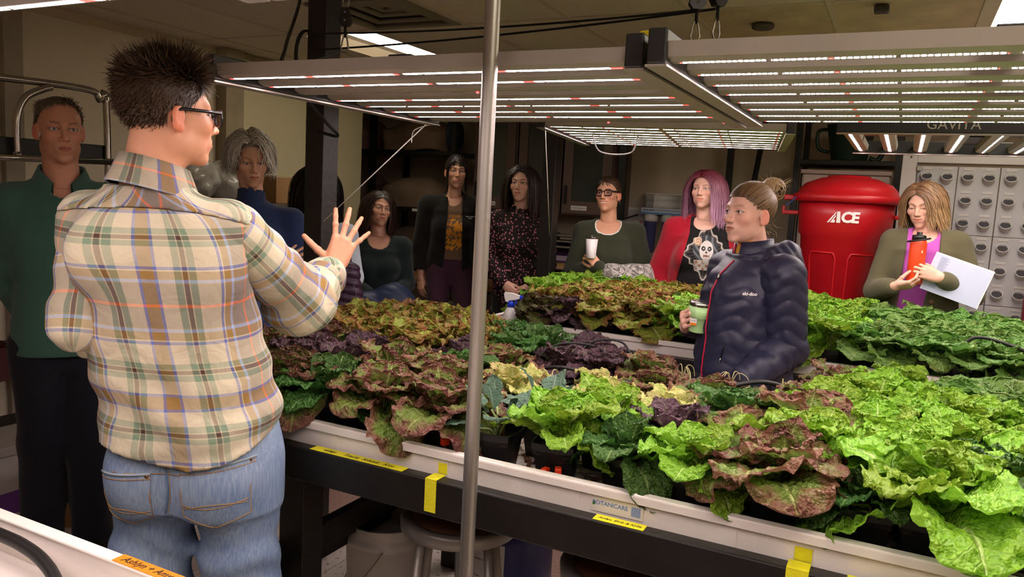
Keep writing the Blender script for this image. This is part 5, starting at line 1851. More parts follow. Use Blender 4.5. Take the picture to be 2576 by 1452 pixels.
def body_core(P, hip, sh, keys, shL, shR, elL, wrL, elR, wrR, neck, yaw, skin, legs=None, bust=(), h=0.012):
    pr = [(p_prof(sorted(keys)[1:], yaw, off=-0.012), 0.03)]
    for s_ in (shL, shR):
        pr.append((p_cone(np.array(neck) + (0, 0, -0.02), s_, 0.046, 0.045), 0.03))
    for s_, e, w in ((shL, elL, wrL), (shR, elR, wrR)):
        pr += [(p_cone(s_, e, 0.045, 0.036), 0.02), (p_cone(e, w, 0.036, 0.026), 0.015)]
    for b in bust:
        pr.append((p_ell(b[0], np.array(b[1]) - 0.012), 0.03))
    if legs:
        for a, b, c in legs:
            pr += [(p_cone(a, b, 0.075, 0.048), 0.03), (p_cone(b, c, 0.048, 0.034), 0.02)]
    P.inner(pr, skin, h)
def top_prims(keys, yaw, shL, shR, neck, arms, off=0.006, bust=(), nr=0.052, sr=0.064):
    pr = [(p_prof(keys, yaw, off=off), 0.03)]
    for s_ in (shL, shR):
        pr.append((p_cone(np.array(neck) + (0, 0, -0.035), s_, nr + off, sr), 0.04))
    for b in bust:
        pr.append((p_ell(b[0], np.array(b[1]) + off * .5), 0.04))
    for s_, e, w, r in arms:
        pr += arm_prims(s_, e, w, r)
    return pr
def above(z):
    return lambda X, Y, Z: (z - Z) + 0 * X * Y
def below(z):
    return lambda X, Y, Z: (Z - z) + 0 * X * Y
def trousers(P, hipc, hw, hd, yaw, legs, m, col, h=0.011, top=None, r=(0.098, 0.072, 0.068, 0.058), name='trousers', push=(), paint=None):
    z = hipc[2]
    K = [(z - 0.10, hipc[0], hipc[1], hw * 0.9, hd * 0.9), (z, hipc[0], hipc[1], hw, hd), (z + 0.10, hipc[0], hipc[1], hw * 0.94, hd * 0.92)]
    pr = [(p_prof(K, yaw), 0.03)]
    for a, b, c in legs:
        pr += leg_prims(a, b, c, r)
    return P.garment(name, pr, m, col, h, push=push, paint=paint, keeps=[below(top)] if top else [])
# ---------------------------------------------------------------- the speaker in the plaid shirt
def plaid_material():
    m, nt, b = newmat('plaid_cotton')
    N, L = nt.nodes.new, nt.links.new
    at = N('ShaderNodeAttribute'); at.attribute_name = 'plaid_uv'
    sp = N('ShaderNodeSeparateXYZ'); L(at.outputs['Vector'], sp.inputs[0])
    def math_(op, a, b_=None):
        n = N('ShaderNodeMath'); n.operation = op
        for i, v in enumerate((a, b_)):
            if v is None: continue
            if isinstance(v, (int, float)): n.inputs[i].default_value = v
            else: L(v, n.inputs[i])
        return n.outputs[0]
    stops = [(0.0, '#a5834a'), (0.055, '#6f80c6'), (0.085, '#e4d9bb'), (0.225, '#8aa287'), (0.285, '#d2c7a8'), (0.295, '#574238'), (0.335, '#d2c7a8'), (0.345, '#8aa287'), (0.40, '#e4d9bb'), (0.60, '#6f80c6'), (0.63, '#e4d9bb'), (0.645, '#a5834a'), (0.73, '#a3b8e0'), (0.765, '#a0875f'), (0.78, '#877b71'), (0.982, '#f2703a')]
    outs = []
    for ax, per in (('X', 0.235), ('Y', 0.222)):
        q = math_('PINGPONG', math_('DIVIDE', sp.outputs[ax], per), 1.0)
        cr = N('ShaderNodeValToRGB'); cr.color_ramp.interpolation = 'CONSTANT'
        el = cr.color_ramp.elements
        el[0].position = 0; el[0].color = (*srgb(stops[0][1]), 1)
        el[1].position = stops[-1][0]; el[1].color = (*srgb(stops[-1][1]), 1)
        for p, c in stops[1:-1]:
            e = el.new(p); e.color = (*srgb(c), 1)
        L(q, cr.inputs['Fac'])
        outs.append(cr.outputs['Color'])
    mx = N('ShaderNodeMix'); mx.data_type = 'RGBA'; mx.inputs[0].default_value = 0.5
    L(outs[0], mx.inputs[6]); L(outs[1], mx.inputs[7])
    # twill grain
    tc = N('ShaderNodeTexCoord')
    n = N('ShaderNodeTexNoise'); n.inputs['Scale'].default_value = 420; L(tc.outputs['Object'], n.inputs['Vector'])
    mr = N('ShaderNodeMapRange'); mr.inputs['To Min'].default_value = 0.74; mr.inputs['To Max'].default_value = 0.92; L(n.outputs['Fac'], mr.inputs['Value'])
    vm = N('ShaderNodeVectorMath'); vm.operation = 'SCALE'; L(mx.outputs[2], vm.inputs[0]); L(mr.outputs['Result'], vm.inputs['Scale'])
    L(vm.outputs[0], b.inputs['Base Color'])
    b.inputs['Roughness'].default_value = 0.85
    b.inputs['Specular IOR Level'].default_value = 0.2
    b.inputs['Sheen Weight'].default_value = 0.05
    n2 = N('ShaderNodeTexNoise'); n2.inputs['Scale'].default_value = 13; n2.inputs['Detail'].default_value = 3; n2.inputs['Distortion'].default_value = 0.8; L(tc.outputs['Object'], n2.inputs['Vector'])
    bp = N('ShaderNodeBump'); bp.inputs['Strength'].default_value = 0.45; bp.inputs['Distance'].default_value = 0.02
    L(n2.outputs['Fac'], bp.inputs['Height']); L(bp.outputs['Normal'], b.inputs['Normal'])
    return m
M_PLAID = plaid_material()
def denim_material():
    m, nt, b = newmat('faded_denim')
    N, L = nt.nodes.new, nt.links.new
    tc = N('ShaderNodeTexCoord')
    mp = N('ShaderNodeMapping'); mp.inputs['Scale'].default_value = (1, 1, 0.08); L(tc.outputs['Object'], mp.inputs['Vector'])
    n = N('ShaderNodeTexNoise'); n.inputs['Scale'].default_value = 260; n.inputs['Detail'].default_value = 3; L(mp.outputs['Vector'], n.inputs['Vector'])
    n2 = N('ShaderNodeTexNoise'); n2.inputs['Scale'].default_value = 6; n2.inputs['Detail'].default_value = 4; L(tc.outputs['Object'], n2.inputs['Vector'])
    cr = N('ShaderNodeValToRGB')
    cr.color_ramp.elements[0].position = 0.3; cr.color_ramp.elements[0].color = (*srgb('#55709a'), 1)
    cr.color_ramp.elements[1].position = 0.72; cr.color_ramp.elements[1].color = (*srgb('#a2b3c4'), 1)
    ad = N('ShaderNodeMath'); ad.operation = 'MULTIPLY_ADD'; L(n.outputs['Fac'], ad.inputs[0]); ad.inputs[1].default_value = 0.45
    ml = N('ShaderNodeMath'); ml.operation = 'MULTIPLY'; L(n2.outputs['Fac'], ml.inputs[0]); ml.inputs[1].default_value = 0.55
    L(ml.outputs[0], ad.inputs[2]); L(ad.outputs[0], cr.inputs['Fac'])
    L(cr.outputs['Color'], b.inputs['Base Color'])
    b.inputs['Roughness'].default_value = 0.9; b.inputs['Specular IOR Level'].default_value = 0.15
    bp = N('ShaderNodeBump'); bp.inputs['Strength'].default_value = 0.35; bp.inputs['Distance'].default_value = 0.004; L(n.outputs['Fac'], bp.inputs['Height']); L(bp.outputs['Normal'], b.inputs['Normal'])
    return m
M_DENIM = denim_material()
M_THREAD = mat('seam_thread', '#a8804a', 0.8, vary=0.1)

P = Person((-1.575, 1.265), 'person in a plaid shirt and blue jeans seen from behind, hand raised', None)
SK = lin('#d69c7c')
yaw = -0.50                      # shoulder line: right shoulder nearer the viewer
shL, shR = np.array((-0.150, 0.075, 1.425)), np.array((0.150, -0.075, 1.420))
elL, wrL = np.array((-0.172, 0.0, 1.190)), np.array((-0.070, 0.130, 1.075))
elR, wrR = np.array((0.350, 0.085, 1.222)), np.array((0.470, 0.275, 1.290))
neck = np.array((-0.020, 0.0, 1.47))
o = dict(skin=SK, w=1.02, jaw=1.12, neck_r=0.060, stubble=0.18, brow_c=lin('#4a3424'), scalp=lin('#5a4334') * .7, lid=0.0046, nose=0.002, blush=1.2,
         hairmask=lambda x, y, z: sstep(z + np.clip(0.072 - y, 0, 0.095) * 1.0, 0.060, 0.072) * (1 - (np.abs(x) > 0.058) * (z < 0.012) * (y > -0.026)) * sstep(z, -0.088, -0.05))
P.head((0.024, 0.0, 1.682), -1.90, -0.03, 0.0, o, neck, 0.072)
keys = [(0.80, 0.088, 0.0, 0.205, 0.145), (0.88, 0.086, 0.0, 0.207, 0.150), (0.97, 0.074, 0.0, 0.212, 0.150), (1.06, 0.055, 0.0, 0.208, 0.143), (1.16, 0.032, 0.0, 0.205, 0.138), (1.28, 0.010, 0.0, 0.205, 0.134), (1.38, -0.010, 0.0, 0.196, 0.118), (1.45, -0.018, 0.0, 0.150, 0.090), (1.50, -0.020, 0.0, 0.085, 0.070)]
legsP = [((0.005, 0.055, 0.84), (-0.022, 0.06, 0.47), (-0.022, 0.09, 0.08)), ((0.178, -0.045, 0.84), (0.192, -0.05, 0.47), (0.192, -0.03, 0.08))]
body_core(P, (0.087, 0, 0.88), (-0.018, 0, 1.45), keys, shL, shR, elL, wrL, elR, wrR, neck, yaw, SK, legsP)
P.hand(wrR, (0.36, 0.10, 0.90), (-0.12, -1.0, 0.05), 'R', SK, elbow=elR, curl=((0.02, 0.10, 0.08), (0.08, 0.12, 0.08), (0.08, 0.14, 0.1), (0.02, 0.12, 0.1)), spread=2.05, thumb=(1.22, 0.12, 0.12), scale=0.97, h=0.0023, fa=0.04)
P.body()
# hair: thick brown, brushed up and back
mk = lambda x, y, z: (z + np.clip(0.072 - y, 0, 0.095) * 1.0 > 0.062) & ~((np.abs(x) > 0.056) & (z < 0.014) & (y > -0.03)) & (z > -0.086)
def lenf(p):
    top = sstep(p[:, 2], 0.055, 0.10)
    return 0.016 + 0.028 * top * (0.6 + 0.4 * sstep(p[:, 1], -0.06, 0.03)) + 0.006 * sstep(p[:, 2], -0.02, 0.05)
def dirf(p, d):
    top = sstep(p[:, 2], 0.055, 0.10)[:, None]
    fr = sstep(p[:, 1], 0.0, 0.07)[:, None]
    flow = np.array([0.15, -0.55, 0.10]) * (1 - fr) + np.array([0.25, 0.45, 0.25]) * fr
    side = np.array([0.0, -0.55, -0.80])
    return d * (0.20 + 0.42 * top) + flow * top + side * (1 - top)
hair_short(P, 7000, lin('#33241b'), lin('#54402f'), mk, lenf, dirf, 0.0015, 1.02, label='thick dark brown hair brushed upward')
spectacles(P, 1.02, 0.050, 0.036, 0.0030, z0=-0.006, y0=0.105, label='dark-framed spectacles')

# shirt: back panel, yoke, sleeves, cuffs, collar
nsv = np.array((math.cos(yaw), math.sin(yaw)))
def uv_body(V):
    K = np.array(sorted(keys))
    cx = np.interp(V[:, 2], K[:, 0], K[:, 1])
    a = np.interp(V[:, 2], K[:, 0], K[:, 3]); b = np.interp(V[:, 2], K[:, 0], K[:, 4])
    x, y = V[:, 0] - cx, V[:, 1]
    u, v = nsv[0] * x + nsv[1] * y, -nsv[1] * x + nsv[0] * y
    th = np.arctan2(u / a, -v / b)
    return np.stack([0.205 * th + 0.235 * 8 - 0.043, V[:, 2] + 0.295 + 0.012 * np.cos(th)], 1)
def uv_limb(a, b, r, c):
    a, b = np.array(a), np.array(b)
    d = b - a; L_ = np.linalg.norm(d); d = d / L_
    e1 = np.cross(d, (0.2, -0.9, 0.1)); e1 /= np.linalg.norm(e1); e2 = np.cross(d, e1)
    def f(V):
        q = V - a
        t = q @ d
        return np.stack([t + c + 0.235 * 8, np.arctan2(q @ e1, -(q @ e2)) * r + 0.222 * 8 + .05], 1)
    return f
def uv_yoke(V):
    U = uv_body(V)
    c, s = math.cos(0.62), math.sin(0.62)
    q = U - 1.4
    return np.stack([c * q[:, 0] - s * q[:, 1] + 1.42, s * q[:, 0] + c * q[:, 1] + 1.4], 1)
hemf = lambda X: np.interp(X, [-0.16, -0.10, 0.0, 0.06, 0.14, 0.22, 0.30], [0.915, 0.902, 0.876, 0.870, 0.884, 0.918, 0.965])
tor = [(p_prof(keys, yaw, off=0.006), 0.03), (p_ell((-0.085, -0.060, 1.36), (0.10, 0.07, 0.10)), 0.05), (p_ell((0.09, -0.115, 1.34), (0.09, 0.055, 0.10)), 0.05), (p_ell((0.10, -0.04, 0.98), (0.15, 0.13, 0.10)), 0.05)]
for s_ in (shL, shR):
    tor.append((p_cone(neck + (0, 0, -0.03), s_, 0.066, 0.060), 0.045))
bk = np.array((math.sin(yaw), -math.cos(yaw), 0)) * 1.0
for sgn in (-1, 1):
    tor.append((p_ell(np.array((0.088, 0.0, 0.86)) + sgn * 0.08 * np.array((math.cos(yaw), math.sin(yaw), 0)) + bk * 0.082, (0.105, 0.092, 0.13)), 0.05))
tor += [(p_cone(shL, shL + (elL - shL) * .25, 0.064, 0.060), 0.02), (p_cone(shR, shR + (elR - shR) * .2, 0.066, 0.062), 0.02)]
def backfold(X, Y, Z):
    # drag lines at the waist and between the shoulder blades
    w = 0.0045 * np.sin(52 * Z + 9 * X + 2.2 * np.sin(16 * X)) * np.exp(-((Z - 1.02) / 0.13) ** 2)
    w = w + 0.004 * np.sin(40 * (X - 0.5 * Z) + 3 * np.sin(9 * Z)) * np.exp(-((Z - 1.28) / 0.12) ** 2)
    w = w + 0.0035 * np.sin(70 * Z - 22 * X) * np.exp(-((Z - 0.90) / 0.05) ** 2)
    return w
yz = lambda X: 1.462 - 0.10 * (X + 0.03) ** 2 * 6
armcut = [(p_cone(shR + (elR - shR) * 0.10, elR, 0.076, 0.070), 0.004)]
P.garment('shirt_back', tor, M_PLAID, (1, 1, 1), 0.0062, push=[backfold, folds(0.0022, 1.0, 4)], cuts=armcut,
          keeps=[lambda X, Y, Z: (hemf(X)[..., None] if X.ndim == 1 else hemf(X)) - Z + 0 * Y, lambda X, Y, Z: Z - yz(X) + 0 * Y], uv=uv_body)
P.garment('shirt_yoke', [(q[0], q[1]) for q in tor], M_PLAID, (1, 1, 1), 0.0062, push=[lambda X, Y, Z: 0.0018 + 0 * X * Y * Z, folds(0.002, 1.0, 4)], cuts=armcut + [(p_cone(neck + (0.0, 0.01, 0.0), (0.0, 0.01, 1.60), 0.070, 0.082), 0.004)],
          keeps=[lambda X, Y, Z: yz(X) - Z + 0 * Y], uv=uv_yoke)
fR = wrR + (elR - wrR) * 0.22
slv = [(p_cone(shR + (elR - shR) * 0.08, elR, 0.076, 0.080), 0.03), (p_cone(elR, fR, 0.080, 0.058), 0.03), (p_ell(elR + np.array((-0.02, 0.0, -0.022)), (0.074, 0.068, 0.058)), 0.04)]
P.garment('shirt_sleeve', slv, M_PLAID, (1, 1, 1), 0.0058, push=[ringfold(shR, elR, 0.005, 75, 0.7, 0.45), ringfold(elR, wrR, 0.008, 90, 0.25, 0.5), folds(0.003, 1.1, 8)], uv=uv_limb(shR, elR, 0.07, 0.02))
c0, c1 = wrR + (elR - wrR) * 0.42, wrR + (elR - wrR) * 0.15
P.garment('shirt_cuff', [(p_cone(c0, c1, 0.062, 0.055), 0.01)], M_PLAID, (1, 1, 1), 0.005, push=[ringfold(c0, c1, 0.003, 160, 0.5, 0.6)],
          keeps=[lambda X, Y, Z: ((X - c1[0]) * (c1 - c0)[0] + (Y - c1[1]) * (c1 - c0)[1] + (Z - c1[2]) * (c1 - c0)[2]) / 0.08], uv=uv_limb(elR, wrR, 0.05, 0.09))
wl2 = wrL + (elL - wrL) * 0.10
P.garment('shirt_sleeve', [(p_cone(shL + (elL - shL) * .05, elL, 0.062, 0.058), 0.03), (p_cone(elL, wl2, 0.060, 0.046), 0.03)], M_PLAID, (1, 1, 1), 0.006,
          push=[ringfold(elL, wrL, 0.010, 95, 0.6, 0.5), ringfold(shL, elL, 0.004, 70, 0.8, 0.4)], uv=uv_limb(shL, elL, 0.065, 0.05))
P.garment('shirt_cuff', [(p_cone(wrL + (elL - wrL) * .2, wrL, 0.049, 0.047), 0.01)], M_PLAID, (1, 1, 1), 0.006, uv=uv_limb(elL, wrL, 0.05, 0.15))
# collar: a stand folded outward all round the neck
NC = 48
V, UVc = [], []
for k in range(NC + 1):
    a = 2 * PI * k / NC
    cx, cy = -0.008, 0.004
    tilt = 0.18 * math.cos(a - (-0.2 + PI)) * 0.09
    for rr, zz in ((0.074, 1.470), (0.073, 1.505), (0.072, 1.562), (0.076, 1.567), (0.088, 1.535), (0.104, 1.498), (0.106, 1.493), (0.100, 1.495)):
        x, y = cx + rr * 1.02 * math.cos(a), cy + rr * 0.98 * math.sin(a)
        V.append((x, y, zz - 0.24 * (x - cx) - 0.10 * (y - cy)))
        UVc.append((a * 0.09 + 1.37 + .06, zz * 1.3))
m_ = 8
Fc = [(k * m_ + j, k * m_ + j + 1, (k + 1) * m_ + j + 1, (k + 1) * m_ + j) for k in range(NC) for j in range(m_ - 1)]
me = np_mesh('shirt_collar', np.array(V), np.array(Fc))
at = me.attributes.new('plaid_uv', 'FLOAT_VECTOR', 'POINT')
at.data.foreach_set('vector', np.array([(u, v, 0) for u, v in UVc], np.float32).ravel())
link('shirt_collar', me, M_PLAID, P.root)

# jeans
hk = [(0.74, 0.088, 0.0, 0.196, 0.135), (0.84, 0.088, 0.0, 0.200, 0.145), (0.93, 0.086, 0.0, 0.196, 0.140), (1.0, 0.08, 0.0, 0.19, 0.135)]
jp = [(p_prof(hk, yaw), 0.03)]
bk = np.array((math.sin(yaw), -math.cos(yaw), 0)) * 1.0
for a, b, c in legsP:
    jp += leg_prims(a, b, c, (0.100, 0.097, 0.094, 0.088), 0.05)
for sgn in (-1, 1):
    cpt = np.array((0.088, 0.0, 0.82)) + sgn * 0.085 * np.array((math.cos(yaw), math.sin(yaw), 0)) + bk * 0.075
    jp.append((p_ell(cpt, (0.092, 0.085, 0.105)), 0.045))
def jfold(X, Y, Z):
    return 0.006 * np.sin(60 * Z + 18 * X + 2 * np.sin(20 * X)) * np.exp(-((Z - 0.62) / 0.07) ** 2) + 0.004 * np.sin(48 * Z - 20 * X) * np.exp(-((Z - 0.5) / 0.08) ** 2)
crotch = [(p_cone((0.080, -0.32, 0.30), (0.080, -0.20, 0.70), 0.02, 0.006), 0.02)]
jeans = P.garment('jeans', jp, M_DENIM, (1, 1, 1), 0.0075, push=[jfold, folds(0.003, 0.8, 12)], keeps=[below(0.985)])
# back pockets, seams and stitching laid on the jeans
bv = bvh_of(jeans)
nb = Vector(bk)
ub = Vector((math.cos(yaw), math.sin(yaw), 0))
def onj(u, z, off):
    q = Vector((0.088, 0, z)) + ub * u
    loc, nn, i, d = bv.ray_cast(q + nb * 0.5, -nb, 1.0)
    return (loc if loc is not None else q) + nb * off
def pocket(u0, u1, ztop0, ztop1, zb, name='back_pocket'):
    n = 16
    V, F = [], []
    for j in range(n + 1):
        for i in range(n + 1):
            s, t = i / n, j / n
            u = u0 + (u1 - u0) * (0.04 * t + s * (1 - 0.08 * t))
            zt = ztop0 + (ztop1 - ztop0) * s
            zz = zb - 0.030 * (1 - abs(2 * s - 1)) + 0.004
            V.append(tuple(onj(u, zt + (zz - zt) * t, 0.0035)))
    for j in range(n):
        for i in range(n):
            F.append((j * (n + 1) + i, j * (n + 1) + i + 1, (j + 1) * (n + 1) + i + 1, (j + 1) * (n + 1) + i))
    pk = MB().add(V, F, True).build(name, M_DENIM, jeans)
    def edge(path, off, r, nm, m):
        MB().tube([onj(u, z, off) for u, z in path], r, 5).build(nm, m, pk)
    br = []
    for k in range(25):
        s = k / 24
        br.append((u0 + (u1 - u0) * (0.04 + s * 0.92), zb - 0.030 * (1 - abs(2 * s - 1)) + 0.008))
    zt = lambda s, o_=0: ztop0 + (ztop1 - ztop0) * s - o_
    out = [(u0 + (u1 - u0) * 0.02, zt(0)), (u0 + (u1 - u0) * .03, (zt(0) + zb) / 2)] + br + [(u1 - (u1 - u0) * .03, (zt(1) + zb) / 2), (u1 - (u1 - u0) * 0.02, zt(1))]
    edge(out, 0.0046, 0.0012, 'stitching', M_THREAD)
    edge([(u0 + (u1 - u0) * k / 8, zt(k / 8)) for k in range(9)], 0.0050, 0.0034, 'hem', mat('worn_denim', '#9aa9b5', 0.9))
    edge([(u0 + (u1 - u0) * k / 8, zt(k / 8, 0.012)) for k in range(9)], 0.0046, 0.0010, 'stitching', M_THREAD)
    for dz, cv in ((0.085, 0.010), (0.095, -0.010)):
        edge([(u0 + (u1 - u0) * (0.05 + 0.9 * k / 12), zt(k / 12, dz + cv * math.sin(PI * k / 12) + .01 * k / 12)) for k in range(13)], 0.0046, 0.0010, 'stitching', M_THREAD)
    MB().lathe([(0.004, 0), (0.004, 0.002)], 8).build('rivet', mat('rivet_brass', '#8a5a2c', 0.35, metal=0.9), pk, tuple(onj(u1 - 0.008, zt(1, 0.006), 0.0045)), (PI / 2 - .2, 0, yaw))
pocket(0.035, 0.185, 0.868, 0.888, 0.745)
pocket(-0.165, -0.035, 0.842, 0.852, 0.73)
def seam(path, r=0.0016, m=M_THREAD, off=0.001):
    MB().tube([onj(u, z, off) for u, z in path], r, 5).build('seam', m, jeans)
seam([(-0.010 + 0.012 * math.sin(k * .35), 0.885 - 0.0145 * k) for k in range(12)], 0.0028, mat('seam_denim', '#5f7796', 0.9))
seam([(-0.004 + 0.012 * math.sin(k * .35), 0.885 - 0.0145 * k) for k in range(12)], 0.0009)
seam([(-0.17 + 0.0425 * k, 0.846 + 0.006 * math.sin(k * .4)) for k in range(9)], 0.0010)
shoe(P, legsP[0][2], 3.6, lin('#2b2622')); shoe(P, legsP[1][2], 3.5, lin('#2b2622'))
SPEAKER = P
# ---------------------------------------------------------------- the listeners
SHIRT_R = (0.062, 0.052, 0.048, 0.038)
def stand_legs(cx, cy, hz, sep, kb=0.0):
    return [((cx - sep, cy, hz - 0.03), (cx - sep, cy + kb, 0.48), (cx - sep, cy + 0.02, 0.09)), ((cx + sep, cy, hz - 0.03), (cx + sep, cy + kb, 0.48), (cx + sep, cy + 0.02, 0.09))]

# --- tall listener in a green pullover, far left
P = Person((-2.85, 1.86), 'person in a dark green collared pullover standing behind the plaid shirt')
SK = lin('#c28a70')
shL, shR, neck = np.array((-0.165, 0.0, 1.410)), np.array((0.170, 0.0, 1.425)), np.array((0.003, 0.01, 1.485))
elL, wrL, elR, wrR = np.array((-0.180, 0.05, 1.12)), np.array((-0.095, 0.14, 0.93)), np.array((0.20, 0.05, 1.12)), np.array((0.10, 0.14, 0.93))
o = dict(skin=SK, w=1.0, jaw=1.08, len=1.06, neck_r=0.056, brow_c=lin('#5a4432'), brow_a=0.8, lid=0.0040, iris=(0.12, 0.14, 0.15), scalp=lin('#6d5b4b'), stubble=0.12, lips=SK * np.array([.8, .5, .5]),
         hairmask=lambda x, y, z: sstep(z + np.clip(0.060 - y, -0.03, 0.09) * 1.05 + 0.5 * np.clip(np.abs(x) - 0.035, 0, 1), 0.094, 0.104) * sstep(z, -0.08, -0.05) * (1 - (np.abs(x) > 0.058) * (z < 0.008) * (y > -0.02)))
P.head((-0.002, 0.0, 1.694), -0.16, 0.05, 0.03, o, neck, 0.066)
K = torso_keys((0.0, 0.0, 0.90), (0.0, 0.0, 1.43), 0.160, 0.155, 0.178, 0.115, 0.112, 0.118)
legs = stand_legs(0.0, 0.0, 0.90, 0.080)
legs = [((-0.078, 0, 0.87), (-0.078, 0.0, 0.49), (-0.085, 0.02, 0.09)), ((0.075, 0, 0.87), (0.078, -0.03, 0.49), (0.095, 0.0, 0.09))]
body_core(P, None, None, K, shL, shR, elL, wrL, elR, wrR, neck, 0.0, SK, legs)
P.body()
mk = lambda x, y, z: (z + np.clip(0.060 - y, -0.03, 0.09) * 1.05 + 0.5 * np.clip(np.abs(x) - 0.035, 0, 1) > 0.098) & (z > -0.075) & ~((np.abs(x) > 0.057) & (z < 0.010) & (y > -0.022))
hair_short(P, 2200, lin('#5b4a3c'), lin('#8a7a68'), mk, lambda p: 0.010 + 0.012 * sstep(p[:, 2], 0.03, 0.1), lambda p, d: d * 0.22 + np.array([0.25, 0.25, -0.5]), 0.0015, label='short thinning brown-grey hair')
GRN = lin('#3a5c4d')
pr = top_prims(K, 0.0, shL, shR, neck, [(shL, elL, wrL, (0.068, 0.060, 0.056, 0.045)), (shR, elR, wrR, (0.068, 0.060, 0.056, 0.045))], 0.012)
P.garment('pullover', pr, M_KNIT, GRN, 0.0075, cuts=[(p_cone((0.0, -0.03, 1.47), (0.0, -0.05, 1.60), 0.058, 0.09), 0.006), (p_cone((0.003, -0.20, 1.30), (0.003, -0.10, 1.50), 0.006, 0.050), 0.006)], keeps=[above(0.845)],
          push=[folds(0.006, 0.8, 21), ringfold(shL, elL, 0.006, 60, 0.8, 0.4)])
def fold_collar(P, col, m, c, r_in, r_out, z0, zt, gap, drop=0.0, tilt=0.0, name='collar'):
    """Turned-down collar open at the front by an angle gap."""
    V, n = [], 40
    for k in range(n + 1):
        a = -PI / 2 + gap / 2 + (2 * PI - gap) * k / n
        e = abs(2 * k / n - 1) ** 3
        for rr, zz in ((r_in, z0), (r_in, zt), (r_in + .006, zt + 0.004), (r_out, z0 + 0.012), (r_out + 0.002, z0 + 0.004)):
            V.append((c[0] + rr * math.cos(a), c[1] + rr * 0.95 * math.sin(a), zz - drop * e + tilt * math.cos(a)))
    F = [(k * 5 + j, k * 5 + j + 1, k * 5 + j + 6, k * 5 + j + 5) for k in range(n) for j in range(4)]
    me = np_mesh(name, np.array(V), np.array(F))
    set_col(me, np.array(col))
    return link(name, me, m, P.root)
fold_collar(P, GRN * 1.05, M_KNIT, (0.003, 0.005), 0.072, 0.110, 1.478, 1.560, 0.8, 0.07)
trousers(P, (0.0, 0.0, 0.88), 0.152, 0.112, 0.0, legs, M_CLOTH, lin('#14151d'), 0.010, top=0.96, r=(0.098, 0.080, 0.078, 0.072), push=[folds(0.008, 0.8, 23)])
shoe(P, legs[0][2], 0.3, lin('#15130f')); shoe(P, legs[1][2], -0.5, lin('#15130f'))

# --- silver-haired listener in navy
P = Person((-2.74, 2.70), 'silver-haired person in a navy mock-neck top with folded arms')
SK = lin('#d2a184')
shL, shR, neck = np.array((-0.150, 0.0, 1.360)), np.array((0.185, 0.0, 1.355)), np.array((0.012, 0.01, 1.43))
elL, wrL, elR, wrR = np.array((-0.195, -0.05, 1.10)), np.array((0.105, -0.215, 1.165)), np.array((0.228, -0.05, 1.10)), np.array((0.00, -0.20, 1.14))
o = dict(skin=SK, w=0.97, jaw=0.95, neck_r=0.050, brow_c=lin('#7a6450'), brow_a=0.55, lid=0.0032, lid_dz=-0.0028, gaze=(0.0, -0.4), iris=(0.15, 0.17, 0.18), scalp=lin('#8d8478'), blush=0.6, lips=SK * np.array([.85, .48, .46]))
P.head((0.0, 0.0, 1.638), -0.18, 0.20, 0.04, o, neck, 0.058)
K = torso_keys((0.02, 0.0, 0.90), (0.017, 0.0, 1.37), 0.165, 0.150, 0.160, 0.12, 0.11, 0.115)
bust = [((-0.055, -0.085, 1.20), (0.065, 0.055, 0.065)), ((0.085, -0.085, 1.20), (0.065, 0.055, 0.065))]
legs = stand_legs(0.02, 0.0, 0.88, 0.08)
body_core(P, None, None, K, shL, shR, elL, wrL, elR, wrR, neck, 0.0, SK, legs, bust)
P.hand(wrL, (0.75, -0.10, 0.42), (0.1, -1, 0.15), 'L', SK, elbow=elL, curl=(0.25, 0.28, 0.3, 0.35), thumb=(0.4, 0.5, 0.4), scale=0.9)
P.body()
hair_long(P, 1500, 0.165, lin('#b9b3a8'), lin('#e6e1d6'), part=0.012, grav=0.20, wave=0.006, w=0.97, hl=0.082, seed=31, width=0.0026, shell=1.12, wfreq=45, fwd=-0.75, lenfn=lambda p: 0.10 + 0.06 * (p[:, 2] > 0.05), spread=0.8, name_label='wavy silver chin-length hair')
earring(P, -1, .97)
NVY = lin('#2b3a5e')
pr = top_prims(K, 0.0, shL, shR, neck, [(shL, elL, wrL, (0.064, 0.056, 0.052, 0.042)), (shR, elR, wrR, (0.064, 0.056, 0.052, 0.042))], 0.008, bust)
pr.append((p_cone((0.010, 0.005, 1.40), (0.006, -0.002, 1.490), 0.066, 0.061), 0.015))
P.garment('mock_neck_top', pr, M_KNIT, NVY, 0.007, cuts=[(p_cone((0.006, 0.0, 1.46), (0.004, 0.0, 1.56), 0.052, 0.060), 0.004)], keeps=[above(0.86)], push=[folds(0.005, 0.8, 33), ringfold(shR, elR, 0.004, 70, .8, .4), ringfold(elL, wrL, .004, 80, .2, .4)])
trousers(P, (0.02, 0.0, 0.86), 0.158, 0.115, 0.0, legs, M_CLOTH, lin('#1a1b24'), 0.012, top=0.94)
def quilt(amp, per, dirv=(0, 0, 1), ph=0.0):
    def f(X, Y, Z):
        q = (dirv[0] * X + dirv[1] * Y + dirv[2] * Z) / per + ph + 0.12 * np.sin(14 * X + 9 * Y)
        return amp * (np.abs(np.sin(PI * q)) ** 0.6 - 0.6)
    return f
kq = [(0.66, 0.03, -0.01, 0.19, 0.145), (0.90, 0.03, -0.01, 0.19, 0.15), (1.02, 0.03, -0.01, 0.185, 0.14)]
P.garment('quilted_jacket', [(p_prof(kq, 0.0), 0.02)], M_NYLON, lin('#3c5186'), 0.008, push=[quilt(0.012, 0.055), folds(0.006, 1, 35)], label='blue quilted jacket tied at the waist')

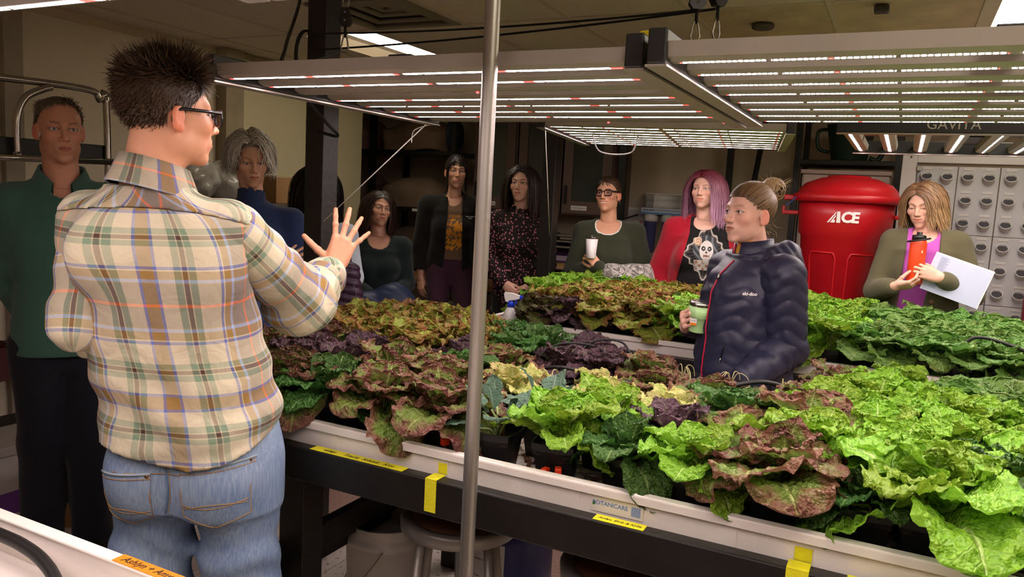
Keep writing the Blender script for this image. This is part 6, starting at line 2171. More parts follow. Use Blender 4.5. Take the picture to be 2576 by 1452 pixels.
# --- long dark hair mostly hidden behind the post
P = Person((-2.93, 3.38), 'person with long black hair mostly hidden behind the black post')
SK = lin('#c08a70')
shL, shR, neck = np.array((-0.130, 0.0, 1.270)), np.array((0.165, 0.0, 1.265)), np.array((0.01, 0.01, 1.33))
elL, wrL, elR, wrR = np.array((-0.165, -0.04, 1.03)), np.array((0.03, -0.22, 1.02)), np.array((0.215, -0.04, 1.03)), np.array((0.12, -0.22, 1.06))
o = dict(skin=SK, w=0.97, jaw=0.95, neck_r=0.047, scalp=lin('#0f0c0b'), lid=0.0042)
P.head((0.0, 0.0, 1.525), -0.1, 0.06, 0, o, neck, 0.056, hres=0.0034)
K = torso_keys((0.02, 0.0, 0.82), (0.017, 0.0, 1.28), 0.16, 0.145, 0.155)
legs = stand_legs(0.02, 0.0, 0.80, 0.08)
body_core(P, None, None, K, shL, shR, elL, wrL, elR, wrR, neck, 0.0, SK, legs)
P.body()
hair_long(P, 1300, 0.36, lin('#0f0c0c'), lin('#1d1413'), grav=0.25, wave=0.002, w=0.97, seed=41, width=0.003, shell=1.08, fwd=-0.2, name_label='long straight black hair')
pr = top_prims(K, 0.0, shL, shR, neck, [(shL, elL, wrL, SHIRT_R), (shR, elR, wrR, SHIRT_R)], 0.006)
P.garment('pale_top', pr, M_CLOTH, lin('#c3cfdc'), 0.009, cuts=[(p_cone((0.01, -0.02, 1.32), (0.0, -0.03, 1.46), 0.065, 0.085), 0.005)], keeps=[above(0.78)], push=[folds(0.004, .9, 43)])
trousers(P, (0.02, 0.0, 0.79), 0.155, 0.112, 0.0, legs, M_CLOTH, lin('#20222c'), 0.013, top=0.88)
POSTP = P
# the purple quilted coat carried over that arm
Wc = P.W
c = empty('quilted_coat', P.root.location, P.rz, 'dark purple quilted coat carried beside the black post', 'coat')
class Thing(Person):
    def __init__(s, root):
        s.root = root
Tc = Thing(c)
ck = [(0.60, 0.150, -0.20, 0.135, 0.075), (0.80, 0.145, -0.20, 0.120, 0.075), (1.0, 0.125, -0.20, 0.10, 0.080), (1.12, 0.11, -0.20, 0.085, 0.080), (1.17, 0.11, -0.19, 0.07, 0.06)]
Tc.garment('shell', [(p_prof(ck, 0.0), 0.02), (p_cone((0.19, -0.22, 1.08), (0.235, -0.22, 0.70), 0.045, 0.05), 0.03)], M_NYLON, lin('#3a2038'), 0.0075, push=[quilt(0.011, 0.045, (0.15, 0, 1)), folds(0.006, 1, 45)])
MB().tube(spline([(0.20, -0.285, 1.02), (0.22, -0.29, 0.95), (0.225, -0.285, 0.86)], 5), 0.0025, 5).build('zip', mat('zip_dark', '#5d4a5c', 0.4), c)

# --- seated listener in dark teal with a jacket on the lap
P = Person((-3.20, 4.35), 'seated person with long dark brown hair and a blue jacket on the lap')
SK = lin('#cf9b82')
shL, shR, neck = np.array((-0.160, 0.0, 1.150)), np.array((0.150, 0.0, 1.150)), np.array((-0.012, 0.02, 1.215))
elL, wrL, elR, wrR = np.array((-0.19, -0.02, 0.89)), np.array((-0.06, -0.22, 0.84)), np.array((0.195, -0.02, 0.89)), np.array((0.08, -0.22, 0.84))
o = dict(skin=SK, w=1.0, jaw=1.0, neck_r=0.050, scalp=lin('#2a1c16'), lid=0.0038, brow_c=lin('#2c1c14'), smile=0.35, blush=1.2)
P.head((-0.012, 0.0, 1.402), -0.30, -0.05, -0.12, o, neck, 0.060)
K = torso_keys((0.0, 0.02, 0.74), (-0.005, 0.01, 1.16), 0.165, 0.155, 0.165)
bust = [((-0.07, -0.09, 1.0), (0.07, 0.055, 0.065)), ((0.06, -0.09, 1.0), (0.07, 0.055, 0.065))]
legs = [((-0.085, -0.02, 0.72), (-0.10, -0.42, 0.72), (-0.10, -0.38, 0.30)), ((0.085, -0.02, 0.72), (0.10, -0.42, 0.72), (0.10, -0.38, 0.30))]
body_core(P, None, None, K, shL, shR, elL, wrL, elR, wrR, neck, 0.0, SK, legs, bust)
P.body()
hair_long(P, 1300, 0.30, lin('#2b1c16'), lin('#4a3024'), part=0.01, grav=0.25, wave=0.003, seed=51, hl=0.066, width=0.003, shell=1.05, fwd=-0.45, name_label='long dark brown hair over one shoulder')
earring(P, -1)
pr = top_prims(K, 0.0, shL, shR, neck, [(shL, elL, wrL, SHIRT_R), (shR, elR, wrR, SHIRT_R)], 0.007, bust)
P.garment('dark_top', pr, M_KNIT, lin('#1d2728'), 0.008, cuts=[(p_cone((-0.01, -0.03, 1.18), (-0.01, -0.06, 1.32), 0.075, 0.105), 0.006)], keeps=[above(0.70)], push=[folds(0.005, .9, 53)])
P.garment('trousers', [(p_prof([(0.62, 0, 0.02, 0.17, 0.13), (0.82, 0, 0.02, 0.165, 0.12)], 0), .03)] + leg_prims(*legs[0]) + leg_prims(*legs[1]), M_CLOTH, lin('#1b1c22'), 0.013)
c = empty('folded_jacket', P.root.location, P.rz, 'dark blue quilted jacket on the lap of the seated person', 'jacket')
Tc = Thing(c)
Tc.garment('shell', [(p_ell((0.02, -0.30, 0.80), (0.20, 0.15, 0.08)), .03), (p_ell((0.10, -0.33, 0.84), (0.11, 0.10, 0.09)), .05), (p_cone((-0.10, -0.38, 0.80), (-0.06, -0.42, 0.62), 0.07, 0.06), .05), (p_cone((0.14, -0.40, 0.80), (0.16, -0.42, 0.60), 0.07, 0.06), .05)], M_NYLON, lin('#26324e'), 0.009, push=[quilt(0.008, 0.07, (0.5, 0.5, 0.6)), folds(0.012, .8, 55)])

# --- listener leaning on the bench in a black jacket and brown tee
P = Person((-2.93, 4.86), 'person in an open black jacket over a brown printed tee leaning on the bench')
SK = lin('#cc9a80')
shL, shR, neck = np.array((-0.185, 0.0, 1.435)), np.array((0.170, 0.0, 1.445)), np.array((-0.005, 0.02, 1.50))
elL, wrL, elR, wrR = np.array((-0.235, 0.03, 1.14)), np.array((-0.222, 0.02, 0.905)), np.array((0.225, 0.03, 1.14)), np.array((0.225, 0.02, 0.905))
o = dict(skin=SK, w=0.97, jaw=0.93, len=1.03, neck_r=0.047, scalp=lin('#1c1412'), lid=0.0042, brow_c=lin('#1f1410'))
P.head((0.006, 0.0, 1.690), -0.12, -0.02, 0.0, o, neck, 0.055)
K = torso_keys((-0.01, 0.04, 1.00), (-0.008, 0.0, 1.45), 0.168, 0.140, 0.158)
bust = [((-0.065, -0.085, 1.29), (0.06, 0.05, 0.06)), ((0.055, -0.085, 1.29), (0.06, 0.05, 0.06))]
legs = [((-0.095, 0.03, 0.97), (-0.085, -0.16, 0.60), (-0.10, -0.20, 0.09)), ((0.075, 0.03, 0.97), (0.115, -0.16, 0.60), (0.12, -0.20, 0.09))]
body_core(P, None, None, K, shL, shR, elL, wrL, elR, wrR, neck, 0.0, SK, legs, bust)
P.hand(wrL, (0.05, -0.25, -0.95), (-0.6, -0.7, 0.1), 'R', SK, elbow=elL, curl=(0.5, 0.5, 0.5, 0.55), thumb=(0.5, 0.4, 0.3), scale=0.9, h=0.0034)
P.hand(wrR, (-0.05, -0.25, -0.95), (0.6, -0.7, 0.1), 'L', SK, elbow=elR, curl=(0.5, 0.5, 0.5, 0.55), thumb=(0.5, 0.4, 0.3), scale=0.9, h=0.0034)
P.body()
r_ = np.random.default_rng(4)
wisps = []
for sx in (-1, 1):
    base = np.array([list(v) for v in spline([(sx * 0.020, 0.080, 0.075), (sx * 0.055, 0.080, 0.045), (sx * 0.070, 0.065, -0.02), (sx * 0.066, 0.060, -0.10), (sx * 0.070, 0.055, -0.16)], 4)])
    S = base[None] + r_.normal(0, 1, (26, 1, 3)) * 0.0045
    wisps.append(strands_mesh(S, 0.0016, lin('#1c1412'), lin('#2a1c18'), 3, SC))
hair_back(P, 1100, (0, -0.105, -0.03), lin('#1c1412'), lin('#2a1d18'), w=0.97, seed=61, extra=wisps, lift=1.06, label='dark hair tied back with loose strands')
tee = P.garment('tee_shirt', top_prims(K, 0.0, shL, shR, neck, [], 0.004, bust), M_CLOTH, lin('#6b543f'), 0.008, cuts=[(p_cone((-0.005, -0.03, 1.475), (-0.005, -0.05, 1.60), 0.058, 0.08), 0.005)], keeps=[above(1.035)], push=[folds(0.003, 1, 63)])
def tee_print(u, v):
    r = np.random.default_rng(2)
    q = np.sin(9 * u + 3 * np.sin(5 * v)) * np.sin(8 * v + 2.5 * np.sin(6 * u + 1)) + 0.25 * np.sin(23 * u) * np.sin(21 * v)
    keep = (u ** 2 + v ** 2 < 0.95)
    C = np.where((q > -0.1)[:, None], lin('#d08a26'), lin('#6b543f'))
    return C, keep
decal(P, tee, 'tee_print', (0.0, -0.15, 1.235), (1, 0, 0), (0, 0, 1), 0.20, 0.24, 40, 44, tee_print, M_CLOTH, label='orange printed motif')
text_on(P, tee, 'Rogue', 0.042, mat('tee_orange', '#d08a26', 0.8, vary=0), (-0.005, -0.15, 1.375), (1, 0, 0), (0, 0, 1))
jk = top_prims(K, 0.0, shL, shR, neck, [(shL, elL, wrL, (0.070, 0.060, 0.056, 0.046)), (shR, elR, wrR, (0.070, 0.060, 0.056, 0.046))], 0.018, bust)
jk.append((p_cone((-0.005, 0.02, 1.45), (-0.005, 0.02, 1.525), 0.075, 0.07), .02))
def openf(X, Y, Z):
    return np.where(Y < 0.02, (0.050 + 0.11 * np.clip(1.40 - Z, 0, 1) * .35 + 0.03 * np.clip(Z - 1.44, 0, 1)) - np.abs(X + 0.0 - 0.008), -1.0)
jacket = P.garment('black_jacket', jk, M_KNIT, lin('#161413'), 0.008, cuts=[(p_cone((-0.005, -0.01, 1.46), (-0.005, -0.03, 1.62), 0.058, 0.075), 0.005)], keeps=[above(0.97), openf], push=[folds(0.006, .9, 65)])
text_on(P, jacket, 'THE NORTH\nFACE', 0.012, M_WHITEPRINT, (0.120, -0.15, 1.365), (1, 0, 0), (0, 0, 1), bold=0.0003)
trousers(P, (-0.01, 0.03, 0.97), 0.165, 0.12, 0.0, legs, M_CLOTH, lin('#3b2030'), 0.010, top=1.06, r=(0.095, 0.066, 0.062, 0.05), push=[folds(.004, 1, 67)])
shoe(P, legs[0][2], 0.1, lin('#191512')); shoe(P, legs[1][2], -0.1, lin('#191512'))

# --- listener in the floral blouse
def floral_material():
    m, nt, b = newmat('floral_chiffon')
    N, L = nt.nodes.new, nt.links.new
    tc = N('ShaderNodeTexCoord')
    mp = N('ShaderNodeMapping'); mp.inputs['Scale'].default_value = (1, 0.4, 1); L(tc.outputs['Object'], mp.inputs['Vector'])
    v = N('ShaderNodeTexVoronoi'); v.inputs['Scale'].default_value = 58; v.inputs['Randomness'].default_value = 0.8; L(mp.outputs['Vector'], v.inputs['Vector'])
    cr = N('ShaderNodeValToRGB'); cr.color_ramp.interpolation = 'CONSTANT'
    cr.color_ramp.elements[0].position = 0; cr.color_ramp.elements[0].color = (*srgb('#8a4a55'), 1)
    cr.color_ramp.elements[1].position = 0.30; cr.color_ramp.elements[1].color = (*srgb('#17100f'), 1)
    e = cr.color_ramp.elements.new(0.1); e.color = (*srgb('#c0717c'), 1)
    L(v.outputs['Distance'], cr.inputs['Fac']); L(cr.outputs['Color'], b.inputs['Base Color'])
    b.inputs['Roughness'].default_value = 0.75; b.inputs['Specular IOR Level'].default_value = 0.25
    return m
M_FLORAL = floral_material()
P = Person((-2.32, 4.68), 'person with long dark hair in a black blouse with pink flowers')
SK = lin('#d3a48c')
shL, shR, neck = np.array((-0.150, 0.0, 1.365)), np.array((0.180, 0.0, 1.370)), np.array((0.016, 0.02, 1.425))
elL, wrL, elR, wrR = np.array((-0.175, 0.0, 1.09)), np.array((-0.065, -0.17, 0.965)), np.array((0.215, 0.0, 1.09)), np.array((0.10, -0.17, 0.955))
o = dict(skin=SK, w=0.98, jaw=0.96, neck_r=0.047, scalp=lin('#1d1412'), lid=0.0046, brow_c=lin('#2a1a14'), hairline=0.07)
P.head((0.016, 0.0, 1.622), 0.28, -0.02, 0.0, o, neck, 0.055)
K = torso_keys((0.03, 0.0, 0.89), (0.015, 0.0, 1.375), 0.170, 0.150, 0.160)
bust = [((-0.045, -0.09, 1.21), (0.065, 0.055, 0.065)), ((0.085, -0.085, 1.21), (0.065, 0.055, 0.065))]
legs = stand_legs(0.03, 0.0, 0.88, 0.08)
body_core(P, None, None, K, shL, shR, elL, wrL, elR, wrR, neck, 0.0, SK, legs, bust)
P.hand(wrL, (0.62, -0.15, -0.66), (-0.35, -0.9, 0.1), 'R', SK, elbow=elL, curl=(0.35, 0.4, 0.4, 0.45), thumb=(0.5, 0.5, 0.3), scale=0.92, h=0.0033)
P.hand(wrR, (-0.55, -0.25, -0.75), (0.35, -0.9, 0.1), 'L', SK, elbow=elR, curl=(0.35, 0.4, 0.45, 0.5), thumb=(0.5, 0.5, 0.3), scale=0.92, h=0.0033)
P.body()
hair_long(P, 1500, 0.34, lin('#231714'), lin('#39261f'), part=-0.004, grav=0.28, wave=0.0015, w=0.98, hl=0.070, seed=71, width=0.0028, shell=1.06, fwd=-0.15, name_label='long straight dark brown hair')
pr = top_prims(K, 0.0, shL, shR, neck, [(shL, elL, wrL + (elL - wrL) * .12, (0.066, 0.062, 0.060, 0.052)), (shR, elR, wrR + (elR - wrR) * .12, (0.066, 0.062, 0.060, 0.052))], 0.012, bust)
pr.append((p_cone((0.015, 0.012, 1.40), (0.014, 0.004, 1.470), 0.068, 0.056), .015))
P.garment('floral_blouse', pr, M_FLORAL, (1, 1, 1), 0.0075, cuts=[(p_cone((0.015, 0.0, 1.45), (0.015, 0.0, 1.56), 0.049, 0.058), .004)], keeps=[above(0.78)], push=[folds(0.007, 1.0, 73), ringfold(elL, wrL, .008, 90, .7, .4)])
trousers(P, (0.03, 0.0, 0.86), 0.165, 0.115, 0.0, legs, M_CLOTH, lin('#141314'), 0.013, top=0.92)
c = empty('phone', P.W @ Vector((0.055, -0.235, 0.865)), P.rz + 0.2, 'dark phone in the hands of the person in the floral blouse', 'phone')
Mx = Matrix.Rotation(0.5, 4, 'Y') @ Matrix.Rotation(0.3, 4, 'X')
MB().box(-0.036, 0.036, -0.005, 0.005, -0.074, 0.074, Mx, bev=0.004).build('case', mat('phone_case', '#2e2b2c', 0.3), c)
for x, z in ((0.016, 0.052), (0.016, 0.034), (0.002, 0.043)):
    MB().lathe([(0.006, 0), (0.006, 0.002)], 12, Mx @ Matrix.Translation((x, -0.005, z)) @ Matrix.Rotation(PI / 2, 4, 'X')).build('camera_lens', mat('lens_black', '#0a0a0c', 0.1, vary=0), c)

# --- smiling listener with glasses, tumbler and checked coat
P = Person((-1.80, 4.92), 'smiling person with black glasses in a dark olive sweater')
SK = lin('#d8a283')
shL, shR, neck = np.array((-0.125, 0.0, 1.325)), np.array((0.215, 0.0, 1.330)), np.array((0.036, 0.02, 1.395))
elL, wrL, elR, wrR = np.array((-0.175, -0.03, 1.05)), np.array((-0.005, -0.235, 1.105)), np.array((0.300, -0.03, 1.065)), np.array((0.10, -0.22, 1.03))
o = dict(skin=SK, w=0.98, jaw=0.98, neck_r=0.048, scalp=lin('#38241a'), lid=0.0036, brow_c=lin('#38241a'), smile=1.0, hairline=0.066, blush=1.3)
P.head((0.022, 0.0, 1.580), 0.36, -0.10, 0.06, o, neck, 0.057)
K = torso_keys((0.055, 0.0, 0.86), (0.045, 0.0, 1.335), 0.175, 0.165, 0.165)
bust = [((-0.02, -0.09, 1.17), (0.07, 0.055, 0.07)), ((0.115, -0.085, 1.17), (0.07, 0.055, 0.07))]
legs = stand_legs(0.055, 0.0, 0.86, 0.085)
body_core(P, None, None, K, shL, shR, elL, wrL, elR, wrR, neck, 0.0, SK, legs, bust, h=0.010)
P.hand(wrL, (-0.62, -0.05, 0.72), (0.35, -0.9, 0.30), 'R', SK, elbow=elL, curl=((0.9, 0.9, 0.4), (0.95, 0.9, 0.4), (1.0, 0.9, 0.4), (1.05, 0.9, 0.4)), thumb=(0.6, 1.0, 0.4), scale=0.92, h=0.003)
P.body()
hair_back(P, 1200, (0.0, -0.11, -0.02), lin('#3a261b'), lin('#6b4a33'), w=0.98, hl=0.068, seed=81, tail=[(0, -0.10, -0.01), (0.0, -0.12, -0.06), (0.02, -0.10, -0.13)], lift=1.05, label='brown hair tied back')
spectacles(P, 0.98, 0.050, 0.038, 0.0034, label='thick black spectacles')
earring(P, -1)
pr = top_prims(K, 0.0, shL, shR, neck, [(shL, elL, wrL, (0.068, 0.064, 0.060, 0.044)), (shR, elR, wrR, (0.068, 0.066, 0.062, 0.048))], 0.014, bust)
OLV = lin('#363a2a')
P.garment('sweater', pr, M_KNIT, OLV, 0.0075, cuts=[(p_cone((0.036, -0.035, 1.365), (0.036, -0.06, 1.50), 0.086, 0.115), .006)], keeps=[above(0.76)], push=[folds(0.006, .8, 83)])
P.garment('undershirt', [(q[0], q[1]) for q in top_prims(K, 0.0, shL, shR, neck, [], 0.009, bust, nr=0.046, sr=0.05)], M_CLOTH, lin('#e8e4da'), 0.007, cuts=[(p_cone((0.036, -0.035, 1.372), (0.036, -0.06, 1.51), 0.078, 0.108), .004)], keeps=[above(1.25)])
trousers(P, (0.055, 0.0, 0.85), 0.17, 0.12, 0.0, legs, M_CLOTH, lin('#191919'), 0.013, top=0.9)
def cup(name, loc, rz, h, r0, r1, body_m, lid_m, label, lid_h=0.018, step=None, tilt=None):
    c = empty(name, loc, rz, label, 'cup')
    if tilt: c.rotation_euler = (tilt[0], tilt[1], rz)
    prof = [(r0 * 0.93, 0), (r0, 0.004)] + ([(r0 + (r1 - r0) * .45, h * .55), (r0 + (r1 - r0) * .45 + .004, h * .565)] if step else []) + [(r1, h)]
    MB().lathe(prof, 28).build('vessel', body_m, c)
    MB().lathe([(r1 + 0.0005, h), (r1 + 0.0015, h + 0.002), (r1 + 0.0015, h + lid_h), (r1 - 0.004, h + lid_h + 0.004), (r1 * .6, h + lid_h + 0.002), (0.004, h + lid_h + 0.002)], 28).build('lid', lid_m, c)
    return c
M_LID = mat('clear_smoky_lid', '#5d5650', 0.15, metal=0.7, vary=0.05)
cup('tumbler', P.W @ Vector((-0.062, -0.262, 1.165)), 0, 0.125, 0.030, 0.0385, mat('tumbler_white', '#e9e4e2', 0.3, vary=0.02), M_LID, 'white tumbler with a smoky lid held by the person with glasses', 0.012)
# checked coat over the other forearm
def check_material():
    m, nt, b = newmat('checked_wool')
    N, L = nt.nodes.new, nt.links.new
    tc = N('ShaderNodeTexCoord')
    mp = N('ShaderNodeMapping'); mp.inputs['Rotation'].default_value = (0.3, 0.4, 0.5); L(tc.outputs['Object'], mp.inputs['Vector'])
    outs = []
    for sc, rot in ((150, 0.0), (22, 0.0)):
        c = N('ShaderNodeTexChecker'); c.inputs['Scale'].default_value = sc
        c.inputs['Color1'].default_value = (*srgb('#cfcac2'), 1); c.inputs['Color2'].default_value = (*srgb('#26221f'), 1)
        L(mp.outputs['Vector'], c.inputs['Vector']); outs.append(c.outputs['Color'])
    mx = N('ShaderNodeMix'); mx.data_type = 'RGBA'; mx.inputs[0].default_value = 0.3
    L(outs[0], mx.inputs[6]); L(outs[1], mx.inputs[7]); L(mx.outputs[2], b.inputs['Base Color'])
    b.inputs['Roughness'].default_value = 0.95; b.inputs['Specular IOR Level'].default_value = 0.1
    return m
c = empty('checked_coat', P.root.location, P.rz, 'black and white checked wool coat draped over the arm of the person with glasses', 'coat')
Tc = Thing(c)
Tc.garment('drape', [(p_cone((0.07, -0.24, 1.075), (0.30, -0.14, 1.065), 0.060, 0.075), .03), (p_cone((0.12, -0.27, 1.06), (0.10, -0.27, 0.86), 0.062, 0.055), .05), (p_cone((0.25, -0.22, 1.06), (0.34, -0.18, 0.86), 0.075, 0.070), .05), (p_ell((0.21, -0.25, 0.98), (0.13, 0.06, 0.10)), .05), (p_cone((0.04, -0.20, 1.0), (0.03, -0.19, 0.86), .035, .04), .03)], check_material(), (1, 1, 1), 0.007,
           push=[folds(0.014, 0.8, 85, .3)])

# --- listener with pink hair and red cardigan
P = Person((-1.12, 4.95), 'person with long pink hair, red cardigan and black tee with a printed face')
SK = lin('#dfaf9a')
shL, shR, neck = np.array((-0.190, 0.0, 1.375)), np.array((0.180, 0.0, 1.380)), np.array((-0.008, 0.02, 1.455))
elL, wrL, elR, wrR = np.array((-0.270, 0.02, 1.09)), np.array((-0.23, -0.06, 0.84)), np.array((0.265, 0.02, 1.09)), np.array((0.22, -0.06, 0.84))
o = dict(skin=SK, w=1.04, jaw=1.06, neck_r=0.052, scalp=lin('#6d2433'), lid=0.0038, brow_c=lin('#8a5648'), smile=0.5, blush=1.3, iris=(.12, .14, .16))
P.head((-0.022, 0.0, 1.640), 0.32, -0.02, 0.02, o, neck, 0.060)
K = torso_keys((0.0, 0.0, 0.92), (-0.004, 0.0, 1.385), 0.205, 0.195, 0.190, 0.15, 0.145, 0.14)
bust = [((-0.085, -0.115, 1.22), (0.085, 0.075, 0.085)), ((0.075, -0.115, 1.22), (0.085, 0.075, 0.085))]
legs = stand_legs(0.0, 0.0, 0.92, 0.095)
body_core(P, None, None, K, shL, shR, elL, wrL, elR, wrR, neck, 0.0, SK, legs, bust, h=0.010)
P.hand(wrL, (0.05, -0.2, -0.95), (-0.7, -0.6, 0), 'R', SK, elbow=elL, curl=(.4, .4, .45, .5), scale=.92, h=.0034)
P.body()
hair_long(P, 1500, 0.33, lin('#71202f'), lin('#cf9fbe'), part=0.006, grav=0.27, wave=0.003, w=1.04, hl=0.070, seed=91, width=0.0028, shell=1.07, fwd=-0.10, name_label='long hair dark red at the roots and pale pink below')
earring(P, -1, 1.04)
tee = P.garment('black_tee', top_prims(K, 0.0, shL, shR, neck, [], 0.006, bust), M_CLOTH, lin('#151314'), 0.0075, cuts=[(p_cone((-0.008, -0.045, 1.435), (-0.01, -0.07, 1.56), 0.070, 0.095), .005)], keeps=[above(0.82)], push=[folds(0.004, .9, 93)])
def skull_print(u, v):
    C = np.tile(lin('#151314'), (len(u), 1))
    r = np.abs(u) * 0.95 + np.abs(v) * 0.85
    edge = 0.90 + 0.05 * np.sin(np.arctan2(v, u) * 14)
    keep = r < edge
    ring = keep & (r > edge - 0.10)
    C[ring] = lin('#a9a39a')
    C[keep & (r > edge - 0.17) & (r < edge - 0.12)] = lin('#4c4744')
    rays = keep & (r < edge - 0.17) & (np.sin(np.arctan2(v - .05, u) * 30) > 0.55)
    C[rays] = lin('#3a3634')
    hairm = (((u + 0.02) / 0.50) ** 2 + ((v - 0.16) / 0.50) ** 2 < 1)
    C[hairm & keep] = lin('#35373a')
    st = hairm & keep & (np.sin(26 * (u + .5 * v) + 3 * np.sin(5 * v)) > .5)
    C[st] = lin('#6d7074')
    face = (((u - 0.02) / 0.27) ** 2 + ((v - 0.10) / 0.36) ** 2 < 1)
    C[face] = lin('#c9c4bd')
    for sx in (-1, 1):
        C[((u - 0.02 - sx * 0.12) / 0.085) ** 2 + ((v - 0.17) / 0.085) ** 2 < 1] = lin('#2c2a2b')
        C[((u - 0.02 - sx * 0.12) / 0.035) ** 2 + ((v - 0.17) / 0.025) ** 2 < 1] = lin('#b9b4ae')
    C[((u - 0.02) / 0.035) ** 2 + ((v - 0.04) / 0.05) ** 2 < 1] = lin('#3a3636')
    C[((u - 0.02) / 0.11) ** 2 + ((v + 0.09) / 0.03) ** 2 < 1] = lin('#8f4a44')
    C[(np.abs(u - 0.02) < 0.17) & (np.abs(v + 0.09) < 0.05) & (np.sin(60 * u) > .7)] = lin('#4a4545')
    ch = (np.abs(u) < 0.40 + 0.3 * (v + 0.45)) & (v < -0.26) & (v > -0.62) & keep
    C[ch] = lin('#bcb6ae')
    C[ch & (np.sin(22 * u) * np.sin(24 * v) > .3)] = lin('#9a6a58')
    C[((u - 0.02) / 0.10) ** 2 < 1 * ((v < -0.2) & (v > -0.34))] = lin('#bcb6ae')
    ro = ((u + 0.34) ** 2 + (v - 0.42) ** 2) ** .5
    C[(ro < 0.16)] = lin('#cdb59a')
    C[(ro < 0.16) & (np.sin(ro * 70 + np.arctan2(v - .42, u + .34)) > .4)] = lin('#9a7a60')
    return C, keep
decal(P, tee, 'tee_print', (0.012, -0.25, 1.245), (1, 0, 0), (0, 0, 1), 0.30, 0.34, 96, 104, skull_print, M_CLOTH, label='pale print of a painted face inside a lace frame')
cd = top_prims(K, 0.0, shL, shR, neck, [(shL, elL, wrL, (0.078, 0.070, 0.066, 0.052)), (shR, elR, wrR, (0.078, 0.070, 0.066, 0.052))], 0.020, bust)
def opn(X, Y, Z):
    return np.where(Y < 0.03, (0.115 + 0.20 * np.clip(1.36 - Z, 0, .5)) - np.abs(X - 0.02), -1.0)
P.garment('cardigan', cd, M_KNIT, lin('#a01528'), 0.0075, cuts=[(p_cone((-0.008, 0.0, 1.42), (-0.008, -0.02, 1.58), 0.075, 0.10), .005)], keeps=[above(0.78), opn], push=[folds(0.007, .8, 95)])
trousers(P, (0.0, 0.0, 0.90), 0.20, 0.145, 0.0, legs, M_CLOTH, lin('#17181d'), 0.013, top=0.96)
# --- listener in the navy puffer jacket, between the trays
P = Person((-0.57, 3.12), 'person with a blond bun in a navy puffer jacket holding a mint mug')
SK = lin('#e2b09c')
yawN = 0.62
neck = np.array((0.062, 0.03, 1.345))
shN, shF = np.array((0.165, -0.11, 1.290)), np.array((-0.035, 0.12, 1.285))
elN, wrN = np.array((0.205, -0.10, 1.010)), np.array((0.070, -0.235, 0.915))
elF, wrF = np.array((-0.085, 0.12, 1.03)), np.array((-0.180, 0.005, 1.045))
o = dict(skin=SK, w=0.97, jaw=0.98, neck_r=0.047, scalp=lin('#8a6a4c'), lid=0.0042, brow_c=lin('#7a5640'), brow_a=.6, hairline=0.066, blush=1.4, iris=(.16, .17, .17), lips=lin('#b8665c'))
P.head((0.026, 0.0, 1.515), 0.80, -0.04, 0.0, o, neck, 0.055, hres=0.0025)
K = [(0.82, 0.055, 0.0, 0.185, 0.150), (0.90, 0.055, 0.0, 0.185, 0.155), (1.0, 0.055, 0.0, 0.178, 0.150), (1.10, 0.055, 0.0, 0.180, 0.148), (1.20, 0.057, 0.0, 0.178, 0.142), (1.28, 0.06, 0.01, 0.150, 0.115), (1.34, 0.062, 0.02, 0.085, 0.085)]
legs = [((0.0, 0.06, 0.84), (0.0, 0.06, 0.47), (0.0, 0.08, 0.09)), ((0.11, -0.04, 0.84), (0.11, -0.04, 0.47), (0.11, -0.02, 0.09))]
body_core(P, None, None, K, shN, shF, elN, wrN, elF, wrF, neck, yawN, SK, legs)
P.hand(wrF, (-0.08, -0.85, 0.42), (-0.95, -0.10, -0.15), 'R', SK, elbow=elF, curl=((0.85, 0.75, 0.4), (0.85, 0.8, 0.4), (0.9, 0.8, 0.4), (0.95, 0.85, 0.4)), thumb=(0.55, 0.75, 0.1), scale=0.93, h=0.0026)
P.body()
r_ = np.random.default_rng(12)
bun = np.array((0.0, -0.112, 0.100))
th = np.linspace(0, 2 * PI, 26)
B = []
for k in range(320):
    ax = np.array((1.0, 0.2, 0.1)) + r_.normal(0, .45, 3); ax /= np.linalg.norm(ax)
    e1 = np.cross(ax, (0.3, 0.2, 1)); e1 /= np.linalg.norm(e1); e2 = np.cross(ax, e1)
    R1 = r_.uniform(0.024, 0.050)
    B.append(bun + e1 * (R1 * np.cos(th))[:, None] + e2 * (R1 * np.sin(th))[:, None])
bunS = strands_mesh(np.array(B), 0.0022, lin('#9c7a58'), lin('#c9ab84'), 13, bun, taper=False)
fly = []
for k in range(60):
    a = r_.uniform(0, 2 * PI)
    d = np.array((math.cos(a), math.sin(a) * .8, abs(math.sin(a)) * .6 + .2))
    p0 = bun + d * 0.03
    fly.append(p0 + np.linspace(0, 1, 26)[:, None] * d * r_.uniform(.02, .045) + np.linspace(0, 1, 26)[:, None] ** 2 * r_.normal(0, .012, 3))
for k in range(50):
    p0 = np.array((r_.uniform(-.07, .07), -0.085, r_.uniform(-.09, -.02)))
    fly.append(p0 + np.linspace(0, 1, 26)[:, None] * np.array((r_.normal(0, .02), -.03, r_.uniform(-.03, .01))))
flyS = strands_mesh(np.array(fly), 0.0006, lin('#c9ab84'), lin('#dcc49c'), 14, SC)
hair_back(P, 1700, bun, lin('#6b5039'), lin('#b3926a'), w=0.97, hl=0.055, seed=15, width=0.0020, extra=[bunS, flyS], lift=1.045, label='blond-brown hair pulled up into a loose bun')
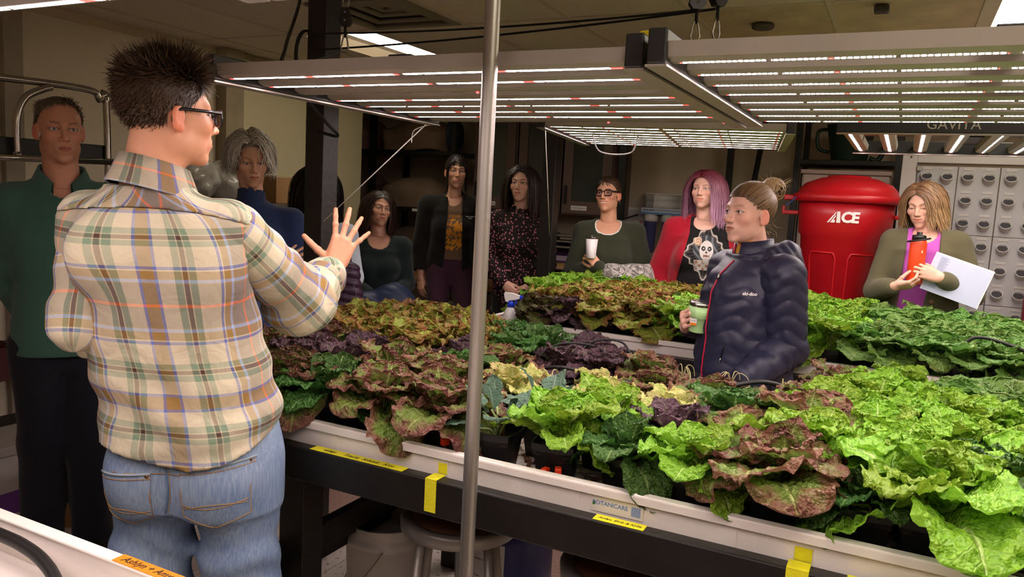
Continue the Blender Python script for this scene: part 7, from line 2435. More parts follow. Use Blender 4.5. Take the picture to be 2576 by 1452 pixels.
# scrunchie
tmp = MB().tube([tuple(bun + np.array((0.030 * math.cos(a), 0.018 + 0.010 * math.sin(a), -0.012 + 0.028 * math.sin(a) + 0.0))) for a in np.linspace(0, 2 * PI, 20, endpoint=False)], 0.010, 8, closed=True).build('scrunchie', mat('scrunchie', '#4a4245', 0.6, vary=.2), P.root)
tmp.matrix_local = P.HM
NAVY = lin('#23243a')
def puff(X, Y, Z):
    q = Z / 0.058 + 0.30 * np.sin(19 * X + 11 * Y) + 0.22 * np.sin(41 * X - 13 * Z)
    r = (X * 0.8 - Y * 0.5) / 0.075 + 0.3 * np.sin(30 * Z)
    return 0.0045 * (np.abs(np.sin(PI * q)) ** 0.5 - 0.55) + 0.003 * (np.abs(np.sin(PI * r)) ** 0.5 - 0.5)
jp_ = [(p_prof(K, yawN, off=0.006), .03), (p_cone(neck + (0, 0, -.04), shN, 0.07, 0.072), .04), (p_cone(neck + (0, 0, -.04), shF, 0.07, 0.07), .04),
       (p_cone(shF, elF, 0.072, 0.066), .03), (p_cone(elF, wrF + (elF - wrF) * .25, 0.062, 0.048), .02)]
fN = Vector((-math.sin(yawN + .2), -math.cos(yawN + .2), 0))       # chest direction
jacket = P.garment('puffer_jacket', jp_, M_NYLON, NAVY, 0.0065, cuts=[(p_cone(neck + (0, 0, -0.01), neck + (-0.01, -0.01, 0.1), 0.055, 0.07), .005)], keeps=[above(0.80)], push=[puff, folds(0.006, 1.5, 101)])
def puffarm(a, b):
    a, b = np.array(a), np.array(b); d = b - a; L = math.sqrt(d @ d)
    def f(X, Y, Z):
        t = ((X - a[0]) * d[0] + (Y - a[1]) * d[1] + (Z - a[2]) * d[2]) / L
        return 0.006 * (np.abs(np.sin(PI * (t / 0.056 + 0.33 * np.sin(22 * X + 14 * Y) + 0.2 * np.sin(47 * X + 5)))) ** 0.5 - 0.55)
    return f
P.garment('jacket_sleeve', [(p_cone(shN, elN, 0.083, 0.078), .03)], M_NYLON, NAVY, 0.0065, push=[puffarm(shN, elN), folds(0.006, 1.5, 103)])
P.garment('jacket_sleeve', [(p_cone(elN, wrN, 0.078, 0.062), .03)], M_NYLON, NAVY, 0.0065, push=[puffarm(elN, wrN), folds(0.006, 1.5, 105)])
# hood lying on the shoulders, stand-up collar
hb = np.array((0.150, 0.060, 1.33))
P.garment('hood', [(p_ell(np.array((0.165, 0.02, 1.315)), (0.085, 0.115, 0.075)), .04), (p_cone((0.115, -0.085, 1.345), (0.175, 0.0, 1.370), 0.022, 0.036), .05), (p_cone((0.175, 0.0, 1.370), (0.11, 0.12, 1.35), 0.036, 0.03), .05)], M_NYLON, NAVY, 0.0065,
          cuts=[(p_ell((0.085, 0.02, 1.42), (0.075, 0.075, 0.075)), .01)], push=[quilt(0.006, 0.03, (.8, .2, .5)), folds(0.005, 1.2, 107)])
V, n = [], 44
for k in range(n + 1):
    a = 2 * PI * k / n
    cx, cy = 0.055, 0.012
    gap = 0.0
    for rr, zz in ((0.078, 1.325), (0.072, 1.372), (0.068, 1.405), (0.073, 1.408), (0.079, 1.375), (0.086, 1.328)):
        V.append((cx + rr * math.cos(a), cy + rr * math.sin(a), zz + 0.05 * (math.cos(a)) * 0.25))
Fq = [(k * 6 + j, k * 6 + j + 1, k * 6 + j + 7, k * 6 + j + 6) for k in range(n) for j in range(5)]
# the stand collar opens at the front towards the picture's left
ang = np.array([2 * PI * (k + .5) / n for k in range(n) for j in range(5)])
op = np.abs(((ang - 3.72) + PI) % (2 * PI) - PI) > 0.30
me = np_mesh('collar', np.array(V), np.array(Fq)[op]); set_col(me, NAVY * 1.0)
link('collar', me, M_NYLON, P.root)
bv = bvh_of(jacket)
def onjk(z, a, off, c=(0.055, 0.0)):
    d = Vector((math.cos(a), math.sin(a), 0))
    q = Vector((c[0], c[1], z)) + d * 0.5
    loc, nn, i, dd = bv.ray_cast(q, -d, 0.6)
    return (loc if loc is not None else q - d * .35) + d * off
zipc = mat('zip_crimson', '#b01838', 0.5, vary=0.05)
MB().tube([onjk(z, 3.80 + 0.0 * z, 0.002) for z in np.linspace(0.86, 1.33, 30)], 0.0032, 6).build('zip', zipc, jacket)
MB().tube([(0.055 + 0.080 * math.cos(3.43), 0.012 + 0.080 * math.sin(3.43), 1.325), (0.055 + .071 * math.cos(3.43), .012 + .071 * math.sin(3.43), 1.395)], 0.0035, 6).build('zip', zipc, jacket)
MB().tube([(0.055 + 0.080 * math.cos(4.01), 0.012 + 0.080 * math.sin(4.01), 1.325), (0.055 + .071 * math.cos(4.01), .012 + .071 * math.sin(4.01), 1.395)], 0.0035, 6).build('zip', zipc, jacket)
MB().tube([onjk(z, 3.82, 0.006) for z in (1.275, 1.255)], 0.004, 6).build('zip_pull', M_CHROME, jacket)
MB().tube([onjk(z, a, 0.004) for z, a in ((1.02, 4.30), (1.0, 4.27), (0.965, 4.24))], 0.002, 6).build('pocket_zip', mat('zip_black', '#0b0b10', .4), jacket)
MB().tube([onjk(z, 4.235, 0.006) for z in (0.965, 0.945)], 0.003, 6).build('zip_pull', M_CHROME, jacket)
text_on(P, jacket, 'ski-doo', 0.018, M_WHITEPRINT, (0.055, -0.20, 1.215), (1, 0.05, 0), (0.08, 0, 1), off=0.003, bold=0.0004, shear=0.2)
P.garment('inner_top', [(p_cone((0.045, 0.0, 1.30), (0.045, 0.0, 1.365), 0.062, 0.056), .01)], M_CLOTH, lin('#c08a1c'), 0.006)
trousers(P, (0.055, 0.0, 0.84), 0.17, 0.13, yawN, legs, M_CLOTH, lin('#2b3750'), 0.013, top=0.9)
mint = mat('mint_enamel', '#b6e39a', 0.3, vary=0.02)
c = cup('travel_mug', P.W @ Vector((-0.128, -0.070, 1.040)), 0, 0.105, 0.036, 0.0445, mint, M_CHROME, 'mint green travel mug with steel rim and a tea tag', 0.014, step=True, tilt=(0.05, 0.06))
tg = MB().box(-0.013, 0.013, -0.0008, 0, -0.014, 0.014).build('tea_tag', mat('tea_tag_white', '#e6e2de', .6, vary=0), c, (-0.012, -0.0435, 0.045), (0.1, 0, P.rz - .1))
MB().box(-0.0125, 0.0125, -0.0012, -0.0009, -0.0135, -0.003).build('tag_print', mat('tea_orange', '#e8801c', .6, vary=0), tg)
text('lettering', 'TAZO', 0.007, M_INK, tg, frame((0, -0.0012, 0.005), (1, 0, 0), (0, 0, 1)), 0.0001)
MB().tube([(-0.012, -0.0445, 0.058), (-0.010, -0.046, 0.10), (-0.008, -0.044, 0.118)], 0.0006, 4).build('string', M_WHITEPRINT, c)

# --- listener in the olive cardigan with an orange bottle
P = Person((0.07, 4.88), 'person in an olive knit cardigan and magenta top holding an orange bottle')
SK = lin('#ddae96')
shL, shR, neck = np.array((-0.115, 0.0, 1.390)), np.array((0.200, 0.0, 1.395)), np.array((0.040, 0.02, 1.455))
elL, wrL, elR, wrR = np.array((-0.180, -0.05, 1.115)), np.array((-0.085, -0.235, 1.155)), np.array((0.295, -0.05, 1.130)), np.array((0.130, -0.255, 1.225))
o = dict(skin=SK, w=0.98, jaw=0.95, neck_r=0.046, scalp=lin('#6d4f38'), lid=0.0016, lid_dz=-0.0050, gaze=(0, -.6), brow_c=lin('#6d4c36'), brow_a=.6, smile=0.4, hairline=0.068, blush=1.2)
P.head((0.012, -0.005, 1.605), 0.30, 0.24, 0.05, o, neck, 0.055, hres=0.0026)
K = torso_keys((0.06, 0.0, 0.93), (0.045, 0.0, 1.40), 0.175, 0.160, 0.160)
bust = [((-0.02, -0.085, 1.235), (0.062, 0.05, 0.062)), ((0.10, -0.085, 1.235), (0.062, 0.05, 0.062))]
legs = stand_legs(0.06, 0.0, 0.93, 0.085)
body_core(P, None, None, K, shL, shR, elL, wrL, elR, wrR, neck, 0.0, SK, legs, bust, h=0.009)
P.hand(wrL, (0.85, -0.20, 0.20), (-0.2, -0.55, -0.85), 'R', SK, elbow=elL, curl=((0.5, 0.7, 0.4), (0.55, 0.7, 0.4), (0.6, 0.7, 0.4), (0.65, 0.7, 0.4)), thumb=(0.5, 0.8, 0.4), scale=0.93, h=0.0028)
P.hand(wrR, (-0.90, -0.10, 0.28), (0.10, -0.95, 0.20), 'L', SK, elbow=elR, curl=((0.5, 0.8, 0.5), (0.5, 0.8, 0.5), (0.5, 0.85, 0.5), (0.5, 0.9, 0.5)), thumb=(0.6, 0.6, 0.3), scale=0.93, h=0.0028)
P.body()
hair_long(P, 1600, 0.23, lin('#7a5940'), lin('#c4a274'), part=0.010, grav=0.24, wave=0.006, w=0.98, hl=0.068, seed=111, width=0.0024, shell=1.07, wfreq=48, fwd=-0.05, name_label='wavy bob, brown fading to blond')
P.garment('magenta_top', top_prims(K, 0.0, shL, shR, neck, [], 0.005, bust), M_CLOTH, lin('#b557b0'), 0.007, cuts=[(p_cone((0.040, -0.03, 1.44), (0.04, -0.05, 1.58), 0.062, 0.085), .005), (p_cone((0.035, -0.17, 1.33), (0.040, -0.09, 1.46), 0.012, 0.062), .006)], keeps=[above(0.965)], push=[folds(.003, 1, 113)])
cd = top_prims(K, 0.0, shL, shR, neck, [(shL, elL, wrL + (elL - wrL) * .12, (0.068, 0.062, 0.060, 0.047)), (shR, elR, wrR + (elR - wrR) * .12, (0.068, 0.064, 0.062, 0.047))], 0.020, bust)
def opn2(X, Y, Z):
    edgeL = -0.045 - 0.05 * np.clip(1.36 - Z, 0, .6)
    edgeR = 0.115 - 0.16 * np.clip(1.36 - Z, 0, .30)
    return np.where(Y < 0.02, np.minimum(X - edgeL, edgeR - X), -1.0)
card = P.garment('cardigan', cd, M_KNIT, lin('#5d5a41'), 0.0072, cuts=[(p_cone((0.04, 0.0, 1.43), (0.04, -0.02, 1.58), 0.070, 0.09), .005)], keeps=[above(0.85), opn2], push=[folds(0.006, .8, 115)])
for z in (1.085, 0.985):
    MB().lathe([(0.012, 0), (0.012, 0.004), (0.008, 0.005)], 14, Matrix.Rotation(PI / 2, 4, 'X')).build('button', mat('horn_button', '#6a4a30', .4, vary=.4, vscale=90), card, (0.105, -0.152, z))
trousers(P, (0.06, 0.0, 0.91), 0.168, 0.115, 0.0, legs, M_CLOTH, lin('#232a3c'), 0.012, top=0.985)
# steel bottle, orange with a black loop lid
c = empty('water_bottle', P.W @ Vector((0.012, -0.212, 1.180)), P.rz, 'orange steel water bottle with a black loop lid', 'bottle')
c.scale = (1.15, 1.15, 1.15)
org = mat('bottle_orange', '#ea4a22', 0.38, vary=0.04)
MB().lathe([(0.033, 0), (0.036, 0.005), (0.036, 0.185), (0.033, 0.198), (0.028, 0.203)], 28).build('vessel', org, c)
MB().lathe([(0.030, 0.203), (0.030, 0.222), (0.026, 0.226), (0.012, 0.228), (0.012, 0.240), (0.004, 0.241)], 24).build('lid', M_HOIST, c)
MB().tube([(0.046 * math.cos(a), 0.046 * math.sin(a) - .004, 0.203 + 0.010 * math.cos(a)) for a in np.linspace(0, 2 * PI, 24, endpoint=False)], 0.0042, 6, closed=True).build('carry_loop', M_HOIST, c)
for z in (0.150, 0.06):
    MB().prism([(0.004 * math.cos(a) if True else 0, 0.005 * math.sin(a) + (0.004 if math.sin(a) > .9 else 0)) for a in np.linspace(0, 2 * PI, 12, endpoint=False)], 0, 0.0006, Matrix.Translation((0.018, -0.0316, z)) @ Matrix.Rotation(PI / 2, 4, 'X') @ Matrix.Rotation(0.5, 4, 'Y')).build('emblem', mat('emblem_pale', '#f3c9b4', .5, vary=0), c)
c = empty('paper_stack', P.W @ Vector((0.215, -0.215, 1.215)), P.rz, 'white and pale blue paper stack tucked under the arm in olive knit', 'papers')
Mx = Matrix.Rotation(0.30, 4, 'Y') @ Matrix.Rotation(-0.12, 4, 'X')
MB().box(-0.150, 0.135, -0.002, 0.006, -0.105, 0.105, Mx).build('paper_block', M_WHITEPRINT, c)
pg = MB().box(-0.148, 0.13, -0.0032, -0.0022, -0.104, 0.098, Mx).build('cover_sheet', mat('pale_blue_sheet', '#b9c4da', .5, vary=.04), c)
mb = MB()
for k in range(26):
    mb.box(-0.118, -0.118 + 0.055 * random.uniform(.55, 1), -0.0037, -0.0033, 0.085 - k * 0.0066, 0.0872 - k * 0.0066, Mx)
mb.build('print_lines', mat('grey_print', '#77809a', .7, vary=0), pg)
# ---------------------------------------------------------------- red bin
t = empty('bin_stand', (-0.32, 5.22, 0), 0, 'low black stand under the red bin', 'stand')
MB().box(-0.33, 0.33, -0.28, 0.28, 0.82, 0.86, bev=0.004).build('top_board', M_BLACKWOOD, t)
for sx in (-1, 1):
    for sy in (-1, 1):
        MB().box(sx * 0.29 - 0.03, sx * 0.29 + 0.03, sy * 0.24 - 0.03, sy * 0.24 + 0.03, 0, 0.82).build('leg', M_BLACKWOOD, t)
brz = math.atan2(5.22, -0.32) - PI / 2
t = empty('trash_bin', (-0.33, 5.24, 0.86), brz, 'large red plastic bin with lid and white ACE lettering', 'bin')
t.scale = (1.06, 1.06, 1.06)
RED = mat('red_plastic', '#b5121d', 0.38, vary=0.05, vscale=4, bump=0.04, bscale=60)
MB().lathe([(0.19, 0.0), (0.20, 0.01), (0.238, 0.50), (0.252, 0.512), (0.258, 0.62), (0.262, 0.70)], 56).build('shell', RED, t)
for a0 in (-2.05, -1.08):                       # recessed-looking panels: raised ribs round each panel
    V, F = [], []
    mb = MB()
    def P_(a, z, off):
        r = np.interp(z, [0.0, 0.46], [0.198, 0.2375]) + off
        return (r * math.cos(a), r * math.sin(a), z)
    w = 0.34
    path = [(a0 - w, 0.02), (a0 - w, 0.38), (a0 - w + .06, 0.41), (a0 + w - .06, 0.41), (a0 + w, 0.38), (a0 + w, 0.02)]
    pts = []
    for (aa, za), (ab, zb) in zip(path[:-1], path[1:]):
        for k in range(8):
            f = k / 8
            pts.append(P_(aa + (ab - aa) * f, za + (zb - za) * f, 0.0))
    mb.tube(pts, 0.0055, 6)
    mb.build('panel_rib', RED, t)
MB().lathe([(0.262, 0.695), (0.300, 0.70), (0.302, 0.735), (0.290, 0.742), (0.275, 0.745), (0.262, 0.775), (0.235, 0.805), (0.150, 0.838), (0.12, 0.842), (0.115, 0.852), (0.02, 0.858)], 56).build('lid', RED, t)
for sx in (-1, 1):
    mb = MB()
    mb.box(0.255, 0.345, -0.055, 0.055, 0.700, 0.730, Matrix.Scale(sx, 4, (1, 0, 0)), bev=0.006)
    mb.build('lid_tab', RED, t)
    mb = MB()
    mb.box(0.255, 0.350, -0.05, 0.05, 0.615, 0.640, Matrix.Scale(sx, 4, (1, 0, 0)), bev=0.006)
    mb.box(0.335, 0.350, -0.05, 0.05, 0.615, 0.665, Matrix.Scale(sx, 4, (1, 0, 0)), bev=0.004)
    mb.build('handle', RED, t)
# ACE lettering wrapped on the shell, first letter a stepped triangle
def bent(mesh_o, r, z0):
    for v in mesh_o.data.vertices:
        a = -PI / 2 + v.co.x / r
        rr = r + 0.0012 + v.co.z
        v.co = Vector((rr * math.cos(a), rr * math.sin(a), z0 + v.co.y))
tt = text('lettering', 'CE', 0.080, M_WHITEPRINT, t, Matrix.Identity(4), 0.0, bold=0.0035, shear=0.10, space=0.9)
for v in tt.data.vertices:
    v.co.x += 0.024
bent(tt, 0.2600, 0.612)
mb = MB()
def tri(pts):
    mb.add([(x * .82 - .006, y * .82, 0) for x, y in pts], [tuple(range(len(pts)))])
tri([(-0.108, -0.036), (-0.094, -0.036), (-0.052, 0.026), (-0.050, 0.040)])
tri([(-0.086, -0.036), (-0.056, -0.036), (-0.054, -0.018), (-0.066, -0.018), (-0.052, 0.004), (-0.052, 0.018)])
tri([(-0.046, -0.036), (-0.020, -0.036), (-0.026, 0.040), (-0.046, 0.040)])
ao = mb.build('lettering', M_WHITEPRINT, t)
bent(ao, 0.2600, 0.612)
tag(MB().tube(spline([(-0.02, 5.03, 1.60), (0.0, 5.02, 1.45), (0.02, 5.03, 1.30)], 6), 0.004, 6).build('strap', M_WHITEPRINT), 'thin pale strap hanging from the bin lid', 'strap')
tag(MB().tube(spline([(-0.60, 5.0, 1.62), (-0.63, 4.99, 1.585), (-0.655, 4.98, 1.565)], 6), 0.004, 6).build('strap', mat('blue_cord', '#23386e', .6)), 'short dark blue cord on the bin handle', 'strap')

# ---------------------------------------------------------------- white planter wall with cups
t = empty('planter_wall', (0.48, 5.56, 0), 0, 'white upright planter wall with rows of empty cups', 'planter')
PW = mat('planter_white', '#b9b6b4', 0.45, vary=0.03)
PW2 = mat('planter_panel', '#a9a8ac', 0.4, vary=0.03)
fr = MB()
x0, x1, z0, z1 = -0.53, 0.62, 0.12, 1.93
fr.box(x0, x0 + 0.085, -0.03, 0.10, z0, z1, bev=0.004).box(x1 - 0.05, x1, -0.03, 0.10, z0, z1, bev=0.004)
fr.box(x0 + 0.085, x1 - 0.05, -0.03, 0.10, z1 - 0.055, z1, bev=0.004).box(x0 + .085, x1 - .05, -0.03, 0.10, z0, z0 + 0.1)
fr.build('frame', PW, t)
MB().box(x0 + 0.09, x0 + 0.094, -0.034, -0.03, z0 + .1, z1 - .06).build('seal', mat('seal_blue', '#3a4a78', .5, vary=0), t)
MB().box(x0 + 0.086, x0 + 0.115, -0.044, -0.03, z1 - 0.105, z1 - 0.075, bev=0.002).build('latch', M_GALV, t)
MB().lathe([(0.006, 0), (0.006, 0.004)], 10, Matrix.Translation((x0 + .05, -.03, z1 - .02)) @ Matrix.Rotation(PI / 2, 4, 'X')).build('bolt', mat('bolt_dark', '#5a5450', .4), t)
cx = [-0.385 + k * 0.1125 for k in range(9)]
rz_ = [1.795 - k * 0.140 for k in range(10)]
pan = None
for ci in range(0, 9, 2):
    for ri in range(0, 10, 3):
        xa, xb = cx[ci] - 0.054, cx[min(ci + 1, 8)] + 0.054
        za = rz_[min(ri + 2, 9)] - 0.075
        zb = rz_[ri] + 0.062
        MB().box(xa, xb, -0.012, 0.02, za, zb, bev=0.003).build('planter_panel', PW2, t)
def cup_meshes():
    n = 20
    V, F = [], []
    M = Matrix.Rotation(0.88, 4, 'X')
    prof = [(0.026, -0.055), (0.0315, -0.012), (0.034, 0.0), (0.034, 0.005), (0.030, 0.005), (0.0285, -0.012), (0.023, -0.045), (0.004, -0.046)]
    a = MB().lathe(prof, n, M, cap=False).mesh('planter_cup')
    a.materials.append(PW)
    b = MB().lathe([(0.0285, -0.010), (0.002, -0.013)], 14, M, cap=False).mesh('cup_shadow')  # dark disc in the mouth: shade inside the empty cup put into colour
    b.materials.append(mat('cup_shade', '#3c3b40', 0.9))
    c = MB().box(-0.028, 0.028, -0.004, 0, 0.045, 0.060, bev=.001).mesh('tag_slot')
    c.materials.append(PW)
    return a, b, c
CA, CB, CC = cup_meshes()
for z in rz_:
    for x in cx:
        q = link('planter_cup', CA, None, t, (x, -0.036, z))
        link('cup_shade_disc', CB, None, q)
        link('tag_slot', CC, None, t, (x, -0.011, z - 0.005))
tag(MB().lathe([(0.045, 0.3), (0.045, 1.35)], 16).build('red_pipe', mat('dark_red_pipe', '#5e1a26', 0.4, vary=.15), None, (0.70, 5.30, 0)), 'dark red pipe at the frame edge beside the planter wall', 'pipe')
for v in bpy.data.objects['red_pipe'].data.vertices:
    v.co.z = 0 if v.co.z < 0.5 else 1.36

# ---------------------------------------------------------------- shelving with tub and watering can behind the bin
t = empty('metal_shelf', (-0.42, 6.45, 0), 0, 'black metal shelving behind the red bin', 'shelf')
for x in (-0.34, 0.34):
    for y in (-0.25, 0.25):
        MB().box(x - 0.022, x + 0.022, y - 0.022, y + 0.022, 0, ZC - 0.02, bev=.002).build('upright', M_BLACKMETAL, t)
for z in (0.55, 1.20, 1.885):
    MB().box(-0.36, 0.36, -0.27, 0.27, z, z + 0.035, bev=.003).build('shelf_board', M_BLACKMETAL, t)
t = empty('storage_tub', (-0.42, 6.42, 1.236), 0, 'white plastic tub tinted by red reflection on the shelf behind the red bin', 'tub')
MB().box(-0.30, 0.30, -0.22, 0.22, 0.0, 0.58, bev=.02).build('shell', mat('tub_white', '#d9c4bd', .5, vary=.03), t)  # white tub; the reflected red is put into shell and lid colours
MB().box(-0.31, 0.31, -0.23, 0.23, 0.58, 0.612, bev=.008).build('lid', mat('tub_lid', '#d4bcb6', .5, vary=.03), t)
t = empty('watering_can', (-0.42, 6.38, 1.92), 0, 'dark green watering can on top of the black shelving', 'can')
gr = mat('can_green', '#22382f', .4, vary=.1)
MB().lathe([(0.12, 0), (0.125, 0.01), (0.17, 0.26), (0.175, 0.27), (0.165, 0.27)], 30).build('vessel', gr, t)
MB().tube(spline([(0.14, 0, 0.03), (0.20, 0, 0.02), (0.24, 0, 0.12), (0.22, 0, 0.28)], 6), 0.018, 8).build('spout', gr, t)
MB().tube(spline([(-0.16, 0, 0.24), (-0.23, 0, 0.22), (-0.22, 0, 0.10), (-0.14, 0, 0.07)], 6), 0.014, 8).build('handle', gr, t)
tag(MB().tube([(-1.05, 6.5, 2.35), (-1.30, 6.5, 0.0)], 0.022, 6).build('leaning_bar', M_BLACKMETAL), 'black bar leaning on the back wall above the bun', 'bar')
tag(MB().box(-0.025, 0.025, -0.025, 0.025, 0, ZC - 0.02).build('metal_upright', M_BLACKMETAL, None, (-1.36, 6.72, 0)), 'black upright on the back wall behind the pink hair', 'upright')

# ---------------------------------------------------------------- water filter on the back wall
t = empty('water_filter', (-1.88, 6.80, 1.44), 0, 'white wall-mounted water filter with two violet canisters', 'filter')
wf = mat('filter_white', '#e3dfd8', .35, vary=.02)
MB().box(-0.235, 0.235, 0.04, 0.075, 0.0, 0.19, bev=.006).build('bracket', wf, t)
for z, r in ((0.145, 0.033), (0.085, 0.038)):
    M = Matrix.Translation((0, -0.01, z)) @ Matrix.Rotation(PI / 2, 4, 'Y')
    MB().lathe([(0.02, -0.20), (r, -0.195), (r, -0.13), (r + .003, -0.13), (r + .003, -0.115), (r, -0.115), (r, 0.115), (r + .003, 0.115), (r + .003, 0.13), (r, 0.13), (r, 0.195), (0.02, 0.20)], 20, M).build('membrane_tube', wf, t)
pl = MB().box(-0.235, 0.235, -0.055, -0.05, 0.0, 0.055, bev=.002).build('name_plate', mat('plate_pale', '#cfd9e4', .4, vary=.03), t)
MB().box(-0.232, 0.232, -0.0563, -0.0552, 0.004, 0.016).build('plate_band', mat('plate_blue', '#4a8ed0', .4, vary=0), pl)
text('lettering', 'BLUE MAX', 0.020, mat('plate_navy', '#23407e', .5, vary=0), pl, frame((-0.165, -0.0565, 0.036), (1, 0, 0), (0, 0, 1)), 0.0002, bold=.0005)
text('lettering', '4 STAGE VALUE PLUS WATER SAVER - 150 GPD', 0.0165, mat('plate_navy', '#23407e', .5, vary=0), pl, frame((0.05, -0.0565, 0.036), (1, 0, 0), (0, 0, 1)), 0.0002)
for x in (-0.155, 0.005, 0.165):
    MB().lathe([(0.055, -0.065), (0.062, -0.06), (0.062, -0.02), (0.05, 0.0)], 24, Matrix.Translation((x, 0, 0))).build('cap', wf, t)
    MB().lathe([(0.035, -0.345), (0.048, -0.33), (0.055, -0.075), (0.060, -0.065)], 20, Matrix.Translation((x, 0, 0))).build('canister', mat('canister_violet', '#6f6fae', .12, vary=.05, trans=0.5), t)
    MB().lathe([(0.030, -0.32), (0.030, -0.08)], 14, Matrix.Translation((x, 0, 0))).build('cartridge', mat('cartridge_pale', '#cfc9d6', .7), t)
tag(MB().tube(spline([(-2.36, 6.6, 1.28), (-2.28, 6.62, 1.36), (-2.13, 6.72, 1.43)], 6), 0.008, 6).build('hose', M_CABLE), 'black hose running to the water filter', 'hose')
tag(MB().tube(spline([(-2.26, 6.7, 1.22), (-2.16, 6.72, 1.24), (-2.10, 6.74, 1.38)], 6), 0.005, 6).build('hose', mat('red_tube', '#b0202c', .4)), 'thin red tube running to the water filter', 'hose')
t = MB().box(-0.14, 0.14, -0.003, 0, -0.16, 0.16).build('wall_paper_sheet', M_WHITEPRINT, None, (-2.20, 6.893, 1.33))
tag(t, 'printed white sheet on the wall beside the water filter', 'paper')
mb = MB()
for k in range(20):
    mb.box(-0.11, -0.11 + .2 * random.uniform(.5, 1), -0.0042, -0.0031, .13 - k * .013, .134 - k * .013)
mb.build('print_lines', mat('grey_print2', '#8d8880', .7, vary=0), t)

# ---------------------------------------------------------------- wall cabinets with glass doors
M_CAB = mat('mauve_cabinet', '#6b564d', .5, vary=.06, vscale=4)
M_PANE = mat('cabinet_glass', '#3d4440', .08, vary=.05, spec=.6)
labels = ['brown wall cabinet with a glass pane nearest the sack shelves', 'brown wall cabinet with a glass pane above the floral blouse', 'brown wall cabinet with a long black handle behind the glasses wearer']
for k, (xa, xb) in enumerate(((-3.66, -3.22), (-3.20, -2.77), (-2.75, -2.28))):
    t = empty('wall_cabinet', ((xa + xb) / 2, 6.55, 1.395), 0, labels[k], 'cabinet', 'wall cabinets on the back wall')
    w = (xb - xa) / 2
    MB().box(-w, w, -0.13, 0.34, 0, 0.92, bev=.003).build('carcass', M_CAB, t)
    dr = MB()
    f = 0.095
    dr.box(-w + .01, -w + f, -0.155, -0.132, .015, .905).box(w - f, w - .01, -0.155, -0.132, .015, .905)
    dr.box(-w + f, w - f, -0.155, -0.132, .015, .125).box(-w + f, w - f, -0.155, -0.132, .80, .905)
    d = dr.build('door', M_CAB, t)
    MB().box(-w + f, w - f, -0.143, -0.139, .125, .80).build('pane', M_PANE, d)
    MB().box(-w + f, w - f, -0.1385, -0.134, .47, .50).build('inner_shelf', M_CAB, d)
    MB().box(-w + 0.03, -w + 0.055, -0.175, -0.155, .10, .26, bev=.004).build('handle', M_BLACKMETAL, d)
    lp = MB().box(-w + .10, -w + .25, -0.1568, -0.155, .045, .085).build('name_strip', M_WHITEPRINT, d)
    text('lettering', 'Clean Glassware', .017, M_INK, lp, frame((-w + .175, -0.157, .065), (1, 0, 0), (0, 0, 1)), .0001)
tag(MB().box(-.03, .03, -.03, .03, 0, ZC - .02).build('metal_upright', M_BLACKMETAL, None, (-2.225, 6.5, 0)), 'black upright beside the last brown cabinet', 'upright')

# ---------------------------------------------------------------- bench, counter clutter
t = empty('lab_bench', (-3.1, 5.35, 0), 0, 'long lab bench with a wooden top behind the seated person', 'bench')
MB().box(-0.95, 0.62, -0.26, 0.26, 0.81, 0.845, bev=.004).build('worktop', mat('bench_wood', '#8a5f3a', .5, vary=.2, vscale=6, stretch=(.3, 1, 1)), t)
MB().box(-0.93, 0.60, -0.22, 0.26, 0.02, 0.81).build('carcass', mat('bench_dark', '#2d2520', .6), t)
for k in range(4):
    x = -0.90 + k * .38
    for z0_, z1_ in ((.58, .79), (.34, .56), (.05, .32)):
        dw = MB().box(x, x + .36, -0.245, -0.22, z0_, z1_, bev=.003).build('drawer', mat('drawer_front', '#4f4038', .5, vary=.06), t)
        MB().box(x + .14, x + .22, -0.2465, -0.2452, (z0_ + z1_) / 2 - .012, (z0_ + z1_) / 2 + .02).build('name_strip', mat('strip_cream', '#b9ae98', .6), dw)
t = empty('stool', (-3.22, 4.37, 0), 0, 'tall stool carrying the seated person', 'stool')
MB().lathe([(0.16, 0.585), (0.17, 0.60), (0.17, 0.615), (0.15, 0.62)], 24).build('seat', M_BLACKMETAL, t)
for k in range(4):
    a = k * PI / 2 + .4
    MB().tube([(.12 * math.cos(a), .12 * math.sin(a), .59), (.18 * math.cos(a), .18 * math.sin(a), 0)], .012, 8).build('leg', M_BLACKMETAL, t)
t = empty('counter', (-2.35, 6.45, 0), 0, 'dark counter along the back wall under the cabinets', 'counter')
MB().box(-1.35, 0.95, -0.22, 0.44, .88, .92, bev=.004).build('worktop', mat('counter_black', '#1d1a18', .4), t)
MB().box(-1.33, .93, -.18, .44, .02, .88).build('carcass', mat('bench_dark', '#2d2520', .6), t)
for x, w_, h_, c_, lb in ((-2.70, .10, .22, '#4a2a5a', 'purple carton on the dark counter'), (-2.57, .05, .17, '#2c3f7a', 'blue carton on the dark counter'), (-2.64, .16, .05, '#b08a3c', 'flat ochre box on the dark counter')):
    y = 6.42 if h_ > .1 else 6.27
    o_ = empty('carton', (x, y, .92), .1, lb, 'carton')
    MB().box(-w_ / 2, w_ / 2, -.06, .06, 0, h_, bev=.002).build('box_body', mat('carton_' + c_[1:], c_, .6), o_)
    MB().box(-w_ / 2 - .001, w_ / 2 + .001, -.0612, -.0605, h_ * .3, h_ * .5).build('print_band', mat('band_pale', '#b9a9c0', .6, vary=0), o_)
t = empty('paper_tray', (-2.62, 6.38, 1.10), 0, 'stacked wire letter tray under the last brown cabinet', 'tray')
for k in range(3):
    MB().box(-.16, .16, -.12, .12, k * .05, k * .05 + .006).build('tier', M_BLACKMETAL, t)
    MB().box(-.14, .14, -.10, .10, k * .05 + .007, k * .05 + .02).build('sheets', mat('old_paper', '#8d8376', .8), t)
for sx in (-1, 1):
    MB().box(sx * .165 - .004, sx * .165 + .004, -.12, .12, -.18, .13).build('side', M_BLACKMETAL, t)
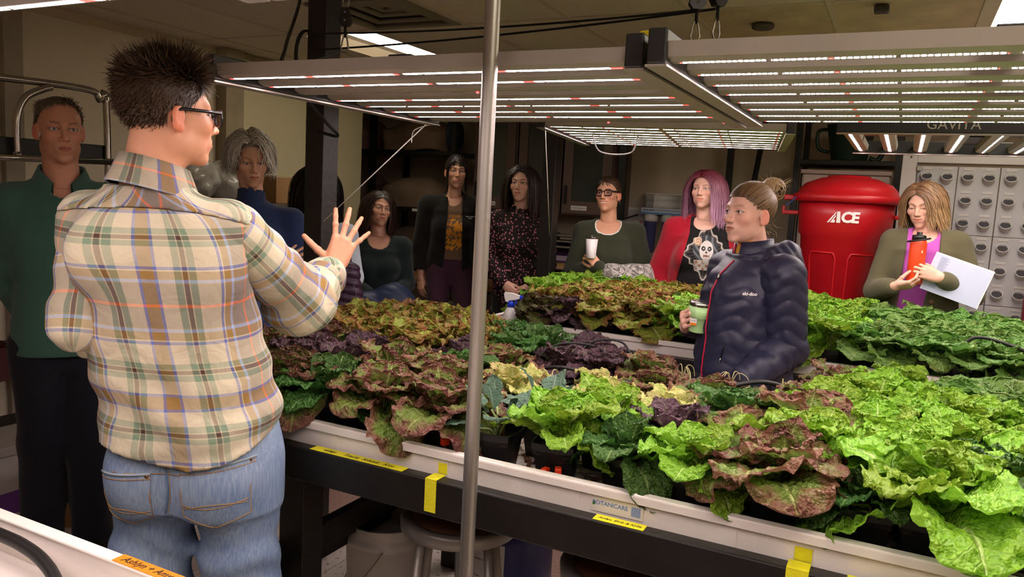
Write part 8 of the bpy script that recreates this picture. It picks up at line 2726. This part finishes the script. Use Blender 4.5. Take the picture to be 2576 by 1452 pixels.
t = empty('faucet', (-2.56, 6.33, .92), 0, 'slim chrome tap on the dark counter behind the post', 'tap')
MB().tube(spline([(0, 0, 0), (0, 0, .16), (0, -.02, .20), (0, -.07, .19)], 6), .009, 8).build('spout', M_CHROME, t)

# ---------------------------------------------------------------- sack shelves in the alcove
t = empty('sack_rack', (-4.30, 6.35, 0), 0, 'black rack loaded with sacks beside the pale wall panel', 'rack')
for x in (-0.72, -0.28, 0.62):
    for y in (-.28, .28):
        MB().box(x - .025, x + .025, y - .025, y + .025, 0, 2.40).build('upright', M_BLACKMETAL, t)
for z in (.30, .86, 1.345, 1.875):
    MB().box(-.75, .65, -.30, .30, z, z + .03).build('shelf_board', M_BLACKMETAL, t)
nl = MB().box(.20, .36, -.303, -.3005, 1.348, 1.373).build('name_strip', M_WHITEPRINT, t)
def sack(x, y, z, rx, rz_h, col, label, seed, yl=.24):
    c = empty('sack', (x, y, z), 0, label, 'sack')
    Tc = Thing(c)
    Tc.garment('bag', [(p_ell((0, 0, rz_h), (rx, yl, rz_h)), .02), (p_prof([(0.0, 0, 0, rx * .9, yl * .9), (rz_h * 1.2, 0, 0, rx * .93, yl * .9)], 0, 4), .05)], mat('sackcloth_' + col[1:], col, .8, vary=.12, vscale=6, bump=.2, bscale=50), (1, 1, 1), .014, pad=.05, push=[folds(.022, .45, seed)], keeps=[above(0.0)])
    return c
sack(-4.20, 6.30, 1.907, .36, .155, '#7d6450', 'plump tan sack on the upper shelf of the black rack', 1)
sack(-4.22, 6.30, 1.377, .34, .150, '#86705c', 'plump tan sack on the middle shelf of the black rack', 2)
sack(-4.82, 6.30, 1.907, .17, .16, '#6e4f46', 'brown sack on the upper shelf by the wall panel', 3)
sack(-4.82, 6.30, 1.377, .17, .17, '#54403a', 'dark brown sack on the middle shelf by the wall panel', 4)
sack(-4.20, 6.30, .892, .36, .15, '#5d4c40', 'dull brown sack on the lower shelf of the black rack', 5)
c = tag(MB().lathe([(.05, -.005), (.15, 0), (.15, .02), (.05, .025)], 20, Matrix.Rotation(PI / 2, 4, 'Y')).build('sack_end_cap', mat('sack_blue', '#232b40', .7), None, (-3.78, 6.22, 2.065)), 'dark blue round end beside the upper tan sack', 'cap')

# ---------------------------------------------------------------- left side: chrome cart, boxes, bags
t = empty('chrome_cart', (-3.62, 2.28, 0), 0, 'chrome tube cart with black shelves behind the green pullover', 'cart')
mbp = [(-0.02, -0.55, 0.05), (-0.02, -0.55, 1.80), (-0.02, -0.50, 1.90), (-0.02, -0.40, 1.925), (-0.02, 0.20, 1.945), (-0.02, 0.30, 1.90), (-0.02, 0.34, 1.78), (-0.02, 0.35, 0.05)]
MB().tube(spline(mbp, 6), .017, 10).build('end_hoop', M_CHROME, t)
MB().tube(spline([(0.0, -0.12, 1.60), (0, -0.12, 1.76), (0, -0.08, 1.86), (0, 0.0, 1.91), (0.0, 0.04, 1.925)], 6), .017, 10).build('inner_hoop', M_CHROME, t)
MB().tube([(0.01, -0.6, 1.575), (0.01, 0.36, 1.600)], .016, 10).build('rail', M_CHROME, t)
MB().box(-.32, -.03, -.55, .34, 1.60, 1.68, bev=.004).build('shelf_board', M_BLACKMETAL, t)
for z in (.22, .62):
    MB().box(-.50, .0, -.58, .36, z, z + .03, bev=.003).build('shelf_board', M_BLACKMETAL, t)
MB().tube([(-.02, -.2, 1.05), (-.02, .2, .72)], .012, 8).build('brace', M_CHROME, t)
for y in (-.5, .3):
    MB().lathe([(.04, -.015), (.05, -.012), (.05, .012), (.04, .015)], 16, Matrix.Translation((-.02, y, .05)) @ Matrix.Rotation(PI / 2, 4, 'Y')).build('caster', M_BLACKMETAL, t)
t = empty('storage_box', (-3.42, 1.93, 0), 0, 'white carton with a purple band on the floor under the cart', 'box')
MB().box(-.14, .14, -.16, .16, 0, .33, bev=.003).build('carton', mat('carton_white', '#b9b2ab', .6), t)
MB().box(-.142, .142, -.162, .162, .07, .17).build('purple_band', mat('purple_print', '#6b3f86', .6), t)
MB().box(-.15, .15, -.17, .17, .33, .37, bev=.004).build('lid', mat('carton_grey', '#a59d95', .6), t)
t = empty('cardboard_box', (-3.06, 2.22, 0), .3, 'brown cardboard box on the floor behind the dark jeans', 'box')
CB_ = mat('cardboard', '#9a734c', .8, vary=.08, vscale=10)
MB().box(-.17, .17, -.16, .16, 0, .30, bev=.002).build('carton', CB_, t)
for s in (-1, 1):
    MB().box(-.17, .17, -.0, .15, -.002, .002, Matrix.Translation((0, s * .16, .30)) @ Matrix.Rotation(s * .5, 4, 'X') @ Matrix.Rotation(0 if s > 0 else PI, 4, 'Z')).build('flap', CB_, t)
t = empty('red_crate', (-3.40, 1.86, .65), 0, 'dull red crate on the cart shelf at the frame edge', 'crate')
MB().box(-.10, .10, -.12, .12, 0, .03).build('base', mat('crate_red', '#4f1d1c', .6), t)
MB().box(-.10, .10, -.12, -.11, .03, .14).box(-.10, .10, .11, .12, .03, .14).box(-.10, -.09, -.11, .11, .03, .14).box(.09, .10, -.11, .11, .03, .14).build('wall', mat('crate_red', '#4f1d1c', .6), t)
# low cabinet along the left wall with bags and a box on top
t = empty('side_cabinet', (-3.96, 3.9, 0), 0, 'tall grey cabinet along the pale wall carrying bags and a box', 'cabinet')
MB().box(-.26, .24, -.75, .62, .05, 1.40, bev=.004).build('carcass', mat('cabinet_grey', '#5a5148', .6), t)
for k in range(3):
    d = MB().box(.24, .255, -.74 + k * .455, -.74 + k * .455 + .445, .08, 1.38, bev=.003).build('door', mat('cabinet_door', '#665c51', .6), t)
    MB().box(.256, .27, -.74 + k * .455 + .03, -.74 + k * .455 + .045, .65, .80, bev=.002).build('handle', M_BLACKMETAL, d)
mp = mat('clear_plastic', '#aaa59c', .22, vary=.2, vscale=9, bump=.5, bscale=24)
for y, rx, lb in ((3.42, .20, 'crumpled clear plastic bag nearest the plaid collar'), (3.72, .17, 'crumpled clear plastic bag beside the silver hair')):
    c = empty('plastic_bag', (-4.0, y, 1.40), 0, lb, 'bag')
    Tc = Thing(c)
    Tc.garment('film', [(p_ell((0, 0, .12), (.16, rx, .15)), .02), (p_ell((0.03, .05, .24), (.07, .08, .07)), .04)], mp, (1, 1, 1), .012, pad=.06, push=[folds(.03, 1.1, int(y * 100))], keeps=[above(0)])
t = empty('cardboard_box', (-3.98, 4.22, 1.402), 0, 'open cardboard box with a black clip behind the silver hair', 'box')
MB().box(-.16, .16, -.22, .20, 0, .17, bev=.002).build('carton', CB_, t)
MB().box(-.16, .16, -.22, .20, .172, .186).build('paper_layer', mat('kraft_paper', '#b09a72', .8), t)
MB().box(.10, .16, .10, .16, .187, .215, bev=.004).build('binder_clip', M_BLACKMETAL, t)
